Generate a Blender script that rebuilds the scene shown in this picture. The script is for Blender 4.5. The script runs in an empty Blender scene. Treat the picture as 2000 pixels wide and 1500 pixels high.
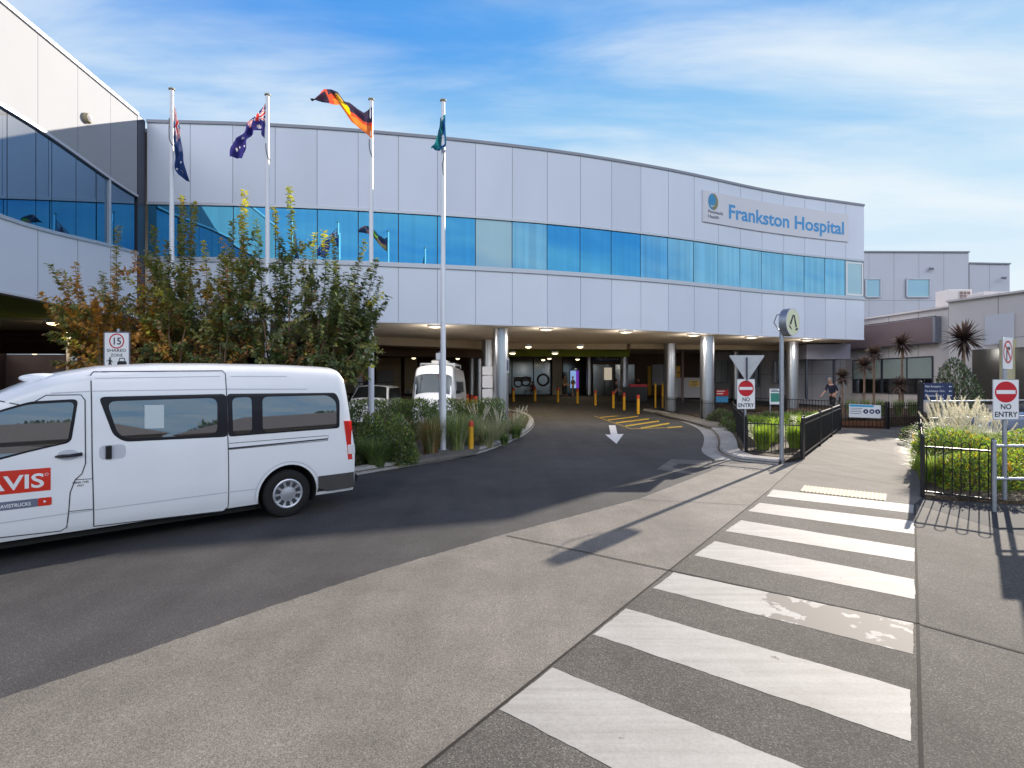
import bpy, bmesh, math, random
from mathutils import Vector, Matrix
R = math.radians
F, EYE, HY = 1033.0, 2.0, 747.0          # focal length (px of a 2000 px frame), eye height, horizon row
SC = bpy.context.scene
COL = SC.collection

# ------------------------------------------------------------------ helpers
def gp(px, py, z=0.0):
    Y = F * (EYE - z) / (py - HY)
    return ((px - 1000) / F * Y, Y)
def gp3(px, py, z=0.0):
    x, y = gp(px, py, z); return Vector((x, y, z))
def wp(px, py, Y):
    return Vector(((px - 1000) / F * Y, Y, EYE - (py - HY) / F * Y))
def sm(t):
    t = max(0.0, min(1.0, t)); return t * t * (3 - 2 * t)
def gz(x, y):
    return 0.85 * sm((y - 31) / 15.0)
def lin(c):
    c = c / 255.0
    return c / 12.92 if c <= 0.04045 else ((c + 0.055) / 1.055) ** 2.4
def rgb(r, g, b): return (lin(r), lin(g), lin(b))

def mat(name, color, rough=0.6, metal=0.0, var=0.0, vscale=6.0, bump=0.0, bscale=40.0, coat=0.0,
        emit=None, estr=0.0, color2=None, detail=4.0, spec=None, stretch=None, trans=0.0):
    m = bpy.data.materials.new(name); m.use_nodes = True
    nt = m.node_tree; b = nt.nodes['Principled BSDF']
    b.inputs['Base Color'].default_value = (*color, 1)
    b.inputs['Roughness'].default_value = rough
    b.inputs['Metallic'].default_value = metal
    if coat: b.inputs['Coat Weight'].default_value = coat; b.inputs['Coat Roughness'].default_value = 0.05
    if spec is not None: b.inputs['Specular IOR Level'].default_value = spec
    if emit: b.inputs['Emission Color'].default_value = (*emit, 1); b.inputs['Emission Strength'].default_value = estr
    if var or color2 or bump:
        tc = nt.nodes.new('ShaderNodeTexCoord'); mp = nt.nodes.new('ShaderNodeMapping')
        nt.links.new(tc.outputs['Object'], mp.inputs[0])
        if stretch: mp.inputs['Scale'].default_value = stretch
    if var or color2:
        n = nt.nodes.new('ShaderNodeTexNoise'); n.inputs['Scale'].default_value = vscale; n.inputs['Detail'].default_value = detail
        nt.links.new(mp.outputs[0], n.inputs['Vector'])
        r = nt.nodes.new('ShaderNodeValToRGB')
        r.color_ramp.elements[0].position = 0.3; r.color_ramp.elements[1].position = 0.7
        c2 = color2 if color2 else tuple(min(1, c * (1 + var)) for c in color)
        c1 = color if color2 else tuple(c * (1 - var) for c in color)
        r.color_ramp.elements[0].color = (*c1, 1); r.color_ramp.elements[1].color = (*c2, 1)
        nt.links.new(n.outputs['Fac'], r.inputs[0]); nt.links.new(r.outputs[0], b.inputs['Base Color'])
    if bump:
        n2 = nt.nodes.new('ShaderNodeTexNoise'); n2.inputs['Scale'].default_value = bscale; n2.inputs['Detail'].default_value = 3
        nt.links.new(mp.outputs[0], n2.inputs['Vector'])
        bm_ = nt.nodes.new('ShaderNodeBump'); bm_.inputs['Strength'].default_value = bump; bm_.inputs['Distance'].default_value = 0.02
        nt.links.new(n2.outputs['Fac'], bm_.inputs['Height']); nt.links.new(bm_.outputs[0], b.inputs['Normal'])
    if trans:
        out = nt.nodes['Material Output']; mx = nt.nodes.new('ShaderNodeMixShader'); tr = nt.nodes.new('ShaderNodeBsdfTranslucent')
        tr.inputs['Color'].default_value = (min(1, color[0] * 1.8), min(1, color[1] * 1.9), color[2] * 1.1, 1)
        mx.inputs[0].default_value = trans
        nt.links.new(b.outputs[0], mx.inputs[1]); nt.links.new(tr.outputs[0], mx.inputs[2]); nt.links.new(mx.outputs[0], out.inputs[0])
    return m

def ground_mat(name, dark, light, speck, big=0.35, fine=55.0, rough=0.9, bump=0.5, speck_amt=0.5, stain=0.25, spots=0.22):
    """aggregate / asphalt: fine stones, mid mottling, broad stains"""
    m = bpy.data.materials.new(name); m.use_nodes = True
    nt = m.node_tree; N = nt.nodes.new; L = nt.links.new; b = nt.nodes['Principled BSDF']
    tc = N('ShaderNodeTexCoord')
    def noise(sc, det=4, rough_=0.6):
        n = N('ShaderNodeTexNoise'); n.inputs['Scale'].default_value = sc; n.inputs['Detail'].default_value = det
        n.inputs['Roughness'].default_value = rough_; L(tc.outputs['Object'], n.inputs['Vector']); return n
    def ramp(src, p0, p1, c0, c1):
        r = N('ShaderNodeValToRGB'); r.color_ramp.elements[0].position = p0; r.color_ramp.elements[1].position = p1
        r.color_ramp.elements[0].color = (*c0, 1); r.color_ramp.elements[1].color = (*c1, 1); L(src, r.inputs[0]); return r
    a = ramp(noise(fine, 3, 0.75).outputs['Fac'], 0.32, 0.68, dark, light)
    v = N('ShaderNodeTexVoronoi'); v.inputs['Scale'].default_value = fine * 1.5; L(tc.outputs['Object'], v.inputs['Vector'])
    vs = N('ShaderNodeSeparateColor'); L(v.outputs['Color'], vs.inputs[0])
    vm = ramp(vs.outputs[0], 0.80, 0.92, (0, 0, 0), (speck_amt,) * 3)
    mx = N('ShaderNodeMix'); mx.data_type = 'RGBA'; L(vm.outputs[0], mx.inputs['Factor']); L(a.outputs[0], mx.inputs['A']); mx.inputs['B'].default_value = (*speck, 1)
    st = ramp(noise(big, 5, 0.65).outputs['Fac'], 0.33, 0.7, (1 - stain,) * 3, (1 + stain * 0.5,) * 3)
    st2 = ramp(noise(big * 7, 4, 0.6).outputs['Fac'], 0.35, 0.65, (1 - stain * 0.4,) * 3, (1.03,) * 3)
    m1 = N('ShaderNodeMix'); m1.data_type = 'RGBA'; m1.blend_type = 'MULTIPLY'; m1.inputs['Factor'].default_value = 1
    L(mx.outputs['Result'], m1.inputs['A']); L(st.outputs[0], m1.inputs['B'])
    m2 = N('ShaderNodeMix'); m2.data_type = 'RGBA'; m2.blend_type = 'MULTIPLY'; m2.inputs['Factor'].default_value = 1
    L(m1.outputs['Result'], m2.inputs['A']); L(st2.outputs[0], m2.inputs['B'])
    # gum spots and drips: sparse dark dots, plus a few broad oil marks
    vd = N('ShaderNodeTexVoronoi'); vd.inputs['Scale'].default_value = 1.35; L(tc.outputs['Object'], vd.inputs['Vector'])
    dr = ramp(vd.outputs['Distance'], 0.018, 0.032, (.62, .61, .60), (1, 1, 1)); oil = ramp(noise(0.9, 3, 0.55).outputs['Fac'], 0.25, 0.36, (1 - spots,) * 3, (1, 1, 1))
    tr_ = N('ShaderNodeMapping'); tr_.inputs['Rotation'].default_value = (0, 0, R(41)); tr_.inputs['Scale'].default_value = (1.1, .09, 1); L(tc.outputs['Object'], tr_.inputs[0])
    tn = N('ShaderNodeTexNoise'); tn.inputs['Scale'].default_value = 1.6; tn.inputs['Detail'].default_value = 4; L(tr_.outputs[0], tn.inputs['Vector']); tk = ramp(tn.outputs['Fac'], 0.36, 0.62, (1 - spots * .55,) * 3, (1.03,) * 3)
    last = m2.outputs['Result']
    for q_ in (dr, oil, tk):
        m3 = N('ShaderNodeMix'); m3.data_type = 'RGBA'; m3.blend_type = 'MULTIPLY'; m3.inputs['Factor'].default_value = 1; L(last, m3.inputs['A']); L(q_.outputs[0], m3.inputs['B']); last = m3.outputs['Result']
    L(last, b.inputs['Base Color']); b.inputs['Roughness'].default_value = rough
    b.inputs['Specular IOR Level'].default_value = 0.3
    bp = N('ShaderNodeBump'); bp.inputs['Strength'].default_value = bump; bp.inputs['Distance'].default_value = 0.006
    L(noise(fine * 1.3, 2).outputs['Fac'], bp.inputs['Height']); L(bp.outputs[0], b.inputs['Normal'])
    return m

def paint_mat(name, paint, under, wear=0.30, region=None, scale=2.2):
    """road paint worn through in places; region=(point, radius) adds a heavily worn patch"""
    m = bpy.data.materials.new(name); m.use_nodes = True
    nt = m.node_tree; N = nt.nodes.new; L = nt.links.new; b = nt.nodes['Principled BSDF']
    tc = N('ShaderNodeTexCoord')
    def noise(sc, det=6, r=0.6):
        n = N('ShaderNodeTexNoise'); n.inputs['Scale'].default_value = sc; n.inputs['Detail'].default_value = det; n.inputs['Roughness'].default_value = r
        L(tc.outputs['Object'], n.inputs['Vector']); return n
    h = noise(scale)
    src = h.outputs['Fac']
    if region:
        d = N('ShaderNodeVectorMath'); d.operation = 'DISTANCE'; L(tc.outputs['Object'], d.inputs[0]); d.inputs[1].default_value = region[0]
        mr = N('ShaderNodeMapRange'); mr.inputs['From Min'].default_value = 0; mr.inputs['From Max'].default_value = region[1]
        mr.inputs['To Min'].default_value = 0.30; mr.inputs['To Max'].default_value = -0.12
        L(d.outputs['Value'], mr.inputs['Value'])
        ad = N('ShaderNodeMath'); ad.operation = 'SUBTRACT'; L(src, ad.inputs[0]); L(mr.outputs[0], ad.inputs[1]); src = ad.outputs[0]
    r = N('ShaderNodeValToRGB'); r.color_ramp.elements[0].position = wear; r.color_ramp.elements[1].position = wear + 0.015
    L(src, r.inputs[0])
    g = noise(60, 2, 0.7); gr = N('ShaderNodeValToRGB'); gr.color_ramp.elements[0].position = 0.3; gr.color_ramp.elements[1].position = 0.6
    gr.color_ramp.elements[0].color = (*[c * 0.86 for c in paint], 1); gr.color_ramp.elements[1].color = (*paint, 1); L(g.outputs['Fac'], gr.inputs[0])
    g2 = noise(1.7, 5, 0.7); gr2 = N('ShaderNodeValToRGB'); gr2.color_ramp.elements[0].position = 0.3; gr2.color_ramp.elements[1].position = 0.75
    gr2.color_ramp.elements[0].color = (0.82, 0.81, 0.79, 1); gr2.color_ramp.elements[1].color = (1.05, 1.05, 1.05, 1); L(g2.outputs['Fac'], gr2.inputs[0])
    mm = N('ShaderNodeMix'); mm.data_type = 'RGBA'; mm.blend_type = 'MULTIPLY'; mm.inputs['Factor'].default_value = 1
    L(gr.outputs[0], mm.inputs['A']); L(gr2.outputs[0], mm.inputs['B'])
    sm_ = N('ShaderNodeMapping'); sm_.inputs['Rotation'].default_value = (0, 0, R(-33)); sm_.inputs['Scale'].default_value = (.35, 7, 1); L(tc.outputs['Object'], sm_.inputs[0])
    sn = N('ShaderNodeTexNoise'); sn.inputs['Scale'].default_value = 1.4; sn.inputs['Detail'].default_value = 6; sn.inputs['Roughness'].default_value = .65; L(sm_.outputs[0], sn.inputs['Vector'])
    sr = N('ShaderNodeValToRGB'); sr.color_ramp.elements[0].position = .3; sr.color_ramp.elements[1].position = .6; sr.color_ramp.elements[0].color = (.80, .79, .77, 1); L(sn.outputs['Fac'], sr.inputs[0])
    m5 = N('ShaderNodeMix'); m5.data_type = 'RGBA'; m5.blend_type = 'MULTIPLY'; m5.inputs['Factor'].default_value = 1; L(mm.outputs['Result'], m5.inputs['A']); L(sr.outputs[0], m5.inputs['B']); mm = m5
    mx = N('ShaderNodeMix'); mx.data_type = 'RGBA'; L(r.outputs[0], mx.inputs['Factor']); mx.inputs['A'].default_value = (*under, 1); L(mm.outputs['Result'], mx.inputs['B'])
    L(mx.outputs['Result'], b.inputs['Base Color']); b.inputs['Roughness'].default_value = 0.75
    return m

def glass_mat(name, tint, base, mix=0.75, rough=0.015, streak=0.0):
    m = bpy.data.materials.new(name); m.use_nodes = True
    nt = m.node_tree; N = nt.nodes.new; L = nt.links.new
    b = nt.nodes['Principled BSDF']; b.inputs['Base Color'].default_value = (*base, 1); b.inputs['Roughness'].default_value = 0.3
    g = N('ShaderNodeBsdfGlossy'); g.inputs['Color'].default_value = (*tint, 1); g.inputs['Roughness'].default_value = rough
    if streak:
        tc = N('ShaderNodeTexCoord'); mp = N('ShaderNodeMapping'); mp.inputs['Scale'].default_value = (5, 5, 0.05); L(tc.outputs['Object'], mp.inputs[0])
        n = N('ShaderNodeTexNoise'); n.inputs['Scale'].default_value = 1.0; n.inputs['Detail'].default_value = 3; L(mp.outputs[0], n.inputs['Vector'])
        r = N('ShaderNodeValToRGB'); r.color_ramp.elements[0].position = 0.35; r.color_ramp.elements[1].position = 0.7
        r.color_ramp.elements[0].color = (*[c * (1 - streak) for c in tint], 1); r.color_ramp.elements[1].color = (*[min(1, c * (1 + streak)) for c in tint], 1)
        L(n.outputs['Fac'], r.inputs[0]); L(r.outputs[0], g.inputs['Color'])
    mx = N('ShaderNodeMixShader'); mx.inputs[0].default_value = mix
    L(b.outputs[0], mx.inputs[1]); L(g.outputs[0], mx.inputs[2]); L(mx.outputs[0], nt.nodes['Material Output'].inputs[0])
    return m

class MB:
    """collects shapes, then links them as ONE mesh object"""
    def __init__(s): s.v = []; s.f = []; s.m = []
    def add(s, vs, fs, mi=0):
        o = len(s.v); s.v += [tuple(v) for v in vs]
        for f in fs: s.f.append(tuple(o + i for i in f)); s.m.append(mi)
        return s
    def quad(s, a, b, c, d, mi=0): return s.add([a, b, c, d], [(0, 1, 2, 3)], mi)
    def box(s, c, size, rot=None, mi=0):
        hx, hy, hz = size[0] / 2, size[1] / 2, size[2] / 2
        vs = [Vector((x, y, z)) for x in (-hx, hx) for y in (-hy, hy) for z in (-hz, hz)]
        if rot is not None: vs = [rot @ v for v in vs]
        vs = [v + Vector(c) for v in vs]
        return s.add(vs, [(0, 1, 3, 2), (4, 6, 7, 5), (0, 4, 5, 1), (2, 3, 7, 6), (0, 2, 6, 4), (1, 5, 7, 3)], mi)
    def bar(s, a, b, w, d=None, mi=0, up=(0, 0, 1)):
        a, b = Vector(a), Vector(b); d = d or w; t = (b - a).normalized()
        u = Vector(up)
        if abs(t.dot(u)) > 0.95: u = Vector((1, 0, 0))
        sx = t.cross(u).normalized() * w / 2; sy = sx.cross(t).normalized() * d / 2
        vs = [a - sx - sy, a + sx - sy, a + sx + sy, a - sx + sy, b - sx - sy, b + sx - sy, b + sx + sy, b - sx + sy]
        return s.add(vs, [(3, 2, 1, 0), (4, 5, 6, 7), (0, 1, 5, 4), (1, 2, 6, 5), (2, 3, 7, 6), (3, 0, 4, 7)], mi)
    def tube(s, pts, r, n=8, mi=0, caps=True):
        pts = [Vector(p) for p in pts]; rs = r if isinstance(r, (list, tuple)) else [r] * len(pts)
        o = len(s.v); ref = None
        for i, p in enumerate(pts):
            t = (pts[min(i + 1, len(pts) - 1)] - pts[max(i - 1, 0)]).normalized()
            if ref is None: ref = Vector((1, 0, 0)) if abs(t.x) < 0.8 else Vector((0, 1, 0))
            a = (ref - t * ref.dot(t)).normalized(); b = t.cross(a); ref = a
            for k in range(n):
                th = 2 * math.pi * k / n; s.v.append(tuple(p + (a * math.cos(th) + b * math.sin(th)) * rs[i]))
        for i in range(len(pts) - 1):
            for k in range(n):
                k2 = (k + 1) % n; s.f.append((o + i * n + k, o + i * n + k2, o + (i + 1) * n + k2, o + (i + 1) * n + k)); s.m.append(mi)
        if caps:
            s.f.append(tuple(o + k for k in range(n))[::-1]); s.m.append(mi)
            e = o + (len(pts) - 1) * n; s.f.append(tuple(e + k for k in range(n))); s.m.append(mi)
        return s
    def lathe(s, prof, c=(0, 0, 0), n=24, axis='Z', mi=0):
        o = len(s.v); c = Vector(c)
        for (r, h) in prof:
            for k in range(n):
                th = 2 * math.pi * k / n; x, y = r * math.cos(th), r * math.sin(th)
                p = Vector((x, y, h)) if axis == 'Z' else (Vector((x, h, y)) if axis == 'Y' else Vector((h, x, y)))
                s.v.append(tuple(c + p))
        for i in range(len(prof) - 1):
            for k in range(n):
                k2 = (k + 1) % n; s.f.append((o + i * n + k, o + i * n + k2, o + (i + 1) * n + k2, o + (i + 1) * n + k)); s.m.append(mi)
        s.f.append(tuple(o + k for k in range(n))[::-1]); s.m.append(mi)
        e = o + (len(prof) - 1) * n; s.f.append(tuple(e + k for k in range(n))); s.m.append(mi)
        return s
    def prism(s, poly, z0, z1, mi=0):
        n = len(poly); vs = [(x, y, z0) for x, y in poly] + [(x, y, z1) for x, y in poly]
        fs = [tuple(range(n))[::-1], tuple(range(n, 2 * n))] + [(i, (i + 1) % n, n + (i + 1) % n, n + i) for i in range(n)]
        return s.add(vs, fs, mi)
    def sheet(s, poly, z, mi=0): return s.add([(x, y, z) for x, y in poly], [tuple(range(len(poly)))], mi)
    def ball(s, c, r, n=10, mi=0, sq=(1, 1, 1)):
        prof = [(max(1e-3, math.sin(math.pi * i / n)) * r, -math.cos(math.pi * i / n) * r) for i in range(n + 1)]
        o = len(s.v); s.lathe(prof, (0, 0, 0), max(8, n), 'Z', mi)
        for i in range(o, len(s.v)):
            v = s.v[i]; s.v[i] = (c[0] + v[0] * sq[0], c[1] + v[1] * sq[1], c[2] + v[2] * sq[2])
        return s
    def mesh(s, m, me, mi=0):
        vs = [m @ v.co for v in me.vertices]; return s.add(vs, [tuple(p.vertices) for p in me.polygons], mi)
    def build(s, name, mats, parent=None, smooth=False, bevel=0.0, fix=True, local=False, auto=None):
        me = bpy.data.meshes.new(name)
        off = Vector((0, 0, 0)) if (parent is None or local) else parent_loc(parent)
        me.from_pydata([(v[0] - off.x, v[1] - off.y, v[2] - off.z) for v in s.v], [], s.f)
        for m in (mats if isinstance(mats, (list, tuple)) else [mats]): me.materials.append(m)
        me.polygons.foreach_set('material_index', s.m)
        if fix:
            b = bmesh.new(); b.from_mesh(me); bmesh.ops.recalc_face_normals(b, faces=b.faces); b.to_mesh(me); b.free()
        if smooth: me.polygons.foreach_set('use_smooth', [True] * len(me.polygons))
        me.update()
        o = bpy.data.objects.new(name, me); COL.objects.link(o)
        if parent is not None: o.parent = parent
        if bevel:
            md = o.modifiers.new('Bevel', 'BEVEL'); md.width = bevel; md.segments = 2; md.limit_method = 'ANGLE'
        if auto:
            set_auto(me, auto)
        return o
def set_auto(me, deg):
    b = bmesh.new(); b.from_mesh(me)
    for f in b.faces: f.smooth = True
    for e in b.edges: e.smooth = (len(e.link_faces) == 2 and e.calc_face_angle(0) < R(deg))
    b.to_mesh(me); b.free()
def parent_loc(p):
    l = Vector((0, 0, 0))
    while p is not None: l += p.location; p = p.parent
    return l
def tag(o, label=None, cat=None, group=None, kind=None):
    if label: o['label'] = label
    if cat: o['category'] = cat
    if group: o['group'] = group
    if kind: o['kind'] = kind
    return o
def empty(name, loc=(0, 0, 0), rz=0.0, label=None, cat=None, group=None):
    o = bpy.data.objects.new(name, None); COL.objects.link(o); o.location = loc; o.rotation_euler = (0, 0, rz); o.empty_display_size = 0.2
    return tag(o, label, cat, group)
def struct(o): o['kind'] = 'structure'; return o
KIDS = {}
def copy_tree(o, parent=None, name=None):
    c = o.copy(); COL.objects.link(c); c.parent = parent
    for ch in [x for x in COL.objects if x.parent is o]: copy_tree(ch, c)
    return c
TXT = {}
def text_me(body, align='CENTER', spacing=1.0, bold=0.0):
    key = (body, align, spacing, bold)
    if key in TXT: return TXT[key]
    cu = bpy.data.curves.new('lettering', 'FONT'); cu.body = body; cu.size = 1; cu.align_x = align; cu.resolution_u = 4
    cu.space_character = spacing; cu.offset = bold
    o = bpy.data.objects.new('lettering_tmp', cu); COL.objects.link(o)
    bpy.context.view_layer.update()
    me = bpy.data.meshes.new_from_object(o.evaluated_get(bpy.context.evaluated_depsgraph_get()))
    bpy.data.objects.remove(o); TXT[key] = me; return me
def put_text(mb, body, origin, xdir, zdir, size, width=None, align='CENTER', mi=0, spacing=1.0, bold=0.0):
    """size = cap height in metres; width = overall width if it must fit"""
    me = text_me(body, align, spacing, bold); xs = [v.co.x for v in me.vertices]; w = max(xs) - min(xs)
    ys = max(v.co.y for v in me.vertices)
    k = size / 0.73; kx = (width / w) if width else k
    X, Z = Vector(xdir).normalized(), Vector(zdir).normalized()
    vs = [Vector(origin) + X * v.co.x * kx + Z * v.co.y * k for v in me.vertices]
    return mb.add(vs, [tuple(p.vertices) for p in me.polygons], mi)

# ------------------------------------------------------------------ materials
M = {}
M['road'] = ground_mat('asphalt', rgb(62, 61, 62), rgb(88, 86, 85), rgb(132, 129, 124), big=0.22, fine=85, stain=0.32, speck_amt=0.3)
M['patch'] = ground_mat('asphalt_dark', rgb(52, 52, 56), rgb(66, 66, 70), rgb(110, 110, 112), big=0.3, fine=60, speck_amt=0.3)
M['apron'] = ground_mat('aggregate_concrete', rgb(98, 93, 86), rgb(156, 149, 139), rgb(184, 177, 167), big=0.4, fine=100, stain=0.24, speck_amt=0.4)
M['cross'] = ground_mat('aggregate_dark', rgb(68, 65, 61), rgb(114, 109, 102), rgb(168, 161, 152), big=0.5, fine=95, stain=0.25, speck_amt=0.45)
M['foot'] = ground_mat('footpath_concrete', rgb(104, 99, 92), rgb(132, 126, 118), rgb(156, 150, 142), big=0.6, fine=55, stain=0.2, speck_amt=0.35)
M['kerb'] = ground_mat('kerb_concrete', rgb(160, 156, 150), rgb(196, 192, 186), rgb(120, 116, 110), big=1.0, fine=40, stain=0.25, speck_amt=0.4)
M['soil'] = ground_mat('soil_mulch', rgb(58, 46, 36), rgb(104, 88, 70), rgb(140, 120, 96), big=1.2, fine=25, bump=1.0)
M['ground'] = ground_mat('far_ground', rgb(78, 80, 70), rgb(104, 104, 92), rgb(120, 118, 105), big=0.1, fine=8)
M['joint'] = mat('joint_dark', rgb(40, 36, 33), 0.95, var=0.3, vscale=20)
M['zebra'] = paint_mat('zebra_paint', rgb(180, 177, 172), rgb(104, 97, 90), wear=0.29)
M['arrow'] = paint_mat('arrow_paint', rgb(240, 240, 242), rgb(70, 70, 70), wear=0.25)
M['yellow_line'] = paint_mat('yellow_line_paint', rgb(208, 172, 48), rgb(80, 76, 66), wear=0.34, scale=4)
M['tactile'] = mat('tactile_cream', rgb(196, 180, 150), 0.8, var=0.08, vscale=12)
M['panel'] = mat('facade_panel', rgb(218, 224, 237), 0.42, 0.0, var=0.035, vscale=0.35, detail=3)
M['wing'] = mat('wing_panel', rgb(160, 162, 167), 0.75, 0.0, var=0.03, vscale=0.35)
for i_ in range(3): M['panel%d' % i_] = mat('facade_panel_tone', tuple(c * (.955, 1.0, 1.03)[i_] for c in rgb(218, 224, 237)), 0.42, var=0.04, vscale=0.5, detail=4, stretch=(1, 1, .25))
M['panel_low'] = mat('facade_panel_lower', rgb(226, 232, 243), 0.42, 0.0, var=0.03, vscale=0.4, detail=3)
M['groove'] = mat('panel_groove', rgb(104, 108, 120), 0.8)
M['alu'] = mat('window_aluminium', rgb(196, 200, 208), 0.4, 0.3)
M['coping'] = mat('roof_coping', rgb(140, 143, 152), 0.5, 0.3)
M['roof'] = mat('roof_sheet', rgb(150, 152, 156), 0.6)
M['soffit'] = mat('soffit_plaster', rgb(232, 218, 198), 0.85, var=0.06, vscale=0.8)
M['beam'] = mat('beam_plaster', rgb(206, 188, 160), 0.85, var=0.08, vscale=0.8)
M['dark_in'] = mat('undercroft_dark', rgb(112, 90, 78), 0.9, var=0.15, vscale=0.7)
M['green_light_tint'] = mat('soffit_green_light', rgb(150, 170, 60), 0.8, var=0.15, vscale=0.5)  # green uplight painted into the plaster colour of soffit and beam
M['recess'] = mat('recess_cladding', rgb(74, 78, 90), 0.4, 0.3)
M['glass'] = glass_mat('facade_glass', (0.115, 0.47, 0.74), (0.02, 0.10, 0.20), 0.85, streak=0.06)
M['glass2'] = glass_mat('facade_glass_streaky', (0.27, 0.58, 0.78), (0.05, 0.17, 0.26), 0.8, streak=0.13)
M['glass_pale'] = glass_mat('facade_glass_blind', (0.40, 0.62, 0.72), (0.42, 0.55, 0.58), 0.45, streak=0.05)
M['glass_wing'] = glass_mat('wing_glass', (0.20, 0.32, 0.46), (0.01, 0.03, 0.06), 0.82)
M['glass_dark'] = glass_mat('dark_glass', (0.55, 0.58, 0.6), (0.012, 0.012, 0.014), 0.35)
M['glass_in'] = glass_mat('entrance_glass', (0.6, 0.62, 0.62), (0.05, 0.046, 0.042), 0.24, rough=0.14)
M['frosted'] = mat('frosted_glass', rgb(158, 170, 164), 0.35, var=0.05)
M['steel'] = mat('brushed_column_steel', rgb(190, 192, 198), 0.30, 0.9, var=0.10, vscale=3.0, stretch=(6, 6, 0.3))
M['galv'] = mat('galvanised_steel', rgb(168, 172, 180), 0.45, 0.75, var=0.12, vscale=18)
M['pole_white'] = mat('flagpole_white', rgb(232, 234, 240), 0.35, var=0.02, vscale=3)
M['beige'] = mat('pole_cap_beige', rgb(176, 164, 132), 0.6)
M['black_metal'] = mat('fence_black', rgb(34, 32, 34), 0.4, 0.2)
M['rubber'] = mat('rubber', rgb(26, 25, 25), 0.85, var=0.2, vscale=30)
M['sign_white'] = mat('sign_white', rgb(236, 236, 238), 0.4, var=0.02, vscale=4)
M['sign_grey'] = mat('sign_back_grey', rgb(196, 196, 200), 0.4, 0.4, var=0.05, vscale=6)
M['sign_red'] = mat('sign_red', rgb(196, 22, 40), 0.4)
M['sign_black'] = mat('sign_black', rgb(24, 24, 28), 0.5)
M['sign_border'] = mat('sign_border_grey', rgb(108, 104, 116), 0.5)
M['logo_blue'] = mat('logo_blue', rgb(66, 152, 212), 0.45)
M['logo_mid'] = mat('logo_bright_blue', rgb(40, 140, 190), 0.45)
M['logo_olive'] = mat('logo_olive', rgb(134, 132, 96), 0.5)
M['logo_text'] = mat('logo_text_grey', rgb(92, 96, 116), 0.5)
M['sign_panel'] = mat('sign_panel_pale', rgb(216, 216, 222), 0.4, var=0.02, vscale=0.5)
M['navy'] = mat('wayfinding_navy', rgb(36, 52, 92), 0.45)
M['bollard_y'] = mat('bollard_yellow', rgb(226, 168, 34), 0.5, var=0.1, vscale=8)
M['bollard_r'] = mat('bollard_red', rgb(206, 60, 40), 0.5)
M['white_paint'] = mat('vehicle_white', rgb(240, 241, 244), 0.25, coat=0.6, var=.02, vscale=2.5)
M['red_vinyl'] = mat('red_vinyl', rgb(214, 46, 26), 0.4)
M['grey_vinyl'] = mat('grey_vinyl', rgb(108, 114, 134), 0.4)
M['gap'] = mat('shut_line', rgb(60, 60, 66), 0.8)
M['seam'] = mat('body_seam', rgb(196, 198, 206), 0.5)
M['van_glass'] = glass_mat('van_glass', (0.50, 0.58, 0.66), (0.012, 0.014, 0.02), 0.36)
M['car_glass'] = glass_mat('parked_car_glass', (0.5, 0.55, 0.55), (0.012, 0.016, 0.016), 0.16)
M['van_frit'] = mat('window_surround_black', rgb(28, 26, 34), 0.25, spec=.3)
M['plastic'] = mat('bumper_plastic', rgb(70, 66, 64), 0.6, var=0.08, vscale=10)
M['lens_red'] = mat('tail_light_red', rgb(190, 26, 22), 0.15, coat=0.6, emit=rgb(190, 20, 16), estr=0.12)
M['lens_white'] = mat('lamp_lens_white', rgb(230, 226, 226), 0.1, coat=0.6)
M['alloy'] = mat('wheel_silver', rgb(196, 198, 204), 0.3, 0.6)
M['black_gloss'] = mat('black_plastic', rgb(28, 28, 32), 0.3)
M['lamp_dim'] = mat('lamp_diffuser', rgb(226, 216, 196), 0.5, emit=rgb(240, 226, 200), estr=0.45)
M['lamp_on'] = mat('lamp_lit', rgb(255, 230, 180), 0.5, emit=(1.0, 0.80, 0.45), estr=4.0)
M['bark'] = mat('bark', rgb(128, 102, 84), 0.85, var=0.25, vscale=9, stretch=(1, 1, 0.3), bump=0.4)
M['brown_panel'] = mat('brown_panel', rgb(122, 102, 102), 0.45, var=0.10, vscale=0.7)
M['cream_wall'] = mat('pale_wall_panel', rgb(218, 210, 206), 0.6, var=0.05, vscale=0.5)
M['mauve_wall'] = mat('mauve_wall_panel', rgb(188, 191, 203), 0.55, var=0.03, vscale=0.3)
M['grey_wall'] = mat('grey_wall_panel', rgb(182, 180, 186), 0.6, var=0.06, vscale=0.7)
M['brick'] = mat('brown_brick', rgb(112, 74, 52), 0.9, var=0.3, vscale=14)
M['skin'] = mat('skin', rgb(196, 150, 126), 0.55)
M['navy_cloth'] = mat('navy_cloth', rgb(40, 42, 62), 0.9, var=0.2, vscale=10)
M['dark_cloth'] = mat('dark_cloth', rgb(36, 34, 38), 0.9, var=0.2, vscale=10)
M['khaki_cloth'] = mat('khaki_cloth', rgb(92, 84, 58), 0.9, var=0.2, vscale=10)
M['grey_cloth'] = mat('grey_cloth', rgb(112, 112, 120), 0.9, var=0.2, vscale=10)
M['hair'] = mat('hair_dark', rgb(46, 36, 30), 0.7)
M['hair_grey'] = mat('hair_grey', rgb(150, 140, 134), 0.7)
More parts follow.
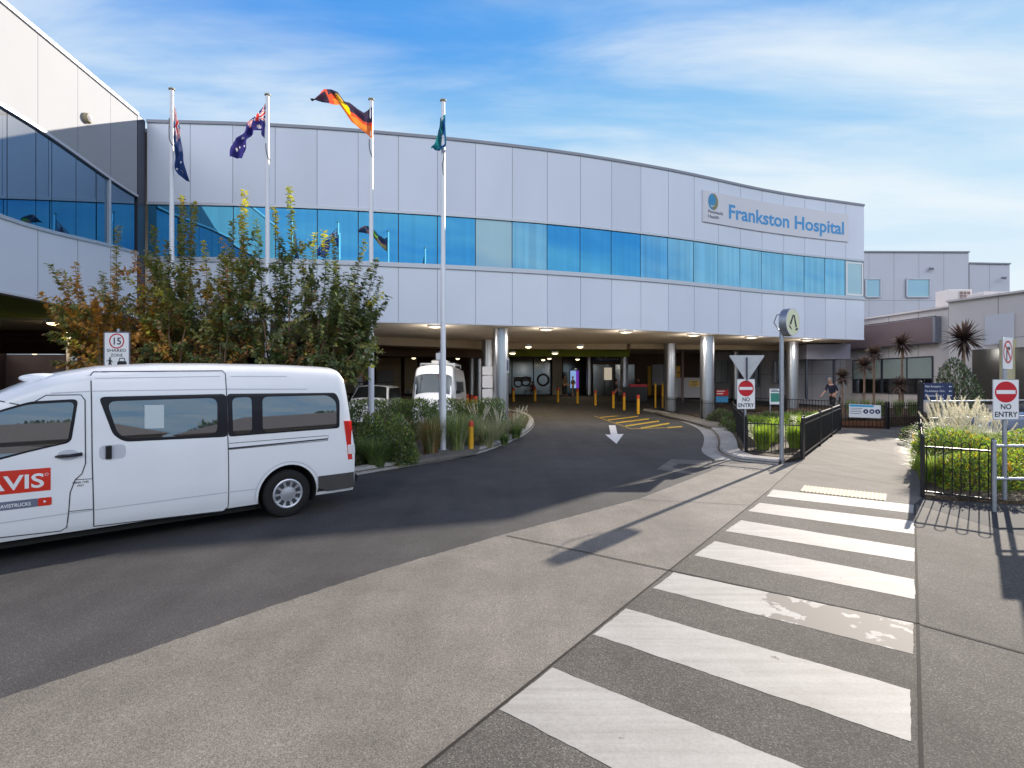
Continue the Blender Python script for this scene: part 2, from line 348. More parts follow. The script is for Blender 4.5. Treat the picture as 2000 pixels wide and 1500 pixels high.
LEAF = {k: mat('leaf_' + k, tuple(min(.8, x * (2.0 if max(c) < .3 else 1.3)) for x in c), (.9 if k in ('cord', 'purple', 'brown') else .5), trans=(0.03 if k in ('cord', 'purple', 'brown') else 0.30), spec=(.05 if k in ('cord', 'purple', 'brown') else .4)) for k, c in dict(
    dark=(0.030, 0.046, 0.022), green=(0.052, 0.080, 0.030), olive=(0.085, 0.095, 0.034), grey=(0.12, 0.14, 0.10),
    orange=(0.30, 0.12, 0.03), rust=(0.17, 0.055, 0.03), yellow=(0.36, 0.30, 0.05), bright=(0.13, 0.20, 0.03),
    lime=(0.22, 0.26, 0.035), gold=(0.42, 0.25, 0.02), straw=(0.40, 0.34, 0.22), plume=(0.66, 0.56, 0.50), brown=(0.10, 0.06, 0.045),
    purple=(0.075, 0.050, 0.055), cord=(0.095, 0.072, 0.060), greygreen=(0.15, 0.17, 0.12), flower=(0.75, 0.30, 0.02)).items()}

# ------------------------------------------------------------------ camera, sun, sky
cam = bpy.data.cameras.new('camera'); cam_o = bpy.data.objects.new('camera', cam); COL.objects.link(cam_o)
cam_o.location = (0, 0, EYE); cam_o.rotation_euler = (R(90), 0, 0)
cam.sensor_width = 36; cam.lens = 36 * F / 2000; cam.shift_y = (HY - 750) / 2000; cam.clip_start = 0.1; cam.clip_end = 3000
SC.camera = cam_o
SUN_EL, SUN_AZ = R(21.7), math.atan2(0.663, 0.7486)      # azimuth measured from +Y towards +X
sun = bpy.data.lights.new('sun', 'SUN'); sun.energy = 8.4; sun.angle = R(0.5); sun.color = (1.0, 0.90, 0.77)
sun_o = bpy.data.objects.new('sun', sun); COL.objects.link(sun_o)
sd = Vector((math.sin(SUN_AZ) * math.cos(SUN_EL), math.cos(SUN_AZ) * math.cos(SUN_EL), math.sin(SUN_EL)))
sun_o.rotation_euler = sd.to_track_quat('Z', 'Y').to_euler(); sun_o.location = (30, 40, 40)

def make_world():
    w = bpy.data.worlds.new('World'); SC.world = w; w.use_nodes = True
    nt = w.node_tree; N = nt.nodes.new; L = nt.links.new; bg = nt.nodes['Background']
    sky = N('ShaderNodeTexSky'); sky.sky_type = 'NISHITA'; sky.sun_disc = False
    sky.sun_elevation = SUN_EL; sky.sun_rotation = SUN_AZ; sky.air_density = 1.0; sky.dust_density = 0.0; sky.ozone_density = 3.0
    tc = N('ShaderNodeTexCoord'); sep = N('ShaderNodeSeparateXYZ'); L(tc.outputs['Generated'], sep.inputs[0])
    def math_(op, a, b=None, clamp=False):
        n = N('ShaderNodeMath'); n.operation = op; n.use_clamp = clamp
        for i, x in enumerate((a, b)):
            if x is None: continue
            if isinstance(x, (int, float)): n.inputs[i].default_value = x
            else: L(x, n.inputs[i])
        return n.outputs[0]
    def mix(fac, a, b, mode='MIX'):
        n = N('ShaderNodeMix'); n.data_type = 'RGBA'; n.blend_type = mode
        if isinstance(fac, (int, float)): n.inputs['Factor'].default_value = fac
        else: L(fac, n.inputs['Factor'])
        for k, x in (('A', a), ('B', b)):
            if isinstance(x, tuple): n.inputs[k].default_value = (*x, 1)
            else: L(x, n.inputs[k])
        return n.outputs['Result']
    z = math_('MAXIMUM', sep.outputs['Z'], 0.0)
    # clear-air colour by height: hazy white at the skyline, deep blue overhead
    gr = N('ShaderNodeValToRGB'); cr = gr.color_ramp; cr.interpolation = 'EASE'
    stops = [(0.0, (8.6, 9.2, 9.6)), (0.14, (8.0, 9.1, 9.8)), (0.28, (6.0, 8.2, 9.8)), (0.42, (2.9, 6.1, 9.5)), (0.56, (1.2, 4.2, 9.2)), (0.70, (0.25, 1.2, 4.2)), (1.0, (0.15, 0.6, 2.4))]
    while len(cr.elements) < len(stops): cr.elements.new(0.5)
    for e, (p, c) in zip(cr.elements, stops): e.position = p; e.color = (*[x / 10 for x in c], 1)
    L(z, gr.inputs[0])
    grs = mix(1.0, gr.outputs[0], (10.0, 10.0, 10.0), 'MULTIPLY')
    base = mix(0.10, grs, sky.outputs[0])
    bk = N('ShaderNodeMapRange'); bk.inputs['From Min'].default_value = 0.3; bk.inputs['From Max'].default_value = -0.4; L(sep.outputs['Y'], bk.inputs['Value'])
    lf = N('ShaderNodeMapRange'); lf.inputs['From Min'].default_value = 0.1; lf.inputs['From Max'].default_value = -0.75; lf.inputs['To Max'].default_value = 1.0; L(sep.outputs['X'], lf.inputs['Value'])
    base = mix(math_('MAXIMUM', bk.outputs[0], lf.outputs[0]), base, mix(1.0, base, (0.40, 0.71, 0.98), 'MULTIPLY'))   # deeper blue away from the sun
    # cirrus: streaks on a plane high overhead
    zz = math_('ADD', z, 0.10)
    px = math_('DIVIDE', sep.outputs['X'], zz); py = math_('DIVIDE', sep.outputs['Y'], zz)
    cb = N('ShaderNodeCombineXYZ'); L(px, cb.inputs[0]); L(py, cb.inputs[1])
    mp = N('ShaderNodeMapping'); mp.inputs['Rotation'].default_value = (0, 0, R(20)); mp.inputs['Scale'].default_value = (0.40, 1.35, 1); mp.inputs['Location'].default_value = (3.1, 0.75, 0)
    L(cb.outputs[0], mp.inputs[0])
    def noise(sc, det, rough, dist=0.0):
        n = N('ShaderNodeTexNoise'); n.inputs['Scale'].default_value = sc; n.inputs['Detail'].default_value = det
        n.inputs['Roughness'].default_value = rough; n.inputs['Distortion'].default_value = dist; L(mp.outputs[0], n.inputs['Vector']); return n.outputs['Fac']
    a = noise(0.80, 6, 0.56, 0.35); b = noise(2.6, 6, 0.58, 0.45)
    m = math_('ADD', math_('MULTIPLY', a, 0.72), math_('MULTIPLY', b, 0.36))
    r = N('ShaderNodeValToRGB'); r.color_ramp.interpolation = 'EASE'
    r.color_ramp.elements[0].position = 0.49; r.color_ramp.elements[1].position = 0.80; L(m, r.inputs[0])
    # mask for the added band behind the photographer, then veil thinner overhead
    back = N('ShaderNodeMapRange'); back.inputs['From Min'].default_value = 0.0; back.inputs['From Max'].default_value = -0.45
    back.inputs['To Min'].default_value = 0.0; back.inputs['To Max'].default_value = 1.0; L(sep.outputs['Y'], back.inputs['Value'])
    bank = N('ShaderNodeMapRange'); bank.inputs['From Min'].default_value = 0.54; bank.inputs['From Max'].default_value = 0.40; bank.inputs['To Max'].default_value = 0.11; L(z, bank.inputs['Value'])
    L(math_('ADD', m, bank.outputs[0]), r.inputs[0])
    cov = math_('MULTIPLY', r.outputs[0], 0.86)
    col = mix(cov, base, (8.8, 9.5, 9.9))
    # unseen bright sky band added behind the photographer to fill the shaded front
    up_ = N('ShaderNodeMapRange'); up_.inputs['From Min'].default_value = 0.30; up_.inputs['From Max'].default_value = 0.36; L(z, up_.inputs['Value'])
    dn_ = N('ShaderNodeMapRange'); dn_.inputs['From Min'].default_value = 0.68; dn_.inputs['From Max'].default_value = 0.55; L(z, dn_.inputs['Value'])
    fill_band = math_('MULTIPLY', back.outputs[0], math_('MULTIPLY', up_.outputs[0], dn_.outputs[0]))
    col = mix(fill_band, col, (25.0, 25.6, 27.5))
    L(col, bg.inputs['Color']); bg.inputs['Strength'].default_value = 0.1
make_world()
SC.view_settings.view_transform = 'Standard'; SC.view_settings.look = 'None'; SC.view_settings.exposure = 0; SC.view_settings.gamma = 1
SC.cycles.use_denoising = True
try: SC.cycles.denoiser = 'OPENIMAGEDENOISE'
except Exception: pass
SC.cycles.max_bounces = 8; SC.cycles.diffuse_bounces = 4; SC.cycles.glossy_bounces = 4; SC.cycles.caustics_reflective = False; SC.cycles.caustics_refractive = False
SC.cycles.sample_clamp_indirect = 6.0

# ------------------------------------------------------------------ ground, road, paths
def grid_sheet(name, m, x0, x1, ys, dz, nx=1, skip=None):
    mb = MB(); xs = [x0 + (x1 - x0) * i / nx for i in range(nx + 1)]
    vs = [(x, y, gz(x, y) + dz) for y in ys for x in xs]; n = nx + 1
    mb.add(vs, [(j * n + i, j * n + i + 1, (j + 1) * n + i + 1, (j + 1) * n + i) for j in range(len(ys) - 1) for i in range(nx)])
    return struct(mb.build(name, m))
YS = [-30, -5, 10, 25, 31] + [31 + i for i in range(1, 16)] + [50, 70]
grid_sheet('ground', M['ground'], -900, 900, [-900, -100, -31, 31] + [31 + i for i in range(1, 16)] + [70, 400, 1500], -0.05)
road = grid_sheet('road', M['road'], -60, 60, YS, 0.0)

def poly_px(pts, z=0.0): return [gp(x, y, z) for x, y in pts]
def flat(name, pts, z, m, parent=None, fix=True):
    mb = MB(); mb.sheet(pts, z); o = mb.build(name, m, parent); return o
# concrete apron between road and crossing (long cross-over edge runs diagonally)
rnd_e = random.Random(9)
edge = poly_px([(-420, 1500), (0, 1366), (250, 1283), (500, 1195), (750, 1112), (985, 1044), (1250, 974), (1425, 906)])
left_b = poly_px([(1500, 960), (830, 1500)])
tail = [(left_b[1][0] - (left_b[0][0] - left_b[1][0]) * 1.2, left_b[1][1] - (left_b[0][1] - left_b[1][1]) * 1.2)]
edge = [edge[0]] + [q for a_, b_ in zip(edge, edge[1:]) for q in (lambda A, B, k: [(A[0] + (B[0] - A[0]) * j / k + rnd_e.uniform(-.006, .006), A[1] + (B[1] - A[1]) * j / k + rnd_e.uniform(-.010, .010)) for j in range(1, k + 1)])(a_, b_, max(1, int(math.dist(a_, b_) / .05)))]
apron = struct(flat('apron_slab', edge + [gp(1500, 905), gp(1560, 903), gp(1500, 960)] + [left_b[1]] + tail + [(-9, -4)], 0.004, M['apron']))
# darker crossing surface and footpath beyond it
dvec = Vector((left_b[0][0] - left_b[1][0], left_b[0][1] - left_b[1][1])).normalized()
r_far, r_near = gp(1787, 960), gp(1780, 1500)
right_b = [r_far, r_near, (r_near[0] - dvec.x * 4, r_near[1] - dvec.y * 4)]
struct(flat('crossing_surface', [gp(1500, 960), gp(1787, 985)] + right_b[1:] + tail + [left_b[1]], 0.006, M['cross']))
struct(flat('plaza_paving', [gp(1787, 985), gp(1990, 1046), (14, 6.9), (14, -6), right_b[2], right_b[1]], 0.005, M['cross']))
struct(flat('asphalt_strip', [gp(1787, 985), gp(1800, 972), gp(2010, 998), (14, 8.2), (14, 6.9), gp(1990, 1046)], 0.007, M['patch']))
struct(flat('footpath', [gp(1500, 960), gp(1568, 896), gp(1645, 836), gp(1620, 822), gp(1700, 808), gp(1830, 828), gp(1804, 868), gp(1800, 972), gp(1787, 985)], 0.0055, M['foot']))
# joints
jt = MB()
def joint(a, b, w=0.022, z=0.0105):
    a, b = Vector((*a, z)), Vector((*b, z)); n = (b - a).cross(Vector((0, 0, 1))).normalized() * w / 2
    jt.quad(a - n, b - n, b + n, a + n)
joint(gp(990, 1047), gp(1312, 1116)); joint(gp(1312, 1116), gp(1786, 1218), 0.02); joint(gp(1786, 1218), gp(2060, 1294), 0.02)
joint(gp(1245, 976), gp(1470, 988), 0.014)
joint(tail[0], gp(1500, 960), 0.018); joint(gp(1500, 960), gp(1570, 898), 0.014); joint(right_b[2], gp(1787, 985), 0.02)
joint(gp(1545, 915), gp(1770, 950), 0.012); joint(gp(1556, 905), gp(1786, 918), 0.012); joint(gp(1587, 880), gp(1790, 893), 0.012)
joint(gp(1610, 862), gp(1790, 870), 0.012); joint(gp(1630, 848), gp(1790, 853), 0.012)
struct(jt.build('paving_joints', M['joint']))
# zebra stripes painted on the crossing
ST = [[(1510, 957), (1785, 987), (1783, 1003), (1497, 970)], [(1484, 983), (1785, 1019), (1786, 1044), (1461, 999)],
      [(1447, 1017), (1786, 1072), (1785, 1098), (1416, 1038)], [(1396, 1058), (1786, 1133), (1786, 1171), (1356, 1086)],
      [(1316, 1119), (1785, 1219), (1784, 1280), (1275, 1150)], [(1222, 1190), (1780, 1350), (1779, 1451), (1159, 1241)],
      [(1078, 1306), (1779, 1586), (1779, 1800), (975, 1388)]]
wr = gp(1640, 1212)
M['zebra_worn'] = paint_mat('zebra_paint_worn', rgb(180, 177, 172), rgb(108, 102, 97), wear=0.36, region=((wr[0], wr[1], 0.01), 1.15), scale=3.4)
cross_o = bpy.data.objects['crossing_surface']
def rough_edge(pts, seed, step=.045, amp=.0045):
    r = random.Random(seed); out = []; w = 0
    for a, b in zip(pts, pts[1:] + pts[:1]):
        a, b = Vector(a), Vector(b); d = b - a; n = Vector((-d.y, d.x)).normalized(); k = max(1, int(d.length / step))
        for j in range(k): w = w * .6 + r.uniform(-amp, amp); p = a + d * j / k + n * w; out.append((p.x, p.y))
    return out
for i, q in enumerate(ST):
    mb = MB(); mb.sheet(rough_edge(poly_px(q), i), 0.0078); mb.build('zebra_stripe', M['zebra_worn'] if i == 4 else M['zebra'], cross_o)
# road markings: lane arrow and yellow hatching
ar = MB(); ar.sheet(poly_px([(1189, 831), (1202, 831), (1206, 848), (1218, 848), (1204, 867), (1182, 849), (1193, 849)]), 0.006)
ar.build('lane_arrow', M['arrow'], road)
hz_ = MB()
HQ = []
for (x0, y0, x1, y1, th) in [(580, 828, 925, 950, 3), (925, 951, 1330, 938, 3), (690, 862, 860, 846, 5), (750, 882, 985, 853, 7), (812, 905, 1070, 873, 9), (885, 930, 1150, 890, 10), (1005, 947, 1230, 908, 12), (1215, 943, 1330, 933, 10)]:
    X0, Y0, X1, Y1, t = 1000 + x0 / 4, 600 + y0 / 4, 1000 + x1 / 4, 600 + y1 / 4, th / 8
    HQ.append([(X0, Y0 - t), (X1, Y1 - t), (X1, Y1 + t), (X0, Y0 + t)])
for i, q in enumerate(HQ): hz_.sheet(poly_px(q), 0.005 + 0.0006 * i)
hz_.build('yellow_hatching', M['yellow_line'], road)
# utility pit covers
pit = MB(); pit.sheet(poly_px([(1282, 917), (1312, 897), (1428, 902), (1420, 910), (1326, 906), (1312, 913), (1362, 925), (1350, 927)]), 0.005)
struct(pit.build('pit_surround', ground_mat('pit_concrete', rgb(104, 101, 97), rgb(128, 124, 119), rgb(96, 92, 88), big=1.0, fine=40)))
# tactile paving
tac = empty('tactile_paving', (*gp(1648, 963), 0.006), 0, 'cream ribbed tactile paving strip at the top end of the zebra crossing', 'tactile paving')
mb = MB(); TQ = [gp3(x, y) for x, y in [(1570, 949), (1732, 966), (1730, 979), (1562, 960)]]
for i in range(4): pass
n = 22
base_pts = TQ
vs = []; fs = []
for i in range(n * 4 + 1):
    u = i / (n * 4); h = 0.010 + (0.006 if (i % 4) in (1, 2) else 0.0)
    a = TQ[0].lerp(TQ[1], u); b = TQ[3].lerp(TQ[2], u); vs += [(a.x, a.y, h), (b.x, b.y, h)]
for i in range(n * 4): fs.append((2 * i, 2 * i + 1, 2 * i + 3, 2 * i + 2))
mb.add(vs, fs); mb.build('ribbed_plate', M['tactile'], tac)

# kerbs
def resample(pts, step):
    out = [Vector(pts[0])]; 
    for a, b in zip(pts, pts[1:]):
        a, b = Vector(a), Vector(b); k = max(1, int((b - a).length / step))
        for i in range(1, k + 1): out.append(a.lerp(b, i / k))
    return out
def smooth_poly(pts, it=2):
    for _ in range(it):
        q = [pts[0]]
        for a, b in zip(pts, pts[1:]):
            a, b = Vector(a), Vector(b); q += [a.lerp(b, 0.25), a.lerp(b, 0.75)]
        pts = q + [pts[-1]]
    return [Vector(p) for p in pts]
def kerb(name, pts, side, m=None, w=0.30, h=0.14):
    """extruded kerb: pts = road edge, side = +1/-1 which way the kerb top lies"""
    P = smooth_poly([Vector(p) for p in pts]); mb = MB(); prof = [(0.0, -0.02), (0.0, 0.02), (0.05, h * 0.55), (0.10, h), (w, h), (w, -0.02)]
    ring = []
    for i, p in enumerate(P):
        t = (P[min(i + 1, len(P) - 1)] - P[max(i - 1, 0)]).normalized(); nn = Vector((-t.y, t.x)) * side
        ring.append([(p.x + nn.x * a, p.y + nn.y * a, b + gz(p.x, p.y)) for a, b in prof])
    k = len(prof); vs = [v for r in ring for v in r]
    mb.add(vs, [(i * k + j, i * k + j + 1, (i + 1) * k + j + 1, (i + 1) * k + j) for i in range(len(ring) - 1) for j in range(k - 1)])
    o = mb.build(name, m or M['kerb']); struct(o); return P
isl_pts = [(-15.5, 0.5), (-9.6, 5.95), gp(640, 940), gp(700, 927), gp(830, 906), gp(925, 890), gp(985, 869), gp(1030, 848), gp(1047, 828), gp(1040, 815), (0.7, 33.5), (-1.5, 36)]
isl = kerb('island_kerb', isl_pts, 1)
mb = MB(); top = [(p.x, p.y) for p in isl]; mb.sheet(top + [(-1.5, 40), (-3.0, 24.0), (-9, 16.5), (-20, 7.5)], 0.075)
struct(mb.build('island_soil', M['soil']))
pv = MB(); pv.prism(poly_px([(822, 893), (905, 873), (942, 873), (926, 884), (868, 893), (812, 902)], 0.1), 0.05, 0.141)
struct(pv.build('island_paving', M['foot']))
ri_pts = [gp(1255, 806), gp(1300, 811), gp(1345, 822), gp(1380, 834), gp(1400, 850), gp(1404, 868), gp(1400, 884), gp(1432, 899), gp(1470, 903), gp(1520, 908)]
ri = kerb('entry_kerb', ri_pts, 1, w=0.55, h=0.11)
mb = MB(); mb.sheet([(p.x, p.y) for p in ri] + [gp(1566, 897), gp(1640, 839), gp(1625, 822), (16, 29), (12, 35), (8.4, 36)], 0.06)
struct(mb.build('garden_soil', M['soil']))
mb = MB(); mb.prism([gp(1270, 803, .1), gp(1330, 808, .1), gp(1395, 824, .1), gp(1428, 832, .1), gp(1418, 838, .1) , gp(1385, 834, .1), gp(1345, 822, .1), gp(1300, 812, .1)], 0.06, 0.125)
struct(mb.build('column_pavement', M['foot']))
# gutter between kerb and road (concrete spoon drain)
gt = MB(); a = smooth_poly(ri_pts[1:8]); 
for p, q in zip(a, a[1:]):
    tp = (q - p).normalized(); nn = Vector((tp.y, -tp.x)) * 0.45
    gt.quad((p.x, p.y, .004), (q.x, q.y, .004), (q.x + nn.x, q.y + nn.y, .0045), (p.x + nn.x, p.y + nn.y, .0045))
struct(gt.build('gutter', M['kerb']))
# raised garden and ramp beyond the back fence, right-hand garden bed
rb = MB(); rb.prism([gp(1560, 812), (12.6, 27.6), gp(1648, 836), gp(1800, 831), (20.5, 26), (26, 34), (14, 36)], 0.0, 0.42)
struct(rb.build('raised_garden', M['soil']))
rg = MB(); rg.prism([gp(1806, 974), gp(1808, 868), gp(1834, 831), (30, 26), (30, 9.5), gp(1980, 985)], 0.0, 0.06)
struct(rg.build('garden_bed', M['soil']))

# ------------------------------------------------------------------ main building
T, B = 12.5, 4.5
FP = [(-14.62, 21.18), (-12.93, 21.27), (-11.28, 21.35), (-9.63, 21.5), (-8.0, 21.71), (-6.39, 21.95), (-4.79, 22.3), (-3.18, 22.57), (-1.58, 22.96), (.02, 23.37), (1.6, 23.79),
      (3.15, 24.28), (4.69, 24.83), (6.19, 25.39), (7.69, 25.97), (9.18, 26.65), (10.7, 27.35), (12.12, 28.05), (13.55, 28.7), (15.06, 29.3), (16.5, 29.82), (17.95, 30.3), (19.45, 30.78), (20.8, 31.24)]
FP = [Vector(p) for p in FP]
FP = [FP[0]] + [FP[i - 1] * .2 + FP[i] * .6 + FP[i + 1] * .2 for i in range(1, len(FP) - 1)] + [FP[-1]]
FS = [0.0]
for a, b in zip(FP, FP[1:]): FS.append(FS[-1] + (b - a).length)
def facade(s):
    s = max(0, min(FS[-1], s)); i = 0
    while i < len(FS) - 2 and FS[i + 1] < s: i += 1
    u = (s - FS[i]) / (FS[i + 1] - FS[i]); p = FP[i].lerp(FP[i + 1], u)
    def tan(j): return (FP[min(j + 1, len(FP) - 1)] - FP[max(j - 1, 0)]).normalized()
    t = tan(i).lerp(tan(i + 1), u).normalized(); return p, t, Vector((t.y, -t.x))
def fpt(s, z, off=0.0):
    p, t, n = facade(s); return Vector((p.x + n.x * off, p.y + n.y * off, z))
def s_at_px(px):
    lo, hi = 0, FS[-1]; k = (px - 1000) / F
    for _ in range(50):
        m_ = (lo + hi) / 2; p = facade(m_)[0]
        if p.x / p.y < k: lo = m_
        else: hi = m_
    return lo
bld = empty('hospital_building', (0.02, 23.4, 0), 0, 'long curved grey-panelled two-storey hospital wing raised over a columned driveway', 'building')
def panel_band(z0, z1, off=0.0, g=0.008, depth=0.02):
    mb = MB(); prn = random.Random(int(z0))
    for i in range(len(FS) - 1):
        a, b = FS[i] + g, FS[i + 1] - g; mid = (a + b) / 2
        mi = (0, 2, 3, 4)[prn.choice((0, 0, 1, 2, 3))]
        for u, v in ((a, mid), (mid, b)): mb.quad(fpt(u, z0, off), fpt(v, z0, off), fpt(v, z1, off), fpt(u, z1, off), mi)
        if i < len(FS) - 2:
            c = FS[i + 1] + g
            mb.quad(fpt(b, z0, off), fpt(b, z0, off - depth), fpt(b, z1, off - depth), fpt(b, z1, off), 1)
            mb.quad(fpt(b, z0, off - depth), fpt(c, z0, off - depth), fpt(c, z1, off - depth), fpt(b, z1, off - depth), 1)
            mb.quad(fpt(c, z0, off - depth), fpt(c, z0, off), fpt(c, z1, off), fpt(c, z1, off - depth), 1)
    return mb
def ribbon(z0, z1, o0, o1, mb=None, sa=0, sb=None, mi=0):
    mb = mb or MB(); sb = FS[-1] if sb is None else sb
    ss = [sa] + [s for s in FS if sa < s < sb] + [sb]
    for a, b in zip(ss, ss[1:]):
        A = [fpt(a, z0, o0), fpt(a, z0, o1), fpt(a, z1, o1), fpt(a, z1, o0)]; C = [fpt(b, z0, o0), fpt(b, z0, o1), fpt(b, z1, o1), fpt(b, z1, o0)]
        for k in range(4):
            k2 = (k + 1) % 4; mb.quad(A[k], C[k], C[k2], A[k2], mi)
    mb.quad(*[fpt(ss[0], z, o) for z, o in ((z0, o0), (z1, o0), (z1, o1), (z0, o1))], mi); mb.quad(*[fpt(ss[-1], z, o) for z, o in ((z0, o0), (z0, o1), (z1, o1), (z1, o0))], mi)
    return mb
panel_band(9.24, 12.40).build('upper_panel_band', [M['panel'], M['groove'], M['panel0'], M['panel1'], M['panel2']], bld, fix=False)
panel_band(4.56, 6.86).build('lower_panel_band', [M['panel_low'], M['groove'], M['panel1'], M['panel_low'], M['panel2']], bld, fix=False)
ribbon(12.40, 12.52, -0.25, 0.05).build('coping', M['coping'], bld)
ribbon(9.13, 9.24, -0.12, 0.035).build('window_head', M['alu'], bld)
mb = ribbon(6.98, 7.05, -0.12, 0.03); ribbon(6.86, 6.98, -0.1, 0.06, mb); mb.build('window_sill', M['alu'], bld)
ribbon(4.50, 4.56, -0.3, 0.02).build('soffit_lip', M['sign_panel'], bld)
ribbon(4.56, 12.4, -0.30, -0.10).build('structural_wall', M['groove'], bld)
rnd = random.Random(5)
for i in range(len(FS) - 1):
    mb = MB(); g = 0.018; a, b = FS[i] + g, FS[i + 1] - g
    k = [rnd.uniform(-.004, .004) for _ in range(4)]
    mb.quad(fpt(a, 7.05, -.05 + k[0]), fpt(b, 7.05, -.05 + k[1]), fpt(b, 9.13, -.05 + k[2]), fpt(a, 9.13, -.05 + k[3]))
    mm = M['glass_pale'] if i == 8 else (M['glass2'] if i >= 13 or i == 9 else M['glass'])
    if i == len(FS) - 2:
        fr = MB()
        for (u0, u1, z0, z1) in ((a + .05, a + .17, 7.1, 9.05), (b - .12, b, 7.1, 9.05), (a + .17, b - .12, 7.1, 7.2), (a + .17, b - .12, 8.96, 9.05)):
            fr.quad(fpt(u0, z0, -.035), fpt(u1, z0, -.035), fpt(u1, z1, -.035), fpt(u0, z1, -.035))
        p = mb.build('window_pane', M['glass_pale'], bld, fix=False); fr.build('white_frame', M['sign_white'], p, fix=False); continue
    mb.build('window_pane', mm, bld, fix=False)
# soffit and roof polygons
back = [(24.0, 44.0), (24.0, 62.0), (-40.0, 62.0), (-40.0, 21.0)]
mb = MB(); pts = [fpt(s, 0, -0.28) for s in FS]
mb.prism([(p.x, p.y) for p in pts] + back, 4.51, 4.75); mb.build('soffit', M['soffit'], bld)
mb = MB(); mb.prism([(p.x, p.y) for p in pts] + back, 12.15, 12.3); mb.build('roof', M['roof'], bld)
mb = MB(); e0 = fpt(FS[-1], 0, -0.02)
for z0, z1 in ((4.56, 6.86), (6.86, 9.24), (9.24, 12.4)):
    mb.add([(e0.x, e0.y, z0), (24, 44, z0), (24, 44, z1 - .012), (e0.x, e0.y, z1 - .012)], [(0, 1, 2, 3)])
mb.build('end_wall', M['panel'], bld)
# round columns: steel-clad, joint ring, dark foot
def column(px, base_py=None, Y=None, r=0.36, top=4.5, m='steel'):
    if Y is None: x, y = gp(px, base_py)
    else: y = Y; x = (px - 1000) / F * Y
    z0 = gz(x, y); mb = MB()
    zj = z0 + 2.15
    mb.lathe([(r - .02, z0), (r - .02, z0 + .1), (r, z0 + .1), (r, zj - .012), (r - .015, zj - .012), (r - .015, zj + .012), (r, zj + .012), (r, top)], (x, y, 0), 28)
    o = mb.build('column', M[m], bld, auto=40); 
    ft = MB(); ft.lathe([(r + .012, z0), (r + .012, z0 + .07)], (x, y, 0), 28); ft.build('column_foot', M['black_gloss'], o, auto=40)
    return x, y
column(978, Y=24.6); column(1381, 820); column(1309, 808); column(1219, Y=44, r=.33); column(952, Y=31, r=.36); column(936, Y=38, r=.3); column(921, Y=46, r=.3)
column(1547, Y=32.5); column(1150, Y=46, r=.2); column(1437, Y=41, r=.33)
column(160, Y=22, r=.5, m='grey_wall'); column(243, Y=27, r=.45, m='grey_wall'); column(700, Y=33, r=.3, m='grey_wall')
# ceiling beams under the building
def beam(name, a, b, w, z0, z1, m): mb = MB(); mb.bar((a[0], a[1], (z0 + z1) / 2), (b[0], b[1], (z0 + z1) / 2), w, z1 - z0); return mb.build(name, m, bld)
beam('beam', (-9.0, 28.5), (-0.9, 33.5), 1.2, 4.06, 4.5, M['beam']); beam('beam', (-0.6, 34), (7.4, 34.5), 0.7, 4.14, 4.5, M['beam'])
beam('beam', (-3, 40), (9, 41), 0.7, 3.98, 4.48, M['green_light_tint']); beam('beam', (7.6, 34.6), (22, 37.2), 0.8, 4.2, 4.5, M['beam']); beam('beam', (-22, 31.5), (-1.6, 37.0), 1.0, 3.72, 4.46, M['dark_in'])
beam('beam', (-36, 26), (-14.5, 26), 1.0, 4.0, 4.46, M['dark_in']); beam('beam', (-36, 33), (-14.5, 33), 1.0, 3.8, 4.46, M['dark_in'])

# ------------------------------------------------------------------ left wing (curves in towards the camera)
wing = empty('hospital_wing', (-14.3, 17, 0), 0, 'tall white-panelled wing at the left edge with a flared dark glass band', 'building')
def wx(Y): return -14.66 + (21.2 - Y) * 0.0985
def wpt(Y, z, off=0.0): return Vector((wx(Y) + off, Y, z))
def wY(px): k = (px - 1000) / F; return (-14.66 + 21.2 * .0985) / (k + .0985)
def wtop(Y): return 9.22 + .34 * sm((20.6 - Y) / 5.5)
def wbot(Y): return 7.08 - .48 * sm((21.0 - Y) / 6.5)
YJ = [wY(x) for x in (268, 216, 152, 74)]
while YJ[-1] > 6: YJ.append(YJ[-1] - 1.66)
def wing_band(f0, f1, m):
    mb = MB()
    for a, b in zip(YJ, YJ[1:]):
        a_, b_ = a - .01, b + .01
        ys = [a_ + (b_ - a_) * k / 4 for k in range(5)]
        for u, v in zip(ys, ys[1:]): mb.quad(wpt(u, f0(u)), wpt(v, f0(v)), wpt(v, f1(v)), wpt(u, f1(u)))
        mb.quad(wpt(b_, f0(b_)), wpt(b - .01, f0(b)), wpt(b - .01, f1(b)), wpt(b_, f1(b_)), 1)
        mb.quad(wpt(b + .01, f0(b), -.03), wpt(b - .01, f0(b), -.03), wpt(b - .01, f1(b), -.03), wpt(b + .01, f1(b), -.03), 1)
    return mb
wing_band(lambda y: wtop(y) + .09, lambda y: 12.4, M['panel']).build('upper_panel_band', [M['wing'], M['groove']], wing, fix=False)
wing_band(lambda y: 4.52, lambda y: wbot(y) - .10, M['panel']).build('lower_panel_band', [M['panel_low'], M['groove']], wing, fix=False)
def wing_strip(f0, f1, o0, o1, mb=None):
    mb = mb or MB(); ys = [20.62 - i * .4 for i in range(38)]
    for u, v in zip(ys, ys[1:]):
        A = [wpt(u, f0(u), o0), wpt(u, f0(u), o1), wpt(u, f1(u), o1), wpt(u, f1(u), o0)]; C = [wpt(v, f0(v), o0), wpt(v, f0(v), o1), wpt(v, f1(v), o1), wpt(v, f1(v), o0)]
        for k in range(4): mb.quad(A[k], C[k], C[(k + 1) % 4], A[(k + 1) % 4])
    return mb
wing_strip(wtop, lambda y: wtop(y) + .09, -.1, .04).build('window_head', M['alu'], wing)
wing_strip(lambda y: wbot(y) - .10, wbot, -.1, .05).build('window_sill', M['alu'], wing)
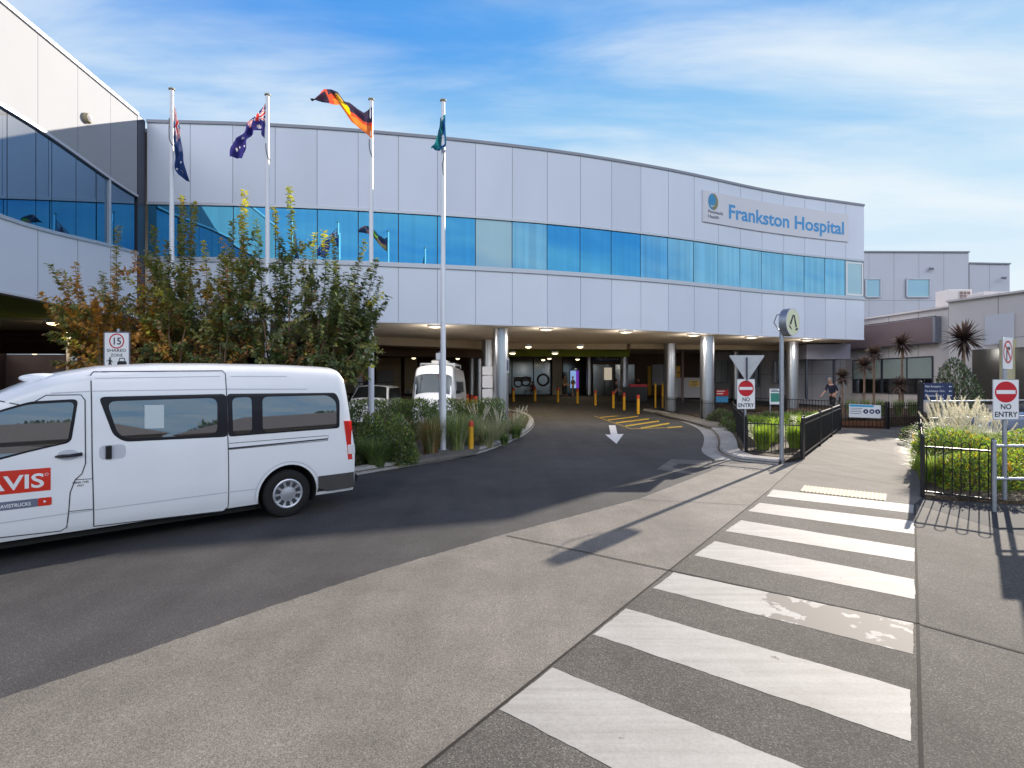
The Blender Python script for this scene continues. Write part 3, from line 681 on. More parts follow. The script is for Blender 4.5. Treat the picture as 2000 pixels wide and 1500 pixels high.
wing_strip(lambda y: 12.4, lambda y: 12.52, -.4, .06).build('coping', M['sign_panel'], wing)
wing_strip(lambda y: 4.45, lambda y: 4.52, -.3, .02).build('soffit_lip', M['sign_panel'], wing)
wing_strip(lambda y: 4.6, lambda y: 12.3, -.5, -.14).build('structural_wall', M['groove'], wing)
GY = [wY(x) for x in (266, 215, 192, 152, 105, 74, 18)]
while GY[-1] > 6: GY.append(GY[-1] - .83)
for a, b in zip(GY, GY[1:]):
    mb = MB(); a_, b_ = a - .012, b + .012; m_ = (a_ + b_) / 2
    for u, v in ((a_, m_), (m_, b_)): mb.quad(wpt(u, wbot(u), -.06), wpt(v, wbot(v), -.06), wpt(v, wtop(v), -.06), wpt(u, wtop(u), -.06))
    mb.build('window_pane', M['glass_wing'], wing, fix=False)
mb = MB(); y = wY(214); mb.bar(wpt(y, wbot(y), -.02), wpt(y, wtop(y), -.02), .09, .09); mb.build('mullion', M['alu'], wing)
mb = MB(); mb.prism([(-14.60, 20.63), (-14.66, 21.14), (-15.1, 21.14), (-15.1, 20.63)], 4.5, 12.45); mb.build('corner_recess', M['recess'], wing)
mb = MB(); mb.prism([(wx(20.6) - .3, 20.6), (wx(6) - .3, 6), (-60, 6), (-60, 20.6)], 4.5, 4.7); mb.build('soffit', M['green_light_tint'], wing)
mb = MB(); mb.prism([(wx(20.6) - .45, 20.6), (wx(6) - .45, 6), (-60, 6), (-60, 20.6)], 12.1, 12.3); mb.build('roof', M['roof'], wing)
mb = MB(); mb.prism([(-60, 5.6), (-60, 6), (wx(6) - .0, 6), (wx(6), 5.6)], 4.5, 12.3); mb.build('end_wall', M['panel'], wing)
wl = empty('wall_lamp', wpt(wY(167), 10.87), 0, 'round bulkhead lamp high on the sunlit white wing wall', 'lamp')
mb = MB(); mb.lathe([(.10, -.02), (.17, .02), (.17, .10), (.12, .16), (.03, .17)], wpt(wY(167), 10.87), 18, 'X'); mb.build('lamp_housing', M['beige'], wl, auto=40)
mb = MB(); mb.lathe([(.11, .16), (.06, .19), (.01, .2)], wpt(wY(167), 10.87), 18, 'X'); mb.build('lens', M['grey_wall'], wl, auto=40)

# ------------------------------------------------------------------ hospital name sign on the facade
s0, s1 = s_at_px(1371), s_at_px(1655)
hs = empty('hospital_sign', fpt((s0 + s1) / 2, 10.95, .06), 0, 'pale name board reading Frankston Hospital beside a round blue emblem, high on the curved facade', 'sign')
mb = MB(); ss = [s0 + (s1 - s0) * i / 12 for i in range(13)]
for a, b in zip(ss, ss[1:]):
    A = [fpt(a, 10.17, .01), fpt(a, 10.17, .07), fpt(a, 11.78, .07), fpt(a, 11.78, .01)]; C = [fpt(b, 10.17, .01), fpt(b, 10.17, .07), fpt(b, 11.78, .07), fpt(b, 11.78, .01)]
    for k in range(4): mb.quad(A[k], C[k], C[(k + 1) % 4], A[(k + 1) % 4])
mb.quad(*[fpt(s0, z, o) for z, o in ((10.17, .01), (11.78, .01), (11.78, .07), (10.17, .07))]); mb.build('board', M['sign_panel'], hs)
def curve_text(name, body, sa, sb, zbase, cap, m, off=.08):
    tm = MB(); put_text(tm, body, (0, 0, 0), (1, 0, 0), (0, 0, 1), cap, width=sb - sa, align='LEFT', bold=.022 if cap > .5 else .01)
    x0 = min(v[0] for v in tm.v); tm.v = [tuple(fpt(sa + v[0] - x0, zbase + v[2], off)) for v in tm.v]
    return tm.build(name, m, hs, fix=False)
curve_text('lettering', 'Frankston Hospital', s_at_px(1421.5), s_at_px(1646), 10.575, .74, M['logo_blue'])
curve_text('small_lettering', 'Peninsula', s_at_px(1381), s_at_px(1410), 10.66, .17, M['logo_text']); curve_text('small_lettering', 'Health', s_at_px(1381), s_at_px(1402), 10.41, .17, M['logo_text'])
def emblem():
    e = MB(); sc = s_at_px(1390.5); zc = 11.26
    def P(x, z, o): return fpt(sc + x, zc + z, o)
    def disc(cx, cz, rx, rz, mi, o, a0=0, a1=360, n=36, rin=0.0, shift=(0, 0)):
        pts = []
        for i in range(n):
            th = R(a0 + (a1 - a0) * i / (n - 1)); pts.append((cx + rx * math.cos(th), cz + rz * math.sin(th)))
        inner = [(cx + shift[0] + rx * rin * math.cos(R(a1 + (a0 - a1) * i / (n - 1))), cz + shift[1] + rz * rin * math.sin(R(a1 + (a0 - a1) * i / (n - 1)))) for i in range(n)]
        if rin > 0:
            for i in range(n - 1): e.quad(P(*pts[i], o), P(*pts[i + 1], o), P(*inner[n - 2 - i], o), P(*inner[n - 1 - i], o), mi)
        else: e.add([P(x, z, o) for x, z in pts], [tuple(range(n))], mi)
    disc(-.04, .08, .25, .28, 0, .081)                                       # blue disc
    disc(0, 0, .33, .42, 0, .0815, 95, 290, rin=.86, shift=(.05, .03))          # blue crescent on the left
    disc(.02, 0, .32, .42, 1, .0822, -95, 88, rin=.72, shift=(-.07, .05))       # olive crescent on the right
    return e
emblem().build('emblem', [M['logo_mid'], M['logo_olive']], hs, fix=False)

# ------------------------------------------------------------------ lamps under the canopy
def soffit_lamp(px, py, i, desc):
    x, y = gp(px, py, 4.45); t = empty('ceiling_lamp', (x, y, 4.51), 0, desc, 'lamp', 'oval lamps under the soffit')
    mb = MB(); mb.lathe([(.33, -.001), (.35, -.03), (.34, -.05)], (x, y, 4.51), 20); mb.build('lamp_rim', M['alu'], t, auto=40)
    mb = MB(); mb.lathe([(.315, -.048), (.31, -.075), (.2, -.105), (.02, -.115)], (x, y, 4.51), 20); mb.build('diffuser', M['lamp_dim'], t, smooth=True)
    l = bpy.data.lights.new('lamp_glow', 'SPOT'); l.energy = 260; l.color = (1, .92, .82); l.shadow_soft_size = .12; l.spot_size = R(176); l.spot_blend = .3
    o = bpy.data.objects.new('lamp_glow', l); COL.objects.link(o); o.parent = t; o.location = (0, 0, -.14)
    l = bpy.data.lights.new('soffit_fill', 'POINT'); l.energy = 45; l.color = (1, .93, .84); l.shadow_soft_size = .2  # unseen extra light below the fixture, added to brighten the soffit
    o = bpy.data.objects.new('soffit_fill', l); COL.objects.link(o); o.parent = t; o.location = (0, 0, -.55)
for i, (px, py, d) in enumerate([(850, 638, 'round soffit lamp just left of the rightmost flagpole'), (1067, 643.5, 'round soffit lamp right of the nearest steel column'), (1223, 648.5, 'round soffit lamp midway between the left and right steel columns'),
                      (1354, 655, 'round soffit lamp left of the second-right front steel column'), (1468, 659.5, 'round soffit lamp above the white triangular sign'), (1577, 664.5, 'rightmost round soffit lamp, right of the round crossing beacon')]):
    soffit_lamp(px, py, i, d)
def down_lamp(px, py, z, d, r=.13, power=0):
    x, y = gp(px, py, z); t = empty('downlight', (x, y, z), 0, d, 'lamp', 'lit warm downlights under the canopy')
    mb = MB(); mb.lathe([(r + .06, .12), (r + .06, 0), (r + .03, -.01)], (x, y, z), 16); mb.build('lamp_rim', M['alu'], t, auto=40)
    mb = MB(); mb.lathe([(r + .02, -.012), (r, -.05), (r * .5, -.09), (.01, -.1)], (x, y, z), 16); mb.build('lit_lens', M['lamp_on'], t, smooth=True)
    if power:
        l = bpy.data.lights.new('downlight_glow', 'SPOT'); l.energy = power; l.color = (1, .80, .52); l.shadow_soft_size = .15; l.spot_size = R(150); l.spot_blend = .6
        o = bpy.data.objects.new('downlight_glow', l); COL.objects.link(o); o.parent = t; o.location = (0, 0, -.16)
for i, (px, py, z, d, r, p) in enumerate([
    (1032, 677, 4.08, 'bright warm downlight, left of the front pair under the canopy', .16, 220), (1133, 677, 4.08, 'bright warm downlight, right of the front pair under the canopy', .16, 220),
    (1001, 689.5, 3.9, 'warm downlight against the green-lit beam beside the big column', .18, 160), (1084, 689.5, 3.9, 'warm downlight centred on the green-lit beam', .18, 160),
    (1061, 702.5, 3.9, 'small far downlight, lower left of the far pair near the entrance glass', .15, 0), (1073, 700, 3.95, 'small far downlight, upper right of the far pair near the entrance glass', .15, 0),
    (1128, 701.5, 3.9, 'small far downlight over the standing pair by the screen', .15, 120), (808, 699, 3.9, 'small lit downlight left above the parked campervan', .14, 120),
    (894, 700, 3.9, 'small lit downlight right above the parked campervan', .14, 120), (67, 690, 4.0, 'left lit downlight in the dark undercroft', .16, 400),
    (125, 685, 4.05, 'right lit downlight in the dark undercroft', .16, 400), (108, 631, 4.4, 'near oval downlight on the green-lit soffit', .25, 250)]):
    down_lamp(px, py, z, d, r, p)

# ------------------------------------------------------------------ entrance building under the canopy
ent = empty('entrance_building', (6, 49, .8), 0, 'dim glazed main entrance at the back of the covered driveway', 'building')
def wall_seg(name, a, b, z0, z1, m, th=.2, parent=None, lift=0):
    mb = MB(); mb.bar((a[0], a[1], (z0 + z1) / 2), (b[0], b[1], (z0 + z1) / 2), th, z1 - z0); return mb.build(name, m, parent or ent)
def wpx(px, Y): return ((px - 1000) / F * Y, Y)
def quad_px(mb, px0, px1, y0, y1, Y0, Y1=None, mi=0, off=0):
    Y1 = Y1 or Y0; mb.quad(wp(px0, y1, Y0 - off), wp(px1, y1, Y1 - off), wp(px1, y0, Y1 - off), wp(px0, y0, Y0 - off), mi)
# dark back wall left of the entrance, with pale panels
wall_seg('back_wall', (-45, 47), (-1.2, 51), 0, 4.5, M['dark_in']); wall_seg('back_wall', (-45, 5.9), (-45, 47), 0, 4.6, M['dark_in']); wall_seg('back_wall', (-45, 5.9), (-13.4, 5.9), 0, 4.5, M['dark_in'])  # left and near segments added to shut daylight out of the undercroft
for k, (a, b) in enumerate([(735, 783), (790, 815), (640, 700), (560, 620)]):
    mb = MB(); quad_px(mb, a, b, 699, 768, 46.6, 46.7); mb.build('wall_panel', M['beam'], ent)
mb = MB(); quad_px(mb, 738, 768, 724, 768, 46.4); mb.build('roller_door', M['grey_wall'], ent)
# glazing: x 1000..1200
gx = [960, 1000, 1042, 1078]
for a, b in zip(gx, gx[1:]):
    mb = MB(); quad_px(mb, a + 1, b - 1, 695, 779, 51); mb.build('glass_wall', M['glass_in'], ent)
mb = MB(); mb.box(wp(1088, 737, 49.6), (.9, .5, 4.2)); mb.build('wall_pier', M['soffit'], ent)
for a, b in [(1099, 1128), (1129, 1150)]:
    mb = MB(); quad_px(mb, a + 1, b - 1, 697, 780, 52); mb.build('entrance_door', M['glass_in'], ent)
wall_seg('side_wall', wpx(1148, 52), wpx(1164, 47), 0, 4.4, M['dark_in'])
for a, b in zip([1158, 1180, 1200, 1222, 1250], [1180, 1200, 1222, 1250, 1276]):
    mb = MB(); quad_px(mb, a + .7, b - .7, 712, 784, 46.5); mb.build('glass_wall', M['glass_in'], ent)
wall_seg('fascia', wpx(1150, 46.7), wpx(1300, 46.7), 3.5, 4.4, M['dark_in'], .3)
mb = MB(); quad_px(mb, 1265, 1272, 715, 785, 46.2); mb.build('yellow_door_trim', M['bollard_y'], ent)
mb = MB(); quad_px(mb, 1274, 1296, 712, 752, 45.8); mb.build('poster_panel', M['grey_wall'], ent)
mb = MB(); quad_px(mb, 1180, 1195, 718, 742, 46.2); mb.build('wall_notice', M['lamp_dim'], ent)  # notice made to glow with the lamp diffuser's emission
mb = MB(); quad_px(mb, 1254, 1300, 708, 786, 46.55); mb.build('wall_panel', M['beam'], ent)
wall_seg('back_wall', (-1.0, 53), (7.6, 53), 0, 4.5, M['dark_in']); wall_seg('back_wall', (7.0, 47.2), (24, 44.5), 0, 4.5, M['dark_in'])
# grey-panelled entry wall on the right (x 1300..1690)
ew = empty('entry_wall', (14.5, 37, .5), 0, 'grey panelled wall with narrow windows behind the right-hand columns', 'wall')
def pan_wall(a, b, z0, z1, step, m, parent, zsplit=()):
    a, b = Vector(a), Vector(b); n = max(1, round((b - a).length / step)); d = (b - a) / n; t = d.normalized(); nn = Vector((t.y, -t.x))
    zs = [z0] + list(zsplit) + [z1]; mb = MB()
    for i in range(n):
        for z_, Z_ in zip(zs, zs[1:]):
            p, q = a + d * i + t * .012, a + d * (i + 1) - t * .012
            mb.quad((p.x, p.y, z_ + .012), (q.x, q.y, z_ + .012), (q.x, q.y, Z_ - .012), (p.x, p.y, Z_ - .012))
    p, q = a - nn * .03, b - nn * .03
    mb.quad((p.x, p.y, z0), (q.x, q.y, z0), (q.x, q.y, z1), (p.x, p.y, z1), 1)
    p2, q2 = a - nn * .25, b - nn * .25
    mb.quad((p2.x, p2.y, z0), (q2.x, q2.y, z0), (q2.x, q2.y, z1), (p2.x, p2.y, z1), 1); mb.quad((p.x, p.y, z1), (q.x, q.y, z1), (q2.x, q2.y, z1), (p2.x, p2.y, z1), 1)
    return mb.build('wall_panels', [m, M['groove']], parent, fix=False)
pan_wall(wpx(1395, 43), wpx(1700, 36), 0, 4.5, 1.9, M['grey_wall'], ew, (2.6,))
for (a, b, y0, y1, Ya, m) in [(1397, 1421, 704, 747, 42.1, 'frosted'), (1462, 1484, 706, 755, 40.6, 'glass_dark'), (1511, 1526, 706, 748, 39.4, 'glass_dark')]:  # first pane's pale frosted colour stands for bright reflections
    mb = MB(); quad_px(mb, a, b, y0, y1, Ya); fr = mb.build('window_pane', M[m], ew, fix=False)
    f = MB(); f.bar(wp(a, y1, Ya - .03), wp(a, y0, Ya - .03), .08); f.bar(wp(b, y1, Ya - .03), wp(b, y0, Ya - .03), .08); f.bar(wp((a + b) / 2, y1, Ya - .03), wp((a + b) / 2, y0, Ya - .03), .06); f.build('window_frame', M['coping'], fr)
lw = empty('screen_wall', (12, 40, .6), 0, 'low grey screen wall carrying a yellow notice between two steel columns', 'wall')
mb = MB(); mb.bar(wp(1302, 757, 40), wp(1392, 757, 40), .25, 1.5); mb.build('wall_body', M['grey_wall'], lw)
mb = MB(); mb.tube([(wp(1333, 786, 39.5)), (wp(1333, 672, 39.5))], .1, 10); mb.build('brown_downpipe', M['brown_panel'], lw)
yn = empty('yellow_notice', wp(1356, 749, 39.8), 0, 'small yellow notice board on the grey screen wall', 'sign')
mb = MB(); mb.box(wp(1356, 749, 39.8), (.76, .03, .46)); mb.build('plate', mat('notice_yellow', rgb(226, 190, 104), .6), yn)
mb = MB()
for k, w in enumerate((.5, .4, .56, .3)): c = wp(1356, 749, 39.77); mb.box((c.x, c.y, c.z + .15 - k * .1), (w, .01, .035))
mb.build('text_lines', M['sign_black'], yn)
yp = empty('yellow_wall_sign', wp(1324, 730, 42), 0, 'small square yellow sign with a black arrow beside the brown downpipe', 'sign')
mb = MB(); mb.box(wp(1324.5, 726, 42), (.32, .03, .9)); mb.build('plate', M['bollard_y'], yp)
mb = MB(); c = wp(1324.5, 728, 41.97); mb.add([c + Vector((-.1, 0, 0)), c + Vector((.1, 0, .1)), c + Vector((.1, 0, -.1))], [(0, 1, 2)]); mb.build('arrow', M['sign_black'], yp)
rs = empty('red_sign', wp(1410, 768, 37), 0, 'red and blue information sign standing low between the columns and the white triangle', 'sign')
mb = MB(); mb.box(wp(1410, 767, 37), (.85, .05, .42)); mb.build('red_panel', M['sign_red'], rs)
mb = MB(); mb.box(wp(1410, 780, 37), (.85, .05, .42)); mb.build('blue_panel', M['logo_blue'], rs)
mb = MB(); mb.tube([wp(1410, 788, 37.1), wp(1410, 764, 37.1)], .04); mb.build('post', M['galv'], rs)
mb = MB(); mb.box(wp(1408, 764, 36.96), (.55, .01, .07)); mb.box(wp(1406, 769, 36.96), (.45, .01, .07)); mb.build('text_lines', M['sign_white'], rs)
me_ = empty('main_entrance_sign', wp(1187, 699, 46), 0, 'dark fascia sign reading Main Entrance under the canopy', 'sign')
mb = MB(); mb.box(wp(1186, 700, 46.1), (2.7, .06, .62)); mb.build('board', M['navy'], me_)
mb = MB(); put_text(mb, 'Main Entrance', wp(1187, 703.5, 46.05), (1, 0, 0), (0, 0, 1), .27, width=1.9); mb.build('lettering', M['sign_grey'], me_, fix=False)
ds = empty('digital_screen', wp(1122, 742, 47), 0, 'glowing purple and blue display screen beside the entrance doors', 'screen')
mb = MB(); c = wp(1122, 741, 47); mb.box(c, (.86, .12, 1.75)); mb.box((c.x, c.y, 1.0), (.6, .1, .7)); mb.build('screen_case', M['black_gloss'], ds)
mb = MB(); mb.box((c.x - .12, c.y - .063, c.z), (.5, .01, 1.55)); mb.build('screen_image', mat('screen_blue', rgb(150, 190, 235), .4, emit=rgb(150, 190, 245), estr=.7), ds)
mb = MB(); mb.box((c.x + .25, c.y - .063, c.z), (.24, .01, 1.55)); mb.build('screen_image', mat('screen_purple', rgb(110, 50, 160), .4, emit=rgb(120, 50, 190), estr=.7), ds)
# mural roundels on the entrance glass: pale discs
mu = empty('glass_mural', wp(1040, 740, 50.8), 0, 'pale roundel graphics stuck on the entrance glass', 'mural')
mb = MB()
for (px, py, r) in [(1027, 745, .5), (1061, 742, .62), (1012, 748, .45)]:
    c = wp(px, py, 50.85); n = 24
    o_ = [c + Vector((r * math.cos(2 * math.pi * i / n), 0, r * math.sin(2 * math.pi * i / n))) for i in range(n)]; q_ = [c + (p - c) * .7 for p in o_]
    for i in range(n): mb.quad(o_[i], o_[(i + 1) % n], q_[(i + 1) % n], q_[i])
mb.build('roundel', M['dark_in'], mu, fix=False)
mb = MB(); quad_px(mb, 1003, 1038, 736, 745, 50.9); mb.build('pale_stripe', M['grey_wall'], mu, fix=False)

# ------------------------------------------------------------------ pale rear block (far right, behind)
rbk = empty('rear_block', (38, 50, 0), 0, 'pale mauve panelled block with a stepped parapet and small square windows', 'building')
def bxz(px0, px1, ytop, Y, name='wall'):
    a, b = wpx(px0, Y), wpx(px1, Y); zt = wp(0, ytop, Y).z
    return pan_wall(a, b, 0, zt, 2.35, M['mauve_wall'], rbk, (zt - 9.0, zt - 6.9, zt - 4.6))
bxz(1600, 1892, 492, 50); 
a, b = wpx(1893, 50.2), wpx(1972, 50.2); zt = wp(0, 515, 50).z; pan_wall(a, b, 0, zt, 1.9, M['mauve_wall'], rbk, (zt - 5.9, zt - 3.6))
mb = MB(); mb.prism([wpx(1600, 50.3), wpx(1892, 50.3), (wpx(1892, 50.3)[0], 66), (wpx(1600, 50)[0], 66)], 0, wp(0, 493, 50).z); mb.prism([wpx(1893, 50.5), wpx(1972, 50.5), (wpx(1972, 50.3)[0], 66), (wpx(1893, 50)[0], 66)], 0, zt - .02); mb.build('block_body', M['mauve_wall'], rbk)
mb = MB(); mb.bar(wp(1600, 491.5, 50), wp(1892, 492.5, 50), .3, .12); mb.bar(wp(1893, 514, 50.2), wp(1972, 515.5, 50.2), .3, .12); mb.build('coping', M['coping'], rbk)
for (x0, x1) in [(1691, 1720), (1771, 1816), (1640, 1668)]:
    mb = MB(); quad_px(mb, x0, x1, 545, 580, 49.9); p = mb.build('window_pane', M['glass_pale'], rbk, fix=False)
    f = MB()
    for q in [(x0, 545, x1, 545), (x0, 580, x1, 580), (x0, 545, x0, 580), (x1, 545, x1, 580)]: f.bar(wp(q[0], q[1], 49.86), wp(q[2], q[3], 49.86), .1)
    f.build('window_frame', M['alu'], p)
for (px, py) in [(1819, 525), (1961, 543)]:
    t = empty('wall_floodlight', wp(px, py, 49.7), 0, 'tiny floodlight on the rear block wall, %s' % ('above the square windows' if px < 1900 else 'on the lower stepped part at far right'), 'lamp')
    mb = MB(); c = wp(px, py, 49.7); mb.box(c, (.34, .2, .2), Matrix.Rotation(R(25), 3, 'X')); mb.build('lamp_housing', M['coping'], t); mb = MB(); mb.bar(c + Vector((0, .08, 0)), c + Vector((0, .36, .06)), .06); mb.build('bracket', M['coping'], t)

# ------------------------------------------------------------------ low pale building on the right
low = empty('low_building', (25, 30, 0), 0, 'low pale panelled building with a long brown sign box and frosted windows, at right', 'building')
L0, L1, L2, L3 = Vector((23.2, 37.5)), Vector((24.45, 29.4)), Vector((23.6, 28.6)), Vector((25.6, 22.0))
LZ = 6.2
def lp(t, z, off=0.0):     # along the long wall from far (t=0) to near (t=1)
    p = L0.lerp(L1, t); d = (L1 - L0).normalized(); n = Vector((d.y, -d.x)); return Vector((p.x + n.x * off, p.y + n.y * off, z))
def t_px(px, a=L0, b=L1):
    k = (px - 1000) / F; return (a.x - k * a.y) / (k * (b.y - a.y) - (b.x - a.x))
def zat(px, py, a=L0, b=L1): t = t_px(px, a, b); p = a.lerp(b, t); return EYE - (py - HY) / F * p.y
pan_wall(L0, L1, 0, LZ, 2.0, M['cream_wall'], low, (2.35, 4.35)); pan_wall(L1 + Vector((0, 0)), L2, 0, LZ + .15, 1.2, M['mauve_wall'], low); pan_wall(L2, L3, 0, LZ + .12, 2.2, M['cream_wall'], low, (4.2,))
mb = MB(); mb.prism([(L0.x + .3, L0.y), (L1.x + .3, L1.y), (L2.x + .32, L2.y + .1), (L3.x + .3, L3.y), (45, 22), (45, 37.5)], 0.0, LZ - .05); mb.build('building_body', M['cream_wall'], low)
mb = MB(); mb.bar((L0.x, L0.y, LZ + .03), (L1.x, L1.y, LZ + .03), .4, .1); mb.bar((L2.x, L2.y, LZ + .17), (L3.x, L3.y, LZ + .17), .4, .1); mb.build('coping', M['cream_wall'], low)
d = (L1 - L0).normalized(); n = Vector((d.y, -d.x))
def lbox(px0, px1, z0, z1, o0, o1, m, name, parent=low, fix=True):
    t0, t1 = t_px(px0), t_px(px1); mb = MB()
    A = [lp(t0, z0, o0), lp(t0, z0, o1), lp(t0, z1, o1), lp(t0, z1, o0)]; C = [lp(t1, z0, o0), lp(t1, z0, o1), lp(t1, z1, o1), lp(t1, z1, o0)]
    for k in range(4): mb.quad(A[k], C[k], C[(k + 1) % 4], A[(k + 1) % 4])
    mb.quad(*A); mb.quad(*C); return mb.build(name, m, parent)
bs = empty('sign_box', lp(.5, 4.9, .2), 0, 'long blank brown sign box mounted on the low building', 'sign')
lbox(1660, 1834, 4.28, 5.72, .02, .40, M['brown_panel'], 'sign_face', bs); lbox(1834, 1839, 4.26, 5.76, .02, .42, M['coping'], 'end_cap', bs)
mb = MB(); mb.bar(lp(t_px(1660), 4.25, .4), lp(t_px(1839), 4.25, .4), .06); mb.bar(lp(t_px(1660), 5.76, .4), lp(t_px(1839), 5.76, .4), .05); mb.build('edge_trim', M['recess'], bs)
for (x0, x1) in [(1668, 1722), (1726, 1772), (1774, 1822)]:
    p = lbox(x0, x1, 2.25, 3.45, .01, .05, M['frosted'], 'frosted_pane'); q = lbox(x0, x1, 1.35, 2.2, .01, .045, M['glass_dark'], 'dark_pane')
    f = MB()
    for z in (1.33, 2.22, 3.5): f.bar(lp(t_px(x0 - 1), z, .05), lp(t_px(x1 + 1), z, .05), .06)
    for x in (x0 - .7, x1 + .7): f.bar(lp(t_px(x), 1.33, .05), lp(t_px(x), 3.5, .05), .06)
    f.build('window_frame', M['recess'], p)
mb = MB(); y = 25.0
def zz(px, py, a=L2, b=L3): return EYE - (py - HY) / F * a.lerp(b, t_px(px, a, b)).y
d2 = (L3 - L2).normalized(); n2 = Vector((d2.y, -d2.x))
def lq(px0, px1, z0, z1, off):
    t0, t1 = t_px(px0, L2, L3), t_px(px1, L2, L3); a = L2.lerp(L3, t0) + n2 * off; b = L2.lerp(L3, t1) + n2 * off
    return [(a.x, a.y, z0), (b.x, b.y, z0), (b.x, b.y, z1), (a.x, a.y, z1)]
mb.quad(*lq(1925, 1983, 3.9, 5.4, .06)); mb.build('reflected_light_patch', M['sign_panel'], low, fix=False)  # bright reflected light laid on the wall as a pale sheet
mb = MB(); mb.quad(*lq(1900, 2080, .9, 3.7, .05)); mb.build('dark_window', M['glass_in'], low, fix=False)
mb = MB(); p = L2 + Vector((-.1, -1.6)); mb.lathe([(.33, 0.4), (.33, 4.1)], (p.x + .9, p.y - 1.0, 0), 20); mb.build('round_column', mat('cream_column', rgb(206, 198, 160), .6), low, auto=40)
# small flat entry roof between the two buildings
fr = empty('entry_canopy', (19.5, 34, 3.4), 0, 'small flat grey canopy roof on dark posts left of the low building', 'canopy')
mb = MB(); mb.box(wp(1597, 689, 34.5), (2.75, 2.4, .95)); mb.build('canopy_roof', mat('canopy_grey', rgb(142, 142, 158), .5, var=.06), fr, bevel=.02)
mb = MB(); mb.box(wp(1562, 700, 35.6), (.9, .4, .5)); mb.build('side_fascia', M['coping'], fr)
for px in (1575, 1629): mb = MB(); mb.bar(wp(px, 780, 33.6), wp(px, 700, 33.6), .12); mb.build('post', M['recess'], fr)
mb = MB(); mb.box(wp(1606, 668, 38), (2.4, .1, .5)); mb.build('brick_strip', M['beam'], fr)
# roof air-conditioning units
def acu(px, py, Y, w, h, d, label):
    c = wp(px, py, Y); t = empty('air_conditioner', (c.x, c.y, c.z - h / 2), 0, label, 'air conditioner', 'roof air-conditioning units')
    mb = MB(); mb.box(c, (w, d, h)); mb.build('cabinet', M['cream_wall'], t, bevel=.02)
    mb = MB(); x0, x1 = c.x - w * .05, c.x + w * .42; yf = c.y - d / 2 - .012
    mb.quad((x0, yf, c.z - h * .36), (x1, yf, c.z - h * .36), (x1, yf, c.z + h * .4), (x0, yf, c.z + h * .4)); mb.build('grille', M['brown_panel'], t)
    mb = MB()
    for i in range(5): z = c.z - h * .3 + h * .66 * i / 4; mb.bar((x0, yf - .01, z), (x1, yf - .01, z), .02)
    for i in range(4): x = x0 + (x1 - x0) * i / 3; mb.bar((x, yf - .014, c.z - h * .36), (x, yf - .014, c.z + h * .4), .02)
    mb.build('grille_bars', M['cream_wall'], t); mb = MB(); mb.box((c.x, c.y, c.z - h / 2 - .1), (w * .9, d * .8, .2)); mb.build('base', M['coping'], t)
acu(1862, 584, 33, 1.45, 1.0, 1.0, 'boxy roof air conditioner with a square dark grille, left of the two'); acu(1933, 585, 31.5, 1.75, .72, 1.2, 'flatter roof air conditioner, right of the two on the low roof')

# ------------------------------------------------------------------ fences, rails
def loop_fence(name, a, b, h, label, z=0.0, nposts=2, step=.115, loop=True, group=None, post_h=None, spear=False, zb=None):
    a, b = Vector(a), Vector(b); zb = z if zb is None else zb; t = empty(name, (a.x, a.y, z), 0, label, 'fence', group); dv = b - a; Ln = dv.length; u = dv / Ln
    def P(s, zz): p = a + u * s; return Vector((p.x, p.y, z + (zb - z) * s / Ln + zz))
    mb = MB(); mb.bar(P(0, .10), P(Ln, .10), .03, .03); mb.bar(P(0, h - .14), P(Ln, h - .14), .035, .03)
    n = int(Ln / step); n -= n % 2; st = Ln / n
    for i in range(n // 2 if loop else 0):
        s0, s1 = (2 * i + .5) * st, (2 * i + 1.5) * st
        pts = [P(s0, .08), P(s0, h - .08)] + [P((s0 + s1) / 2 - (s1 - s0) / 2 * math.cos(math.pi * k / 6), h - .08 + (s1 - s0) / 2 * math.sin(math.pi * k / 6)) for k in range(1, 6)] + [P(s1, h - .08), P(s1, .08)]
        mb.tube(pts, .009, 5)
    if not loop:
        for i in range(n): s = (i + .5) * st; mb.bar(P(s, .06), P(s, h + (.0 if spear else -.1)), .016)
    mb.build('picket_panel', M['black_metal'], t)
    for i in range(nposts):
        s = Ln * i / max(1, nposts - 1); q = MB(); ph = post_h or h + .02; p = P(s, 0)
        q.box(p + Vector((0, 0, ph / 2)), (.06, .06, ph), Matrix.Rotation(math.atan2(u.y, u.x), 3, 'Z')); q.lathe([(.03, ph), (.035, ph + .015), (.022, ph + .05), (.002, ph + .06)], p, 10); q.build('post', M['black_metal'], t)
    return t
loop_fence('loop_top_fence', gp(1457, 886, .05), gp(1567, 899, .0), 1.0, 'black loop-top fence in front of the bright green grasses, left of the footpath', .03, 2, .085)
loop_fence('loop_top_fence', gp(1432, 838), gp(1456, 885), 1.05, 'dark loop-top fence running back from the white triangle sign along the driveway kerb', .05, 3, .16)
loop_fence('bar_fence', gp(1290, 806), gp(1432, 836), 1.0, 'black bar fence between the steel columns', .10, 4, .16)
loop_fence('bar_fence', (12.4, 28.5), gp(1640, 838), .95, 'black picket fence behind the green grasses below the entry canopy', .38, 3, .16, False)
bf0, bf1, bf2 = gp(1640, 836), gp(1731, 838), gp(1800, 834)
loop_fence('bar_fence', bf0, bf1, 1.12, 'black picket fence across the end of the footpath carrying the white banner', .0, 2, .13, False, spear=True)
loop_fence('bar_fence', (bf1[0] + .1, bf1[1]), bf2, 1.12, 'black picket fence at the footpath end, between the banner and the navy sign', .0, 2, .13, False, spear=True)
loop_fence('loop_top_fence', gp(1802, 971), gp(1940, 988), 1.02, 'black loop-top fence in front of the yellow-green hedge at right', .0, 2, .10)
loop_fence('bar_fence', gp(1802, 968), (17.4, 22.6), 1.0, 'black picket fence running along the right side of the footpath', .0, 6, .12, False, spear=True)
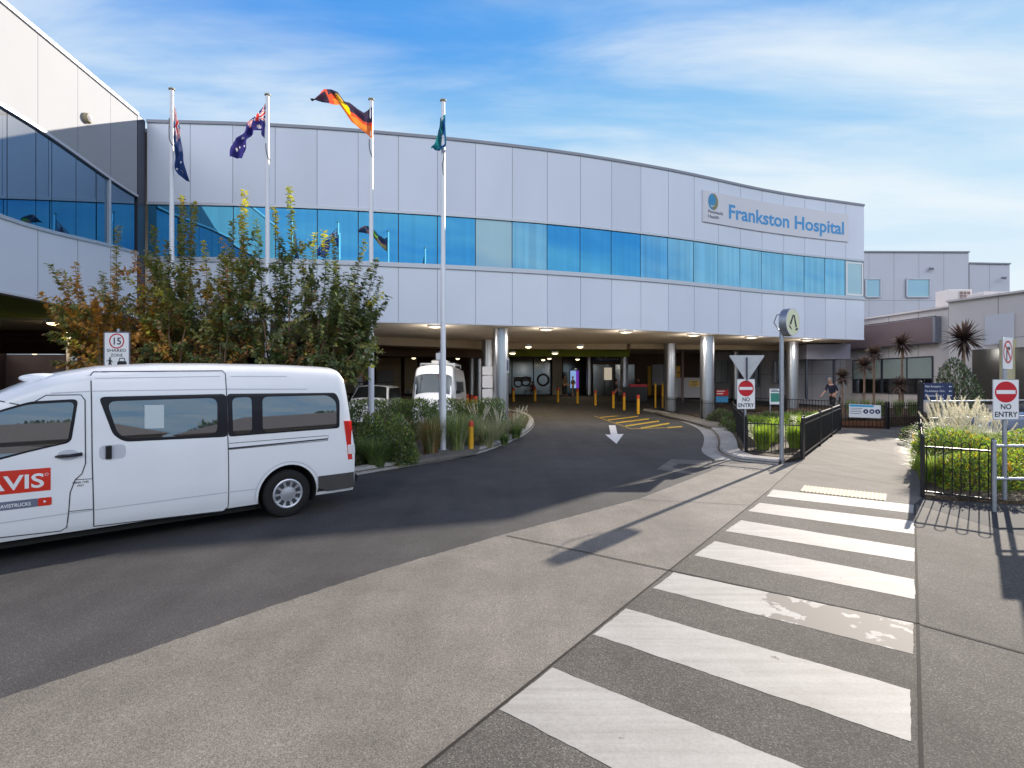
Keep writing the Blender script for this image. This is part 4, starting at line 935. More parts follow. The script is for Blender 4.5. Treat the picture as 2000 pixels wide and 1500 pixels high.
# brown retaining strip below the back fence
rt = empty('retaining_wall', (*bf0, 0), 0, 'low brown brick edge under the fence with the banner', 'wall'); mb = MB(); mb.bar((bf0[0], bf0[1] + .12, .16), (bf1[0], bf1[1] + .12, .16), .12, .32); mb.build('brick_course', M['brick'], rt)
# metal-panel fence beside the footpath: three framed bays
pf = empty('panel_fence', (*gp(1568, 897), 0), 0, 'black close-barred fence of three framed bays along the left of the footpath', 'fence')
A, Bq = Vector(gp(1569, 897)), Vector(gp(1641, 840)); u = (Bq - A).normalized(); Ln = (Bq - A).length
for i in range(4):
    p = A + u * (Ln * i / 3); q = MB(); q.box((p.x, p.y, .56), (.065, .065, 1.12), Matrix.Rotation(math.atan2(u.y, u.x), 3, 'Z')); q.box((p.x, p.y, 1.13), (.075, .075, .02), Matrix.Rotation(math.atan2(u.y, u.x), 3, 'Z')); q.build('post', M['black_metal'], pf)
for i in range(3):
    mb = MB(); s0, s1 = Ln * i / 3 + .05, Ln * (i + 1) / 3 - .05
    def P(s, z): p = A + u * s; return Vector((p.x, p.y, z))
    for z in (.14, .92, 1.05): mb.bar(P(s0, z), P(s1, z), .045, .04)
    k = int((s1 - s0) / .085)
    for j in range(k + 1): s = s0 + (s1 - s0) * j / k; mb.bar(P(s, .14), P(s, 1.05), .028, .035)
    mb.build('barred_bay', M['black_metal'], pf)
# galvanised rails at right
def rail(label, pts_posts, h, exts, z=0.0):
    t = empty('handrail', (*pts_posts[0], z), 0, label, 'handrail'); mb = MB()
    for p in pts_posts: q = MB(); q.tube([(p[0], p[1], z), (p[0], p[1], z + h)], .03, 10); q.ball((p[0], p[1], z + h), .031, 8); q.build('post', M['galv'], t, auto=40)
    a, b = exts
    for hh in (h - .07, h * .47): q = MB(); q.tube([(a[0], a[1], z + hh), (b[0], b[1], z + hh)], .024, 10); q.build('rail', M['galv'], t, auto=40)
hp = gp(1942, 1000); rail('galvanised tubular safety rail at the right edge in front of the hedge', [hp, (hp[0] + 2.4, hp[1] - .10)], 1.09, (hp, (hp[0] + 2.4, hp[1] - .10)))
rail('galvanised ramp handrail beyond the flowering grasses', [(11.8, 14.5), (15.2, 15.4)], 1.0, ((11.4, 14.4), (17, 15.9)), .55)

# ------------------------------------------------------------------ bollards
def make_bollard(x, y, z, h, label, r=.07, redtop=True, group='yellow bollards with red caps'):
    t = empty('bollard', (x, y, z), 0, label, 'bollard', group)
    mb = MB(); hb = h * .80 if redtop else h * .96
    mb.lathe([(r, -.05), (r, hb)], (x, y, z), 16); mb.build('yellow_shaft', M['bollard_y'], t, auto=40)
    mb = MB(); mb.lathe([(r + .004, hb), (r + .004, h - .05), (r * .8, h - .01), (.01, h)], (x, y, z), 16); mb.build('red_cap' if redtop else 'cap', M['bollard_r'] if redtop else M['bollard_y'], t, auto=40)
x, y = gp(920, 879, .1); make_bollard(x, y, .1, .83, 'nearest yellow bollard with a red cap, on the island kerb beside the white flagpole')
BN = ['yellow red-capped bollard right of the big steel column base', 'yellow red-capped bollard left of the pale wall pier', 'yellow red-capped bollard in front of the pair of standing people', 'yellow red-capped bollard right of the standing pair',
      'yellow red-capped bollard just right of the thin steel post', 'yellow red-capped bollard left of the pair beside the hatching', 'yellow red-capped bollard above the left half of the yellow hatching', 'front yellow red-capped bollard at the head of the yellow hatching']
for (px, py, pt), lab in zip([(1003, 784, 757), (1045, 783.5, 756), (1090, 785, 757), (1128, 788, 759), (1163, 792, 762), (1198, 797, 764), (1219, 801, 767), (1246.5, 808.5, 771)], BN):
    Y = 30.0
    for _ in range(400):
        if EYE - (py - HY) / F * Y <= gz(0, Y): break
        Y += .05
    make_bollard((px - 1000) / F * Y, Y, gz(0, Y), (py - pt) / F * Y, lab, r=.09)
for (px, d) in [(1280, 'left of two plain yellow posts beside a steel column'), (1294, 'right of two plain yellow posts beside a steel column')]:
    Y = 36.5; z = gz(0, Y); p = wp(px, 750, Y); make_bollard(p.x, p.y, z, EYE - (750 - HY) / F * Y - z + .05, d, r=.06, redtop=False, group='plain yellow posts')
for (px, Y, d) in [(912, 33, 'red-capped bollard furthest left beside the cluster of thin columns'), (921, 31.5, 'red-capped bollard in the middle of the three by the thin columns'), (929, 29.5, 'red-capped bollard nearest of the three by the thin columns')]:
    p = wp(px, 764, Y); z = gz(0, Y); make_bollard(p.x, p.y, z, 1.25, d, r=.10)

# ------------------------------------------------------------------ traffic signs
def rrect(w, h, r, n=5):
    pts = []
    for cx, cy, a0 in ((w / 2 - r, h / 2 - r, 0), (-w / 2 + r, h / 2 - r, 90), (-w / 2 + r, -h / 2 + r, 180), (w / 2 - r, -h / 2 + r, 270)):
        for i in range(n + 1): a = R(a0 + 90 * i / n); pts.append((cx + r * math.cos(a), cy + r * math.sin(a)))
    return pts
class Face:
    """draws on a vertical sign face: centre c, facing yaw (0 = faces -Y, towards the camera)"""
    def __init__(s, c, yaw=0.0): s.c = Vector(c); s.X = Vector((math.cos(yaw), math.sin(yaw), 0)); s.N = Vector((math.sin(yaw), -math.cos(yaw), 0)); s.Z = Vector((0, 0, 1))
    def p(s, x, z, o): return s.c + s.X * x + s.Z * z + s.N * o
    def plate(s, mb, pts, o0, o1, mi=0):
        n = len(pts); vs = [s.p(x, z, o0) for x, z in pts] + [s.p(x, z, o1) for x, z in pts]
        mb.add(vs, [tuple(range(n))[::-1], tuple(range(n, 2 * n))] + [(i, (i + 1) % n, n + (i + 1) % n, n + i) for i in range(n)], mi); return mb
    def flat(s, mb, pts, o, mi=0): mb.add([s.p(x, z, o) for x, z in pts], [tuple(range(len(pts)))], mi); return mb
    def ring(s, mb, cx, cz, r0, r1, o, n=40, mi=0, sx=1.0):
        for i in range(n):
            a, b = 2 * math.pi * i / n, 2 * math.pi * (i + 1) / n
            mb.quad(*[s.p(cx + sx * r * math.cos(t), cz + r * math.sin(t), o) for r, t in ((r0, a), (r0, b), (r1, b), (r1, a))], mi)
        return mb
    def disc(s, mb, cx, cz, r, o, n=40, mi=0): return s.flat(mb, [(cx + r * math.cos(2 * math.pi * i / n), cz + r * math.sin(2 * math.pi * i / n)) for i in range(n)], o, mi)
    def text(s, mb, body, x, z, cap, o, width=None, mi=0, bold=0.0, align='CENTER'): return put_text(mb, body, s.p(x, z, o), s.X, s.Z, cap, width, align, mi, bold=bold)
def no_entry(c, w, yaw, parent):
    f = Face(c, yaw); h = w * 1.60
    mb = MB(); f.plate(mb, rrect(w, h, w * .05), 0, .006); pl = mb.build('sign_plate', M['sign_white'], parent)
    rim = MB(); o = rrect(w, h, w * .05); i_ = rrect(w * .965, h * .978, w * .04)
    for k in range(len(o)): k2 = (k + 1) % len(o); rim.quad(f.p(*o[k], .0068), f.p(*o[k2], .0068), f.p(*i_[k2], .0068), f.p(*i_[k], .0068))
    rim.build('rim', M['sign_border'], pl, fix=False)
    mb = MB(); f.disc(mb, 0, h * .185, w * .42, .0075); mb.build('red_disc', M['sign_red'], parent, fix=False)
    mb = MB(); f.flat(mb, [(-w * .36, h * .185 - w * .075), (w * .36, h * .185 - w * .075), (w * .36, h * .185 + w * .075), (-w * .36, h * .185 + w * .075)], .0085); mb.build('white_bar', M['sign_white'], parent, fix=False)
    mb = MB(); f.text(mb, 'NO', 0, -h * .24, w * .21, .008, width=w * .40, bold=.02); mb.build('lettering', M['sign_black'], parent, fix=False)
    mb = MB(); f.text(mb, 'ENTRY', 0, -h * .43, w * .21, .008, width=w * .86, bold=.02); mb.build('lettering', M['sign_black'], parent, fix=False)
# left: back of a give-way triangle over NO ENTRY
bx_, by_ = gp(1455.5, 886)
ls = empty('traffic_sign', (bx_, by_, 0), 0, 'NO ENTRY sign under the blank back of a white triangle, left of the footpath', 'traffic sign')
mb = MB(); mb.tube([(bx_, by_, -.02), (bx_, by_, 2.74)], .03, 12); mb.build('post', M['galv'], ls, auto=40)
c = Vector((bx_, by_ - .045, EYE - (769.5 - HY) / F * by_)); no_entry(c, .53, R(4), ls)
f = Face((bx_, by_ + .04, 0), 0); tz1, tz0 = EYE + 53 / F * by_, EYE + .5 / F * by_
def tri_round(cx, w, z0, z1, r=.05):
    P = [Vector((cx - w / 2, z1)), Vector((cx + w / 2, z1)), Vector((cx, z0))]; out = []
    for i in range(3):
        a, b, c_ = P[i - 1], P[i], P[(i + 1) % 3]; d0 = (a - b).normalized(); d1 = (c_ - b).normalized()
        for k in range(5): t = k / 4; out.append(tuple((b + d0 * r * (1 - t) ** 2 + d1 * r * t ** 2)))
    return out
mb = MB(); f2 = Face((bx_, by_ - .035, 0), R(-2)); f2.plate(mb, tri_round(.03, 1.0, tz0, tz1), -.004, 0); mb.build('triangle_plate', M['sign_grey'], ls)
mb = MB(); mb.bar((bx_ + .02, by_ - .05, tz1 - .06), (bx_ + .02, by_ - .05, tz0 + .02), .07, .025); mb.build('channel_bracket', M['recess'], ls)
mb = MB()
for z in (tz1 - .10, tz0 + .10): mb.lathe([(.018, 0), (.012, -.012)], (bx_ + .02, by_ - .064, z), 8, 'Y')
mb.build('bolt', M['sign_grey'], ls)
# right: no-right-turn disc over NO ENTRY
Yr = 8.75; bx_, by_ = (962 / F * Yr), Yr
rsn = empty('traffic_sign', (bx_, by_, 0), 0, 'larger NO ENTRY sign at the right edge below a red-ringed arrow plate', 'traffic sign')
mb = MB(); mb.tube([(bx_, by_, -.02), (bx_, by_, EYE + 90 / F * Yr)], .033, 12); mb.build('post', M['galv'], rsn, auto=40)
no_entry(Vector((bx_ - .03, by_ - .05, EYE - (780 - HY) / F * Yr)), .415, R(-3), rsn)
f = Face((bx_ + .03, by_ - .02, EYE + 57 / F * Yr), R(30))
mb = MB(); f.plate(mb, rrect(.40, .52, .03), 0, .006); mb.build('turn_plate', M['sign_white'], rsn)
mb = MB(); f.ring(mb, 0, .02, .19, .155, .008); f.flat(mb, [(-.13, .12), (-.10, .15), (.13, -.08), (.10, -.11)], .0085); mb.build('red_ring', M['sign_red'], rsn, fix=False)
mb = MB(); f.flat(mb, [(-.07, -.12), (-.03, -.12), (-.03, .06), (.03, .06), (.03, .10), (-.07, .10)], .0078); f.flat(mb, [(.03, .03), (.10, .08), (.03, .13)], .0078); mb.build('turn_arrow', M['sign_black'], rsn, fix=False)
# round pedestrian-crossing beacon sign
bx_, by_ = gp(1526.5, 905); pz = EYE - (664 - HY) / F * by_
zs = empty('crossing_beacon', (bx_, by_, 0), 0, 'tall galvanised post with a round illuminated walking-legs crossing sign', 'traffic sign')
mb = MB(); mb.tube([(bx_, by_, -.02), (bx_, by_, EYE + 118 / F * by_)], .05, 14); mb.build('post', M['galv'], zs, auto=40)
yaw = R(36); f = Face((bx_ + .16, by_ - .02, EYE + 117 / F * by_), yaw)
def drum(f, r, o0, o1, mb, n=40):
    vs = [f.p(r * math.cos(2 * math.pi * i / n), r * math.sin(2 * math.pi * i / n), o) for o in (o0, o1) for i in range(n)]
    mb.add(vs, [tuple(range(n))[::-1], tuple(range(n, 2 * n))] + [(i, (i + 1) % n, n + (i + 1) % n, n + i) for i in range(n)])
rr = .345
mb = MB(); drum(f, rr, -.07, .11, mb); mb.build('drum', M['galv'], zs, auto=30)
mb = MB(); f.ring(mb, 0, 0, rr, rr * .9, .113); mb.build('rim', M['sign_panel'], zs, fix=False)
mb = MB(); f.disc(mb, 0, 0, rr * .9, .1125); mb.build('sign_face', mat('crossing_face_cream', rgb(226, 228, 190), .4), zs, fix=False)
mb = MB(); k = rr
for poly in ([(-.06, .52), (.10, .52), (-.28, -.22), (-.50, -.14)], [(.04, .50), (.22, .52), (.56, -.30), (.34, -.38)], [(-.56, -.18), (-.40, -.30), (-.18, -.50), (-.26, -.56), (-.56, -.36)], [(.34, -.44), (.62, -.36), (.72, -.46), (.44, -.60), (.32, -.56)]):
    f.flat(mb, [(x * k, z * k) for x, z in poly], .1145)
mb.build('walking_legs', M['sign_black'], zs, fix=False)
mb = MB(); mb.tube([f.p(-.02, .22, -.07), f.p(-.10, .2, -.24), f.p(-.08, .02, -.32), f.p(-.02, -.12, -.26), (bx_, by_ - .01, EYE + 95 / F * by_)], .012, 6); mb.build('cable', M['recess'], zs)
mb = MB(); mb.box(f.p(0, .2, -.09), (.08, .08, .07)); mb.build('clamp', M['coping'], zs)
# shared-zone sign behind the minibus
Ysz = 10.1; cx = (228.5 - 1000) / F * Ysz
sz = empty('traffic_sign', (cx, Ysz, 0), 0, 'white shared-zone sign with a red-ringed 15 behind the minibus roof', 'traffic sign')
hw = 52 / F * Ysz; hh = hw * 1.62; ztop = EYE + (HY - 648) / F * Ysz
mb = MB(); mb.tube([(cx, Ysz + .04, 0), (cx, Ysz + .04, ztop + .06)], .03, 10); mb.build('post', M['galv'], sz, auto=40)
f = Face((cx, Ysz, ztop - hh / 2), 0); mb = MB(); f.plate(mb, rrect(hw, hh, .03), 0, .006); mb.build('sign_plate', M['sign_border'], sz)
mb = MB(); f.flat(mb, rrect(hw * .9, hh * .945, .02), .0075); mb.build('sign_face', M['sign_white'], sz, fix=False)
W = hw
mb = MB(); f.ring(mb, 0, hh / 2 - W * .35, W * .285, W * .238, .009); mb.build('red_ring', M['sign_red'], sz, fix=False)
mb = MB(); f.text(mb, '15', 0, hh / 2 - W * .475, W * .265, .009, bold=.015); mb.build('lettering', M['sign_black'], sz, fix=False)
mb = MB(); f.text(mb, 'SHARED', 0, hh / 2 - W * .75, W * .11, .009, width=W * .72, bold=.01); mb.build('lettering', M['sign_black'], sz, fix=False)
mb = MB(); f.text(mb, 'ZONE', 0, hh / 2 - W * .93, W * .11, .009, width=W * .46, bold=.01); mb.build('lettering', M['sign_black'], sz, fix=False)
mb = MB(); z0 = hh / 2 - W * 1.32
def pl(pts, o=.009): f.flat(mb, [(x * W, z0 + z * W) for x, z in pts], o)
f.disc(mb, -.25 * W, z0 + .33 * W, .035 * W, .009, 14)
pl([(-.29, .29), (-.22, .29), (-.20, .12), (-.30, .12)]); pl([(-.29, .28), (-.38, .22), (-.37, .20), (-.28, .25)]); pl([(-.22, .28), (-.14, .18), (-.16, .17), (-.23, .23)], .0094)
pl([(-.30, .12), (-.25, .12), (-.29, .0), (-.33, .0)]); pl([(-.25, .12), (-.20, .12), (-.14, .0), (-.18, .0)], .0094); mb.build('walker_symbol', M['sign_black'], sz, fix=False)
mb = MB()
pl([(.02, .06), (.38, .06), (.38, .16), (.33, .22), (.07, .22), (.02, .16)]); pl([(.07, .22), (.10, .33), (.13, .33), (.105, .22)]); pl([(.33, .22), (.30, .33), (.27, .33), (.295, .22)]); pl([(.10, .31), (.30, .31), (.29, .34), (.11, .34)], .0094)
pl([(.03, .0), (.08, .0), (.08, .06), (.03, .06)]); pl([(.32, .0), (.37, .0), (.37, .06), (.32, .06)]); mb.build('car_symbol', M['sign_black'], sz, fix=False)
# navy direction sign
bx_, by_ = (797.5 / F * 20.5), 20.5
ws = empty('direction_sign', (bx_, by_, 0), 0, 'navy wayfinding board with white place names on a dark post by the footpath end', 'sign')
mb = MB(); mb.box((bx_, by_, 1.0), (.15, .12, 2.0)); mb.lathe([(.06, 2.0), (.05, 2.04), (.01, 2.06)], (bx_, by_, 0), 10); mb.build('post', M['black_metal'], ws)
bw = 56 / F * by_; zt = 1.98; hb = 33 / F * by_
f = Face((bx_ + .09 + bw / 2, by_ - .03, zt - hb / 2), 0); mb = MB(); f.plate(mb, rrect(bw, hb, .01), 0, .04); mb.build('board', M['navy'], ws)
for i, s in enumerate(('Main Reception  i', 'Pre-Admission  Clinic', 'Outpatients Area 1')):
    mb = MB(); f.text(mb, s, -bw * .47, hb * (.24 - .27 * i), .085, .043, width=bw * (.62, .68, .64)[i], align='LEFT'); mb.build('lettering', M['sign_white'], ws, fix=False)
    mb = MB(); z = hb * (.29 - .27 * i); f.flat(mb, [(bw * .36, z), (bw * .39, z + .04), (bw * .39, z + .012), (bw * .46, z + .012), (bw * .46, z - .012), (bw * .39, z - .012), (bw * .39, z - .04)], .043); mb.build('arrow', M['sign_white'], ws, fix=False)
mb = MB(); f.plate(mb, [(-bw * .5, -hb * .62), (bw * .5, -hb * .62), (bw * .5, -hb * .52), (-bw * .5, -hb * .52)], 0, .04); mb.build('pale_strip', M['sign_grey'], ws)
mb = MB(); mb.box((bx_ + .15 + bw, by_, .9), (.1, .1, 1.8)); mb.build('post', M['black_metal'], ws)
# banner on the back fence
p0, p1 = Vector((*bf0, 0)), Vector((*bf1, 0)); tb = [(1657 - 1640) / 91, (1719 - 1640) / 91]
a, b = p0.lerp(p1, tb[0]), p0.lerp(p1, tb[1]); yawb = math.atan2(b.y - a.y, b.x - a.x); wb = (b - a).length
bn = empty('banner', ((a.x + b.x) / 2, (a.y + b.y) / 2 - .05, .8), 0, 'white banner with a blue heading and three round icons tied to the fence', 'banner')
f = Face(((a.x + b.x) / 2, (a.y + b.y) / 2 - .05, .78), yawb); hb = .58
mb = MB(); f.plate(mb, [(-wb / 2, -hb / 2), (wb / 2, -hb / 2 - .03), (wb / 2, hb / 2 - .05), (-wb / 2, hb / 2)], 0, .008); mb.build('banner_sheet', M['sign_white'], bn)
mb = MB(); f.flat(mb, [(-wb * .48, hb * .30), (wb * .27, hb * .26), (wb * .29, hb * .40), (-wb * .48, hb * .46)], .01); mb.build('blue_heading', mat('banner_blue', rgb(30, 160, 210), .5), bn, fix=False)
mb = MB(); 
for i in range(4): f.flat(mb, [(-wb * .46, hb * (.16 - .13 * i)), (-wb * (.08 + .04 * (i % 2)), hb * (.15 - .13 * i)), (-wb * (.08 + .04 * (i % 2)), hb * (.19 - .13 * i)), (-wb * .46, hb * (.20 - .13 * i))], .0102)
mb.build('text_lines', M['logo_text'], bn, fix=False)
for i, x in enumerate((.03, .22, .40)):
    mb = MB(); f.disc(mb, wb * x, -hb * .06, hb * .17, .0102, 24); ic = mb.build('icon', M['navy'], bn, fix=False)
    mb = MB(); f.flat(mb, [(wb * x - .04, -hb * .06 - .03), (wb * x + .04, -hb * .06 - .03), (wb * x, -hb * .06 + .05)] if i != 1 else [(wb * x - .05, -hb * .06 - .03), (wb * x + .05, -hb * .06 - .03), (wb * x + .04, -hb * .06 + .03), (wb * x - .04, -hb * .06 + .03)], .0115); mb.build('icon_symbol', M['sign_white'], ic, fix=False)
# A-frame notice behind the crossing post
c = wp(1514, 772, 24.5); an = empty('notice_stand', (c.x, c.y, .42), 0, 'green and white notice stand in the grasses behind the crossing post', 'sign')
f = Face(c, 0); mb = MB(); f.plate(mb, [(-.26, -.42), (.26, -.42), (.26, .30), (-.26, .30)], 0, .03); mb.build('board', M['sign_white'], an)
mb = MB(); f.flat(mb, [(-.22, -.30), (.22, -.30), (.22, .10), (-.22, .10)], .033); mb.build('green_panel', mat('notice_green', rgb(60, 140, 120), .5), an, fix=False)
mb = MB(); f.flat(mb, [(-.2, .16), (.2, .16), (.2, .2), (-.2, .2)], .033); f.flat(mb, [(-.2, .22), (.1, .22), (.1, .26), (-.2, .26)], .033); mb.build('text_lines', M['logo_text'], an, fix=False)
mb = MB(); f.plate(mb, [(-.26, -1.1), (-.22, -1.1), (-.22, -.42), (-.26, -.42)], 0, .03); f.plate(mb, [(.22, -1.1), (.26, -1.1), (.26, -.42), (.22, -.42)], 0, .03); mb.build('frame', M['galv'], an)
# white rectangular sign on a thin pole beside the campervan, and pole by the near column
c = wp(858, 696, 17.5); ps = empty('parking_sign', (c.x, c.y, .1), 0, 'plain white parking sign on a thin pole in front of the campervan', 'sign')
f = Face(c, 0); mb = MB(); f.plate(mb, rrect(.22, .22, .02), 0, .006); c2 = c + Vector((-.05, 0, 0)); mb.build('sign_plate', M['sign_white'], ps)
mb = MB(); mb.tube([(c.x, c.y + .03, .08), (c.x, c.y + .03, c.z + .16)], .022, 8); mb.build('post', M['galv'], ps)
c = wp(991, 740, 18.2); ns = empty('narrow_sign', (c.x, c.y, .1), 0, 'narrow upright grey sign on a thin post in front of the big steel column', 'sign')
f = Face(wp(991.5, 714, 18.2), 0); mb = MB(); f.plate(mb, rrect(.09, .5, .01), 0, .02); mb.build('sign_plate', M['sign_grey'], ns); mb = MB(); f.flat(mb, [(-.03, -.18), (.03, -.18), (.03, .18), (-.03, .18)], .022); mb.build('text_strip', M['logo_text'], ns, fix=False)
mb = MB(); mb.tube([(c.x, c.y + .02, .08), (c.x, c.y + .02, EYE + 45 / F * 18.2)], .016, 8); mb.build('post', M['coping'], ns)
# pale notice boards strapped to the second column
c = wp(952, 752, 26); nb = empty('notice_board', (c.x, c.y, .2), 0, 'stack of pale rectangular notice panels beside the second steel column', 'notice board')
for i, (y0, y1) in enumerate([(716, 732), (734, 757), (760, 786)]):
    mb = MB(); f = Face(wp(952, (y0 + y1) / 2, 26), 0); h_ = (y1 - y0) / F * 26; f.plate(mb, rrect(.5, h_, .01), 0, .03); mb.build('notice_panel', M['sign_panel'], nb)
mb = MB(); mb.tube([(c.x, c.y + .05, .05), (c.x, c.y + .05, 2.75)], .04, 8); mb.build('post', M['galv'], nb)
# silver double-sided signs in the left undercroft
for px, d in ((149, 'left narrow silver sign in the dark undercroft'), (181, 'right narrow silver sign in the dark undercroft')):
    c = wp(px, 690, 15.5); t = empty('narrow_sign', (c.x, c.y, 0), 0, d, 'sign'); f = Face(c, R(30)); mb = MB(); f.plate(mb, rrect(.20, .42, .01), 0, .08); mb.build('sign_plate', M['sign_panel'], t); mb = MB(); mb.tube([(c.x, c.y + .06, 0), (c.x, c.y + .06, c.z + .2)], .03, 8); mb.build('post', M['galv'], t)

# ------------------------------------------------------------------ vehicles
def to_world(root): return Matrix.Translation(root.location) @ Matrix.Rotation(root.rotation_euler.z, 4, 'Z')
def loft_body(stations, width, zs_fn, n_roof=8, lean=0.0, sill=.28):
    """stations: x list; returns MB of a closed car body in local coords (x forward)"""
    mb = MB(); rings = []
    for x in stations:
        prof = zs_fn(x); ring = [(x_, -y, z) for (x_, y, z) in prof] + [(x_, y, z) for (x_, y, z) in reversed(prof)]
        rings.append(ring)
    k = len(rings[0]); mb.v = [p for r in rings for p in r]
    for i in range(len(rings) - 1):
        for j in range(k):
            j2 = (j + 1) % k; mb.f.append((i * k + j, i * k + j2, (i + 1) * k + j2, (i + 1) * k + j)); mb.m.append(0)
    mb.f.append(tuple(range(k))); mb.m.append(0); e = (len(rings) - 1) * k; mb.f.append(tuple(e + j for j in range(k))[::-1]); mb.m.append(0)
    return mb
def interp(tab, x):
    if x <= tab[0][0]: return tab[0][1]
    for (a, u), (b, v) in zip(tab, tab[1:]):
        if x <= b: return u + (v - u) * (x - a) / (b - a)
    return tab[-1][1]
def side_patch(poly, fn, off, side=1, step=.07):
    """planar polygon in (x,z) laid on a curved body side"""
    b = bmesh.new(); b.faces.new([b.verts.new((x, 0, z)) for x, z in poly])
    z0, z1 = min(z for _, z in poly), max(z for _, z in poly); z = z0 + step
    while z < z1:
        bmesh.ops.bisect_plane(b, geom=b.verts[:] + b.edges[:] + b.faces[:], plane_co=(0, 0, z), plane_no=(0, 0, 1)); z += step
    x0, x1 = min(x for x, _ in poly), max(x for x, _ in poly); x = x0 + .25
    while x < x1:
        bmesh.ops.bisect_plane(b, geom=b.verts[:] + b.edges[:] + b.faces[:], plane_co=(x, 0, 0), plane_no=(1, 0, 0)); x += .25
    b.verts.ensure_lookup_table(); b.verts.index_update(); mb = MB()
    mb.add([(v.co.x, side * (fn(v.co.x, v.co.z) + off), v.co.z) for v in b.verts], [tuple(v.index for v in f.verts) for f in b.faces]); b.free(); return mb
def side_line(pts, fn, w, off, side=1, mb=None, closed=False):
    mb = mb or MB(); P = [Vector(p) for p in pts]; Q = []
    if closed: P = P + [P[0]]
    for a, b in zip(P, P[1:]):
        k = max(1, int((b - a).length / .08)); Q += [a.lerp(b, i / k) for i in range(k)]
    Q.append(P[-1]); vs = []
    for i, q in enumerate(Q):
        t = (Q[min(i + 1, len(Q) - 1)] - Q[max(i - 1, 0)]).normalized(); n = Vector((-t.y, t.x)) * w / 2
        for s_ in (-1, 1): p = q + n * s_; vs.append((p.x, side * (fn(p.x, p.y) + off), p.y))
    mb.add(vs, [(2 * i, 2 * i + 2, 2 * i + 3, 2 * i + 1) for i in range(len(Q) - 1)]); return mb
def round_poly(pts, r, n=4):
    out = []; P = [Vector(p) for p in pts]
    for i in range(len(P)):
        a, b, c_ = P[i - 1], P[i], P[(i + 1) % len(P)]; d0, d1 = (a - b), (c_ - b); rr_ = min(r, d0.length * .45, d1.length * .45); d0.normalize(); d1.normalize()
        for k in range(n + 1): t = k / n; out.append(tuple(b + d0 * rr_ * (1 - t) ** 2 + d1 * rr_ * t ** 2))
    return out
def cut_arches(o, centres, r, w):
    for (x, z) in centres:
        m_ = MB(); m_.lathe([(r, -w), (r, w)], (x, 0, z), 40, 'Y'); c_ = m_.build('arch_cutter', M['gap']); c_.matrix_world = o.matrix_world
        c_.parent = o.parent; md = o.modifiers.new('arch', 'BOOLEAN'); md.object = c_; md.operation = 'DIFFERENCE'; md.solver = 'EXACT'
        bpy.context.view_layer.update(); me = bpy.data.meshes.new_from_object(o.evaluated_get(bpy.context.evaluated_depsgraph_get()))
        o.modifiers.clear(); o.data = me; bpy.data.objects.remove(c_)
def wheel(root, x, y, r, side, hub='steel'):
    """tyre + rim + spokes, outer face at |y|"""
    mb = MB(); w = .21; yo = side * y; yi = side * (y - w); R_ = r * .62
    prof = [(R_, yi), (r * .93, yi), (r, yi + side * .03), (r, yo - side * .04), (r * .985, yo - side * .02), (r * .93, yo), (r * .70, yo + side * .004), (R_, yo - side * .01)]
    mb.lathe(prof, (x, 0, r), 40, 'Y'); t = mb.build('tyre', M['rubber'], root, auto=50, local=True)
    m2 = MB(); m2.lathe([(R_, yo - side * .012), (R_, yo + side * .006), (R_ * .93, yo + side * .012), (R_ * .86, yo + side * .004), (R_ * .5, yo + side * .007), (.02, yo + side * .008)], (x, 0, r), 40, 'Y'); rim = m2.build('rim', M['alloy'], t, auto=40, local=True)
    m3 = MB()
    for i in range(10):
        a = 2 * math.pi * (i + .5) / 10; ca, sa = math.cos(a), math.sin(a)
        c0 = Vector((x + ca * R_ * .68, yo + side * .0085, r + sa * R_ * .66)); tng = Vector((-sa, 0, ca)); rad = Vector((ca, 0, sa))
        m3.add([c0 - tng * .024 - rad * R_ * .16, c0 + tng * .024 - rad * R_ * .16, c0 + tng * .034 + rad * R_ * .17, c0 - tng * .034 + rad * R_ * .17], [(0, 1, 2, 3)])
    m3.build('wheel_slots', M['gap'], rim, local=True)
    m4 = MB(); m4.lathe([(R_ * .46, yo - side * .02), (R_ * .42, yo + side * .014), (R_ * .2, yo + side * .022), (.01, yo + side * .024)], (x, 0, r), 24, 'Y'); m4.build('hub_cap', M['alloy'], rim, auto=40, local=True)
    return t

def surf_z(sd_, x, y, top):
    lo, hi = .9, top
    for _ in range(30):
        m_ = (lo + hi) / 2
        if sd_(x, m_) > abs(y): lo = m_
        else: hi = m_
    return lo
def screen_patch(sd_, roof, x0, x1, hw0, hw1, off=.02, nx=8, ny=12):
    """curved screen lying on the sloping front or rear of a body"""
    mb = MB(); g = 1 if x0 > 0 else -1
    for i in range(nx + 1):
        x = x0 + (x1 - x0) * i / nx; top = interp(roof, x); hw = hw0 + (hw1 - hw0) * i / nx
        for j in range(ny + 1):
            y = hw * (-1 + 2 * j / ny); mb.v.append((x + g * off, y, surf_z(sd_, x, y, top) + off * .6))
    n = ny + 1
    for i in range(nx):
        for j in range(ny): mb.f.append((i * n + j, i * n + j + 1, (i + 1) * n + j + 1, (i + 1) * n + j)); mb.m.append(0)
    return mb
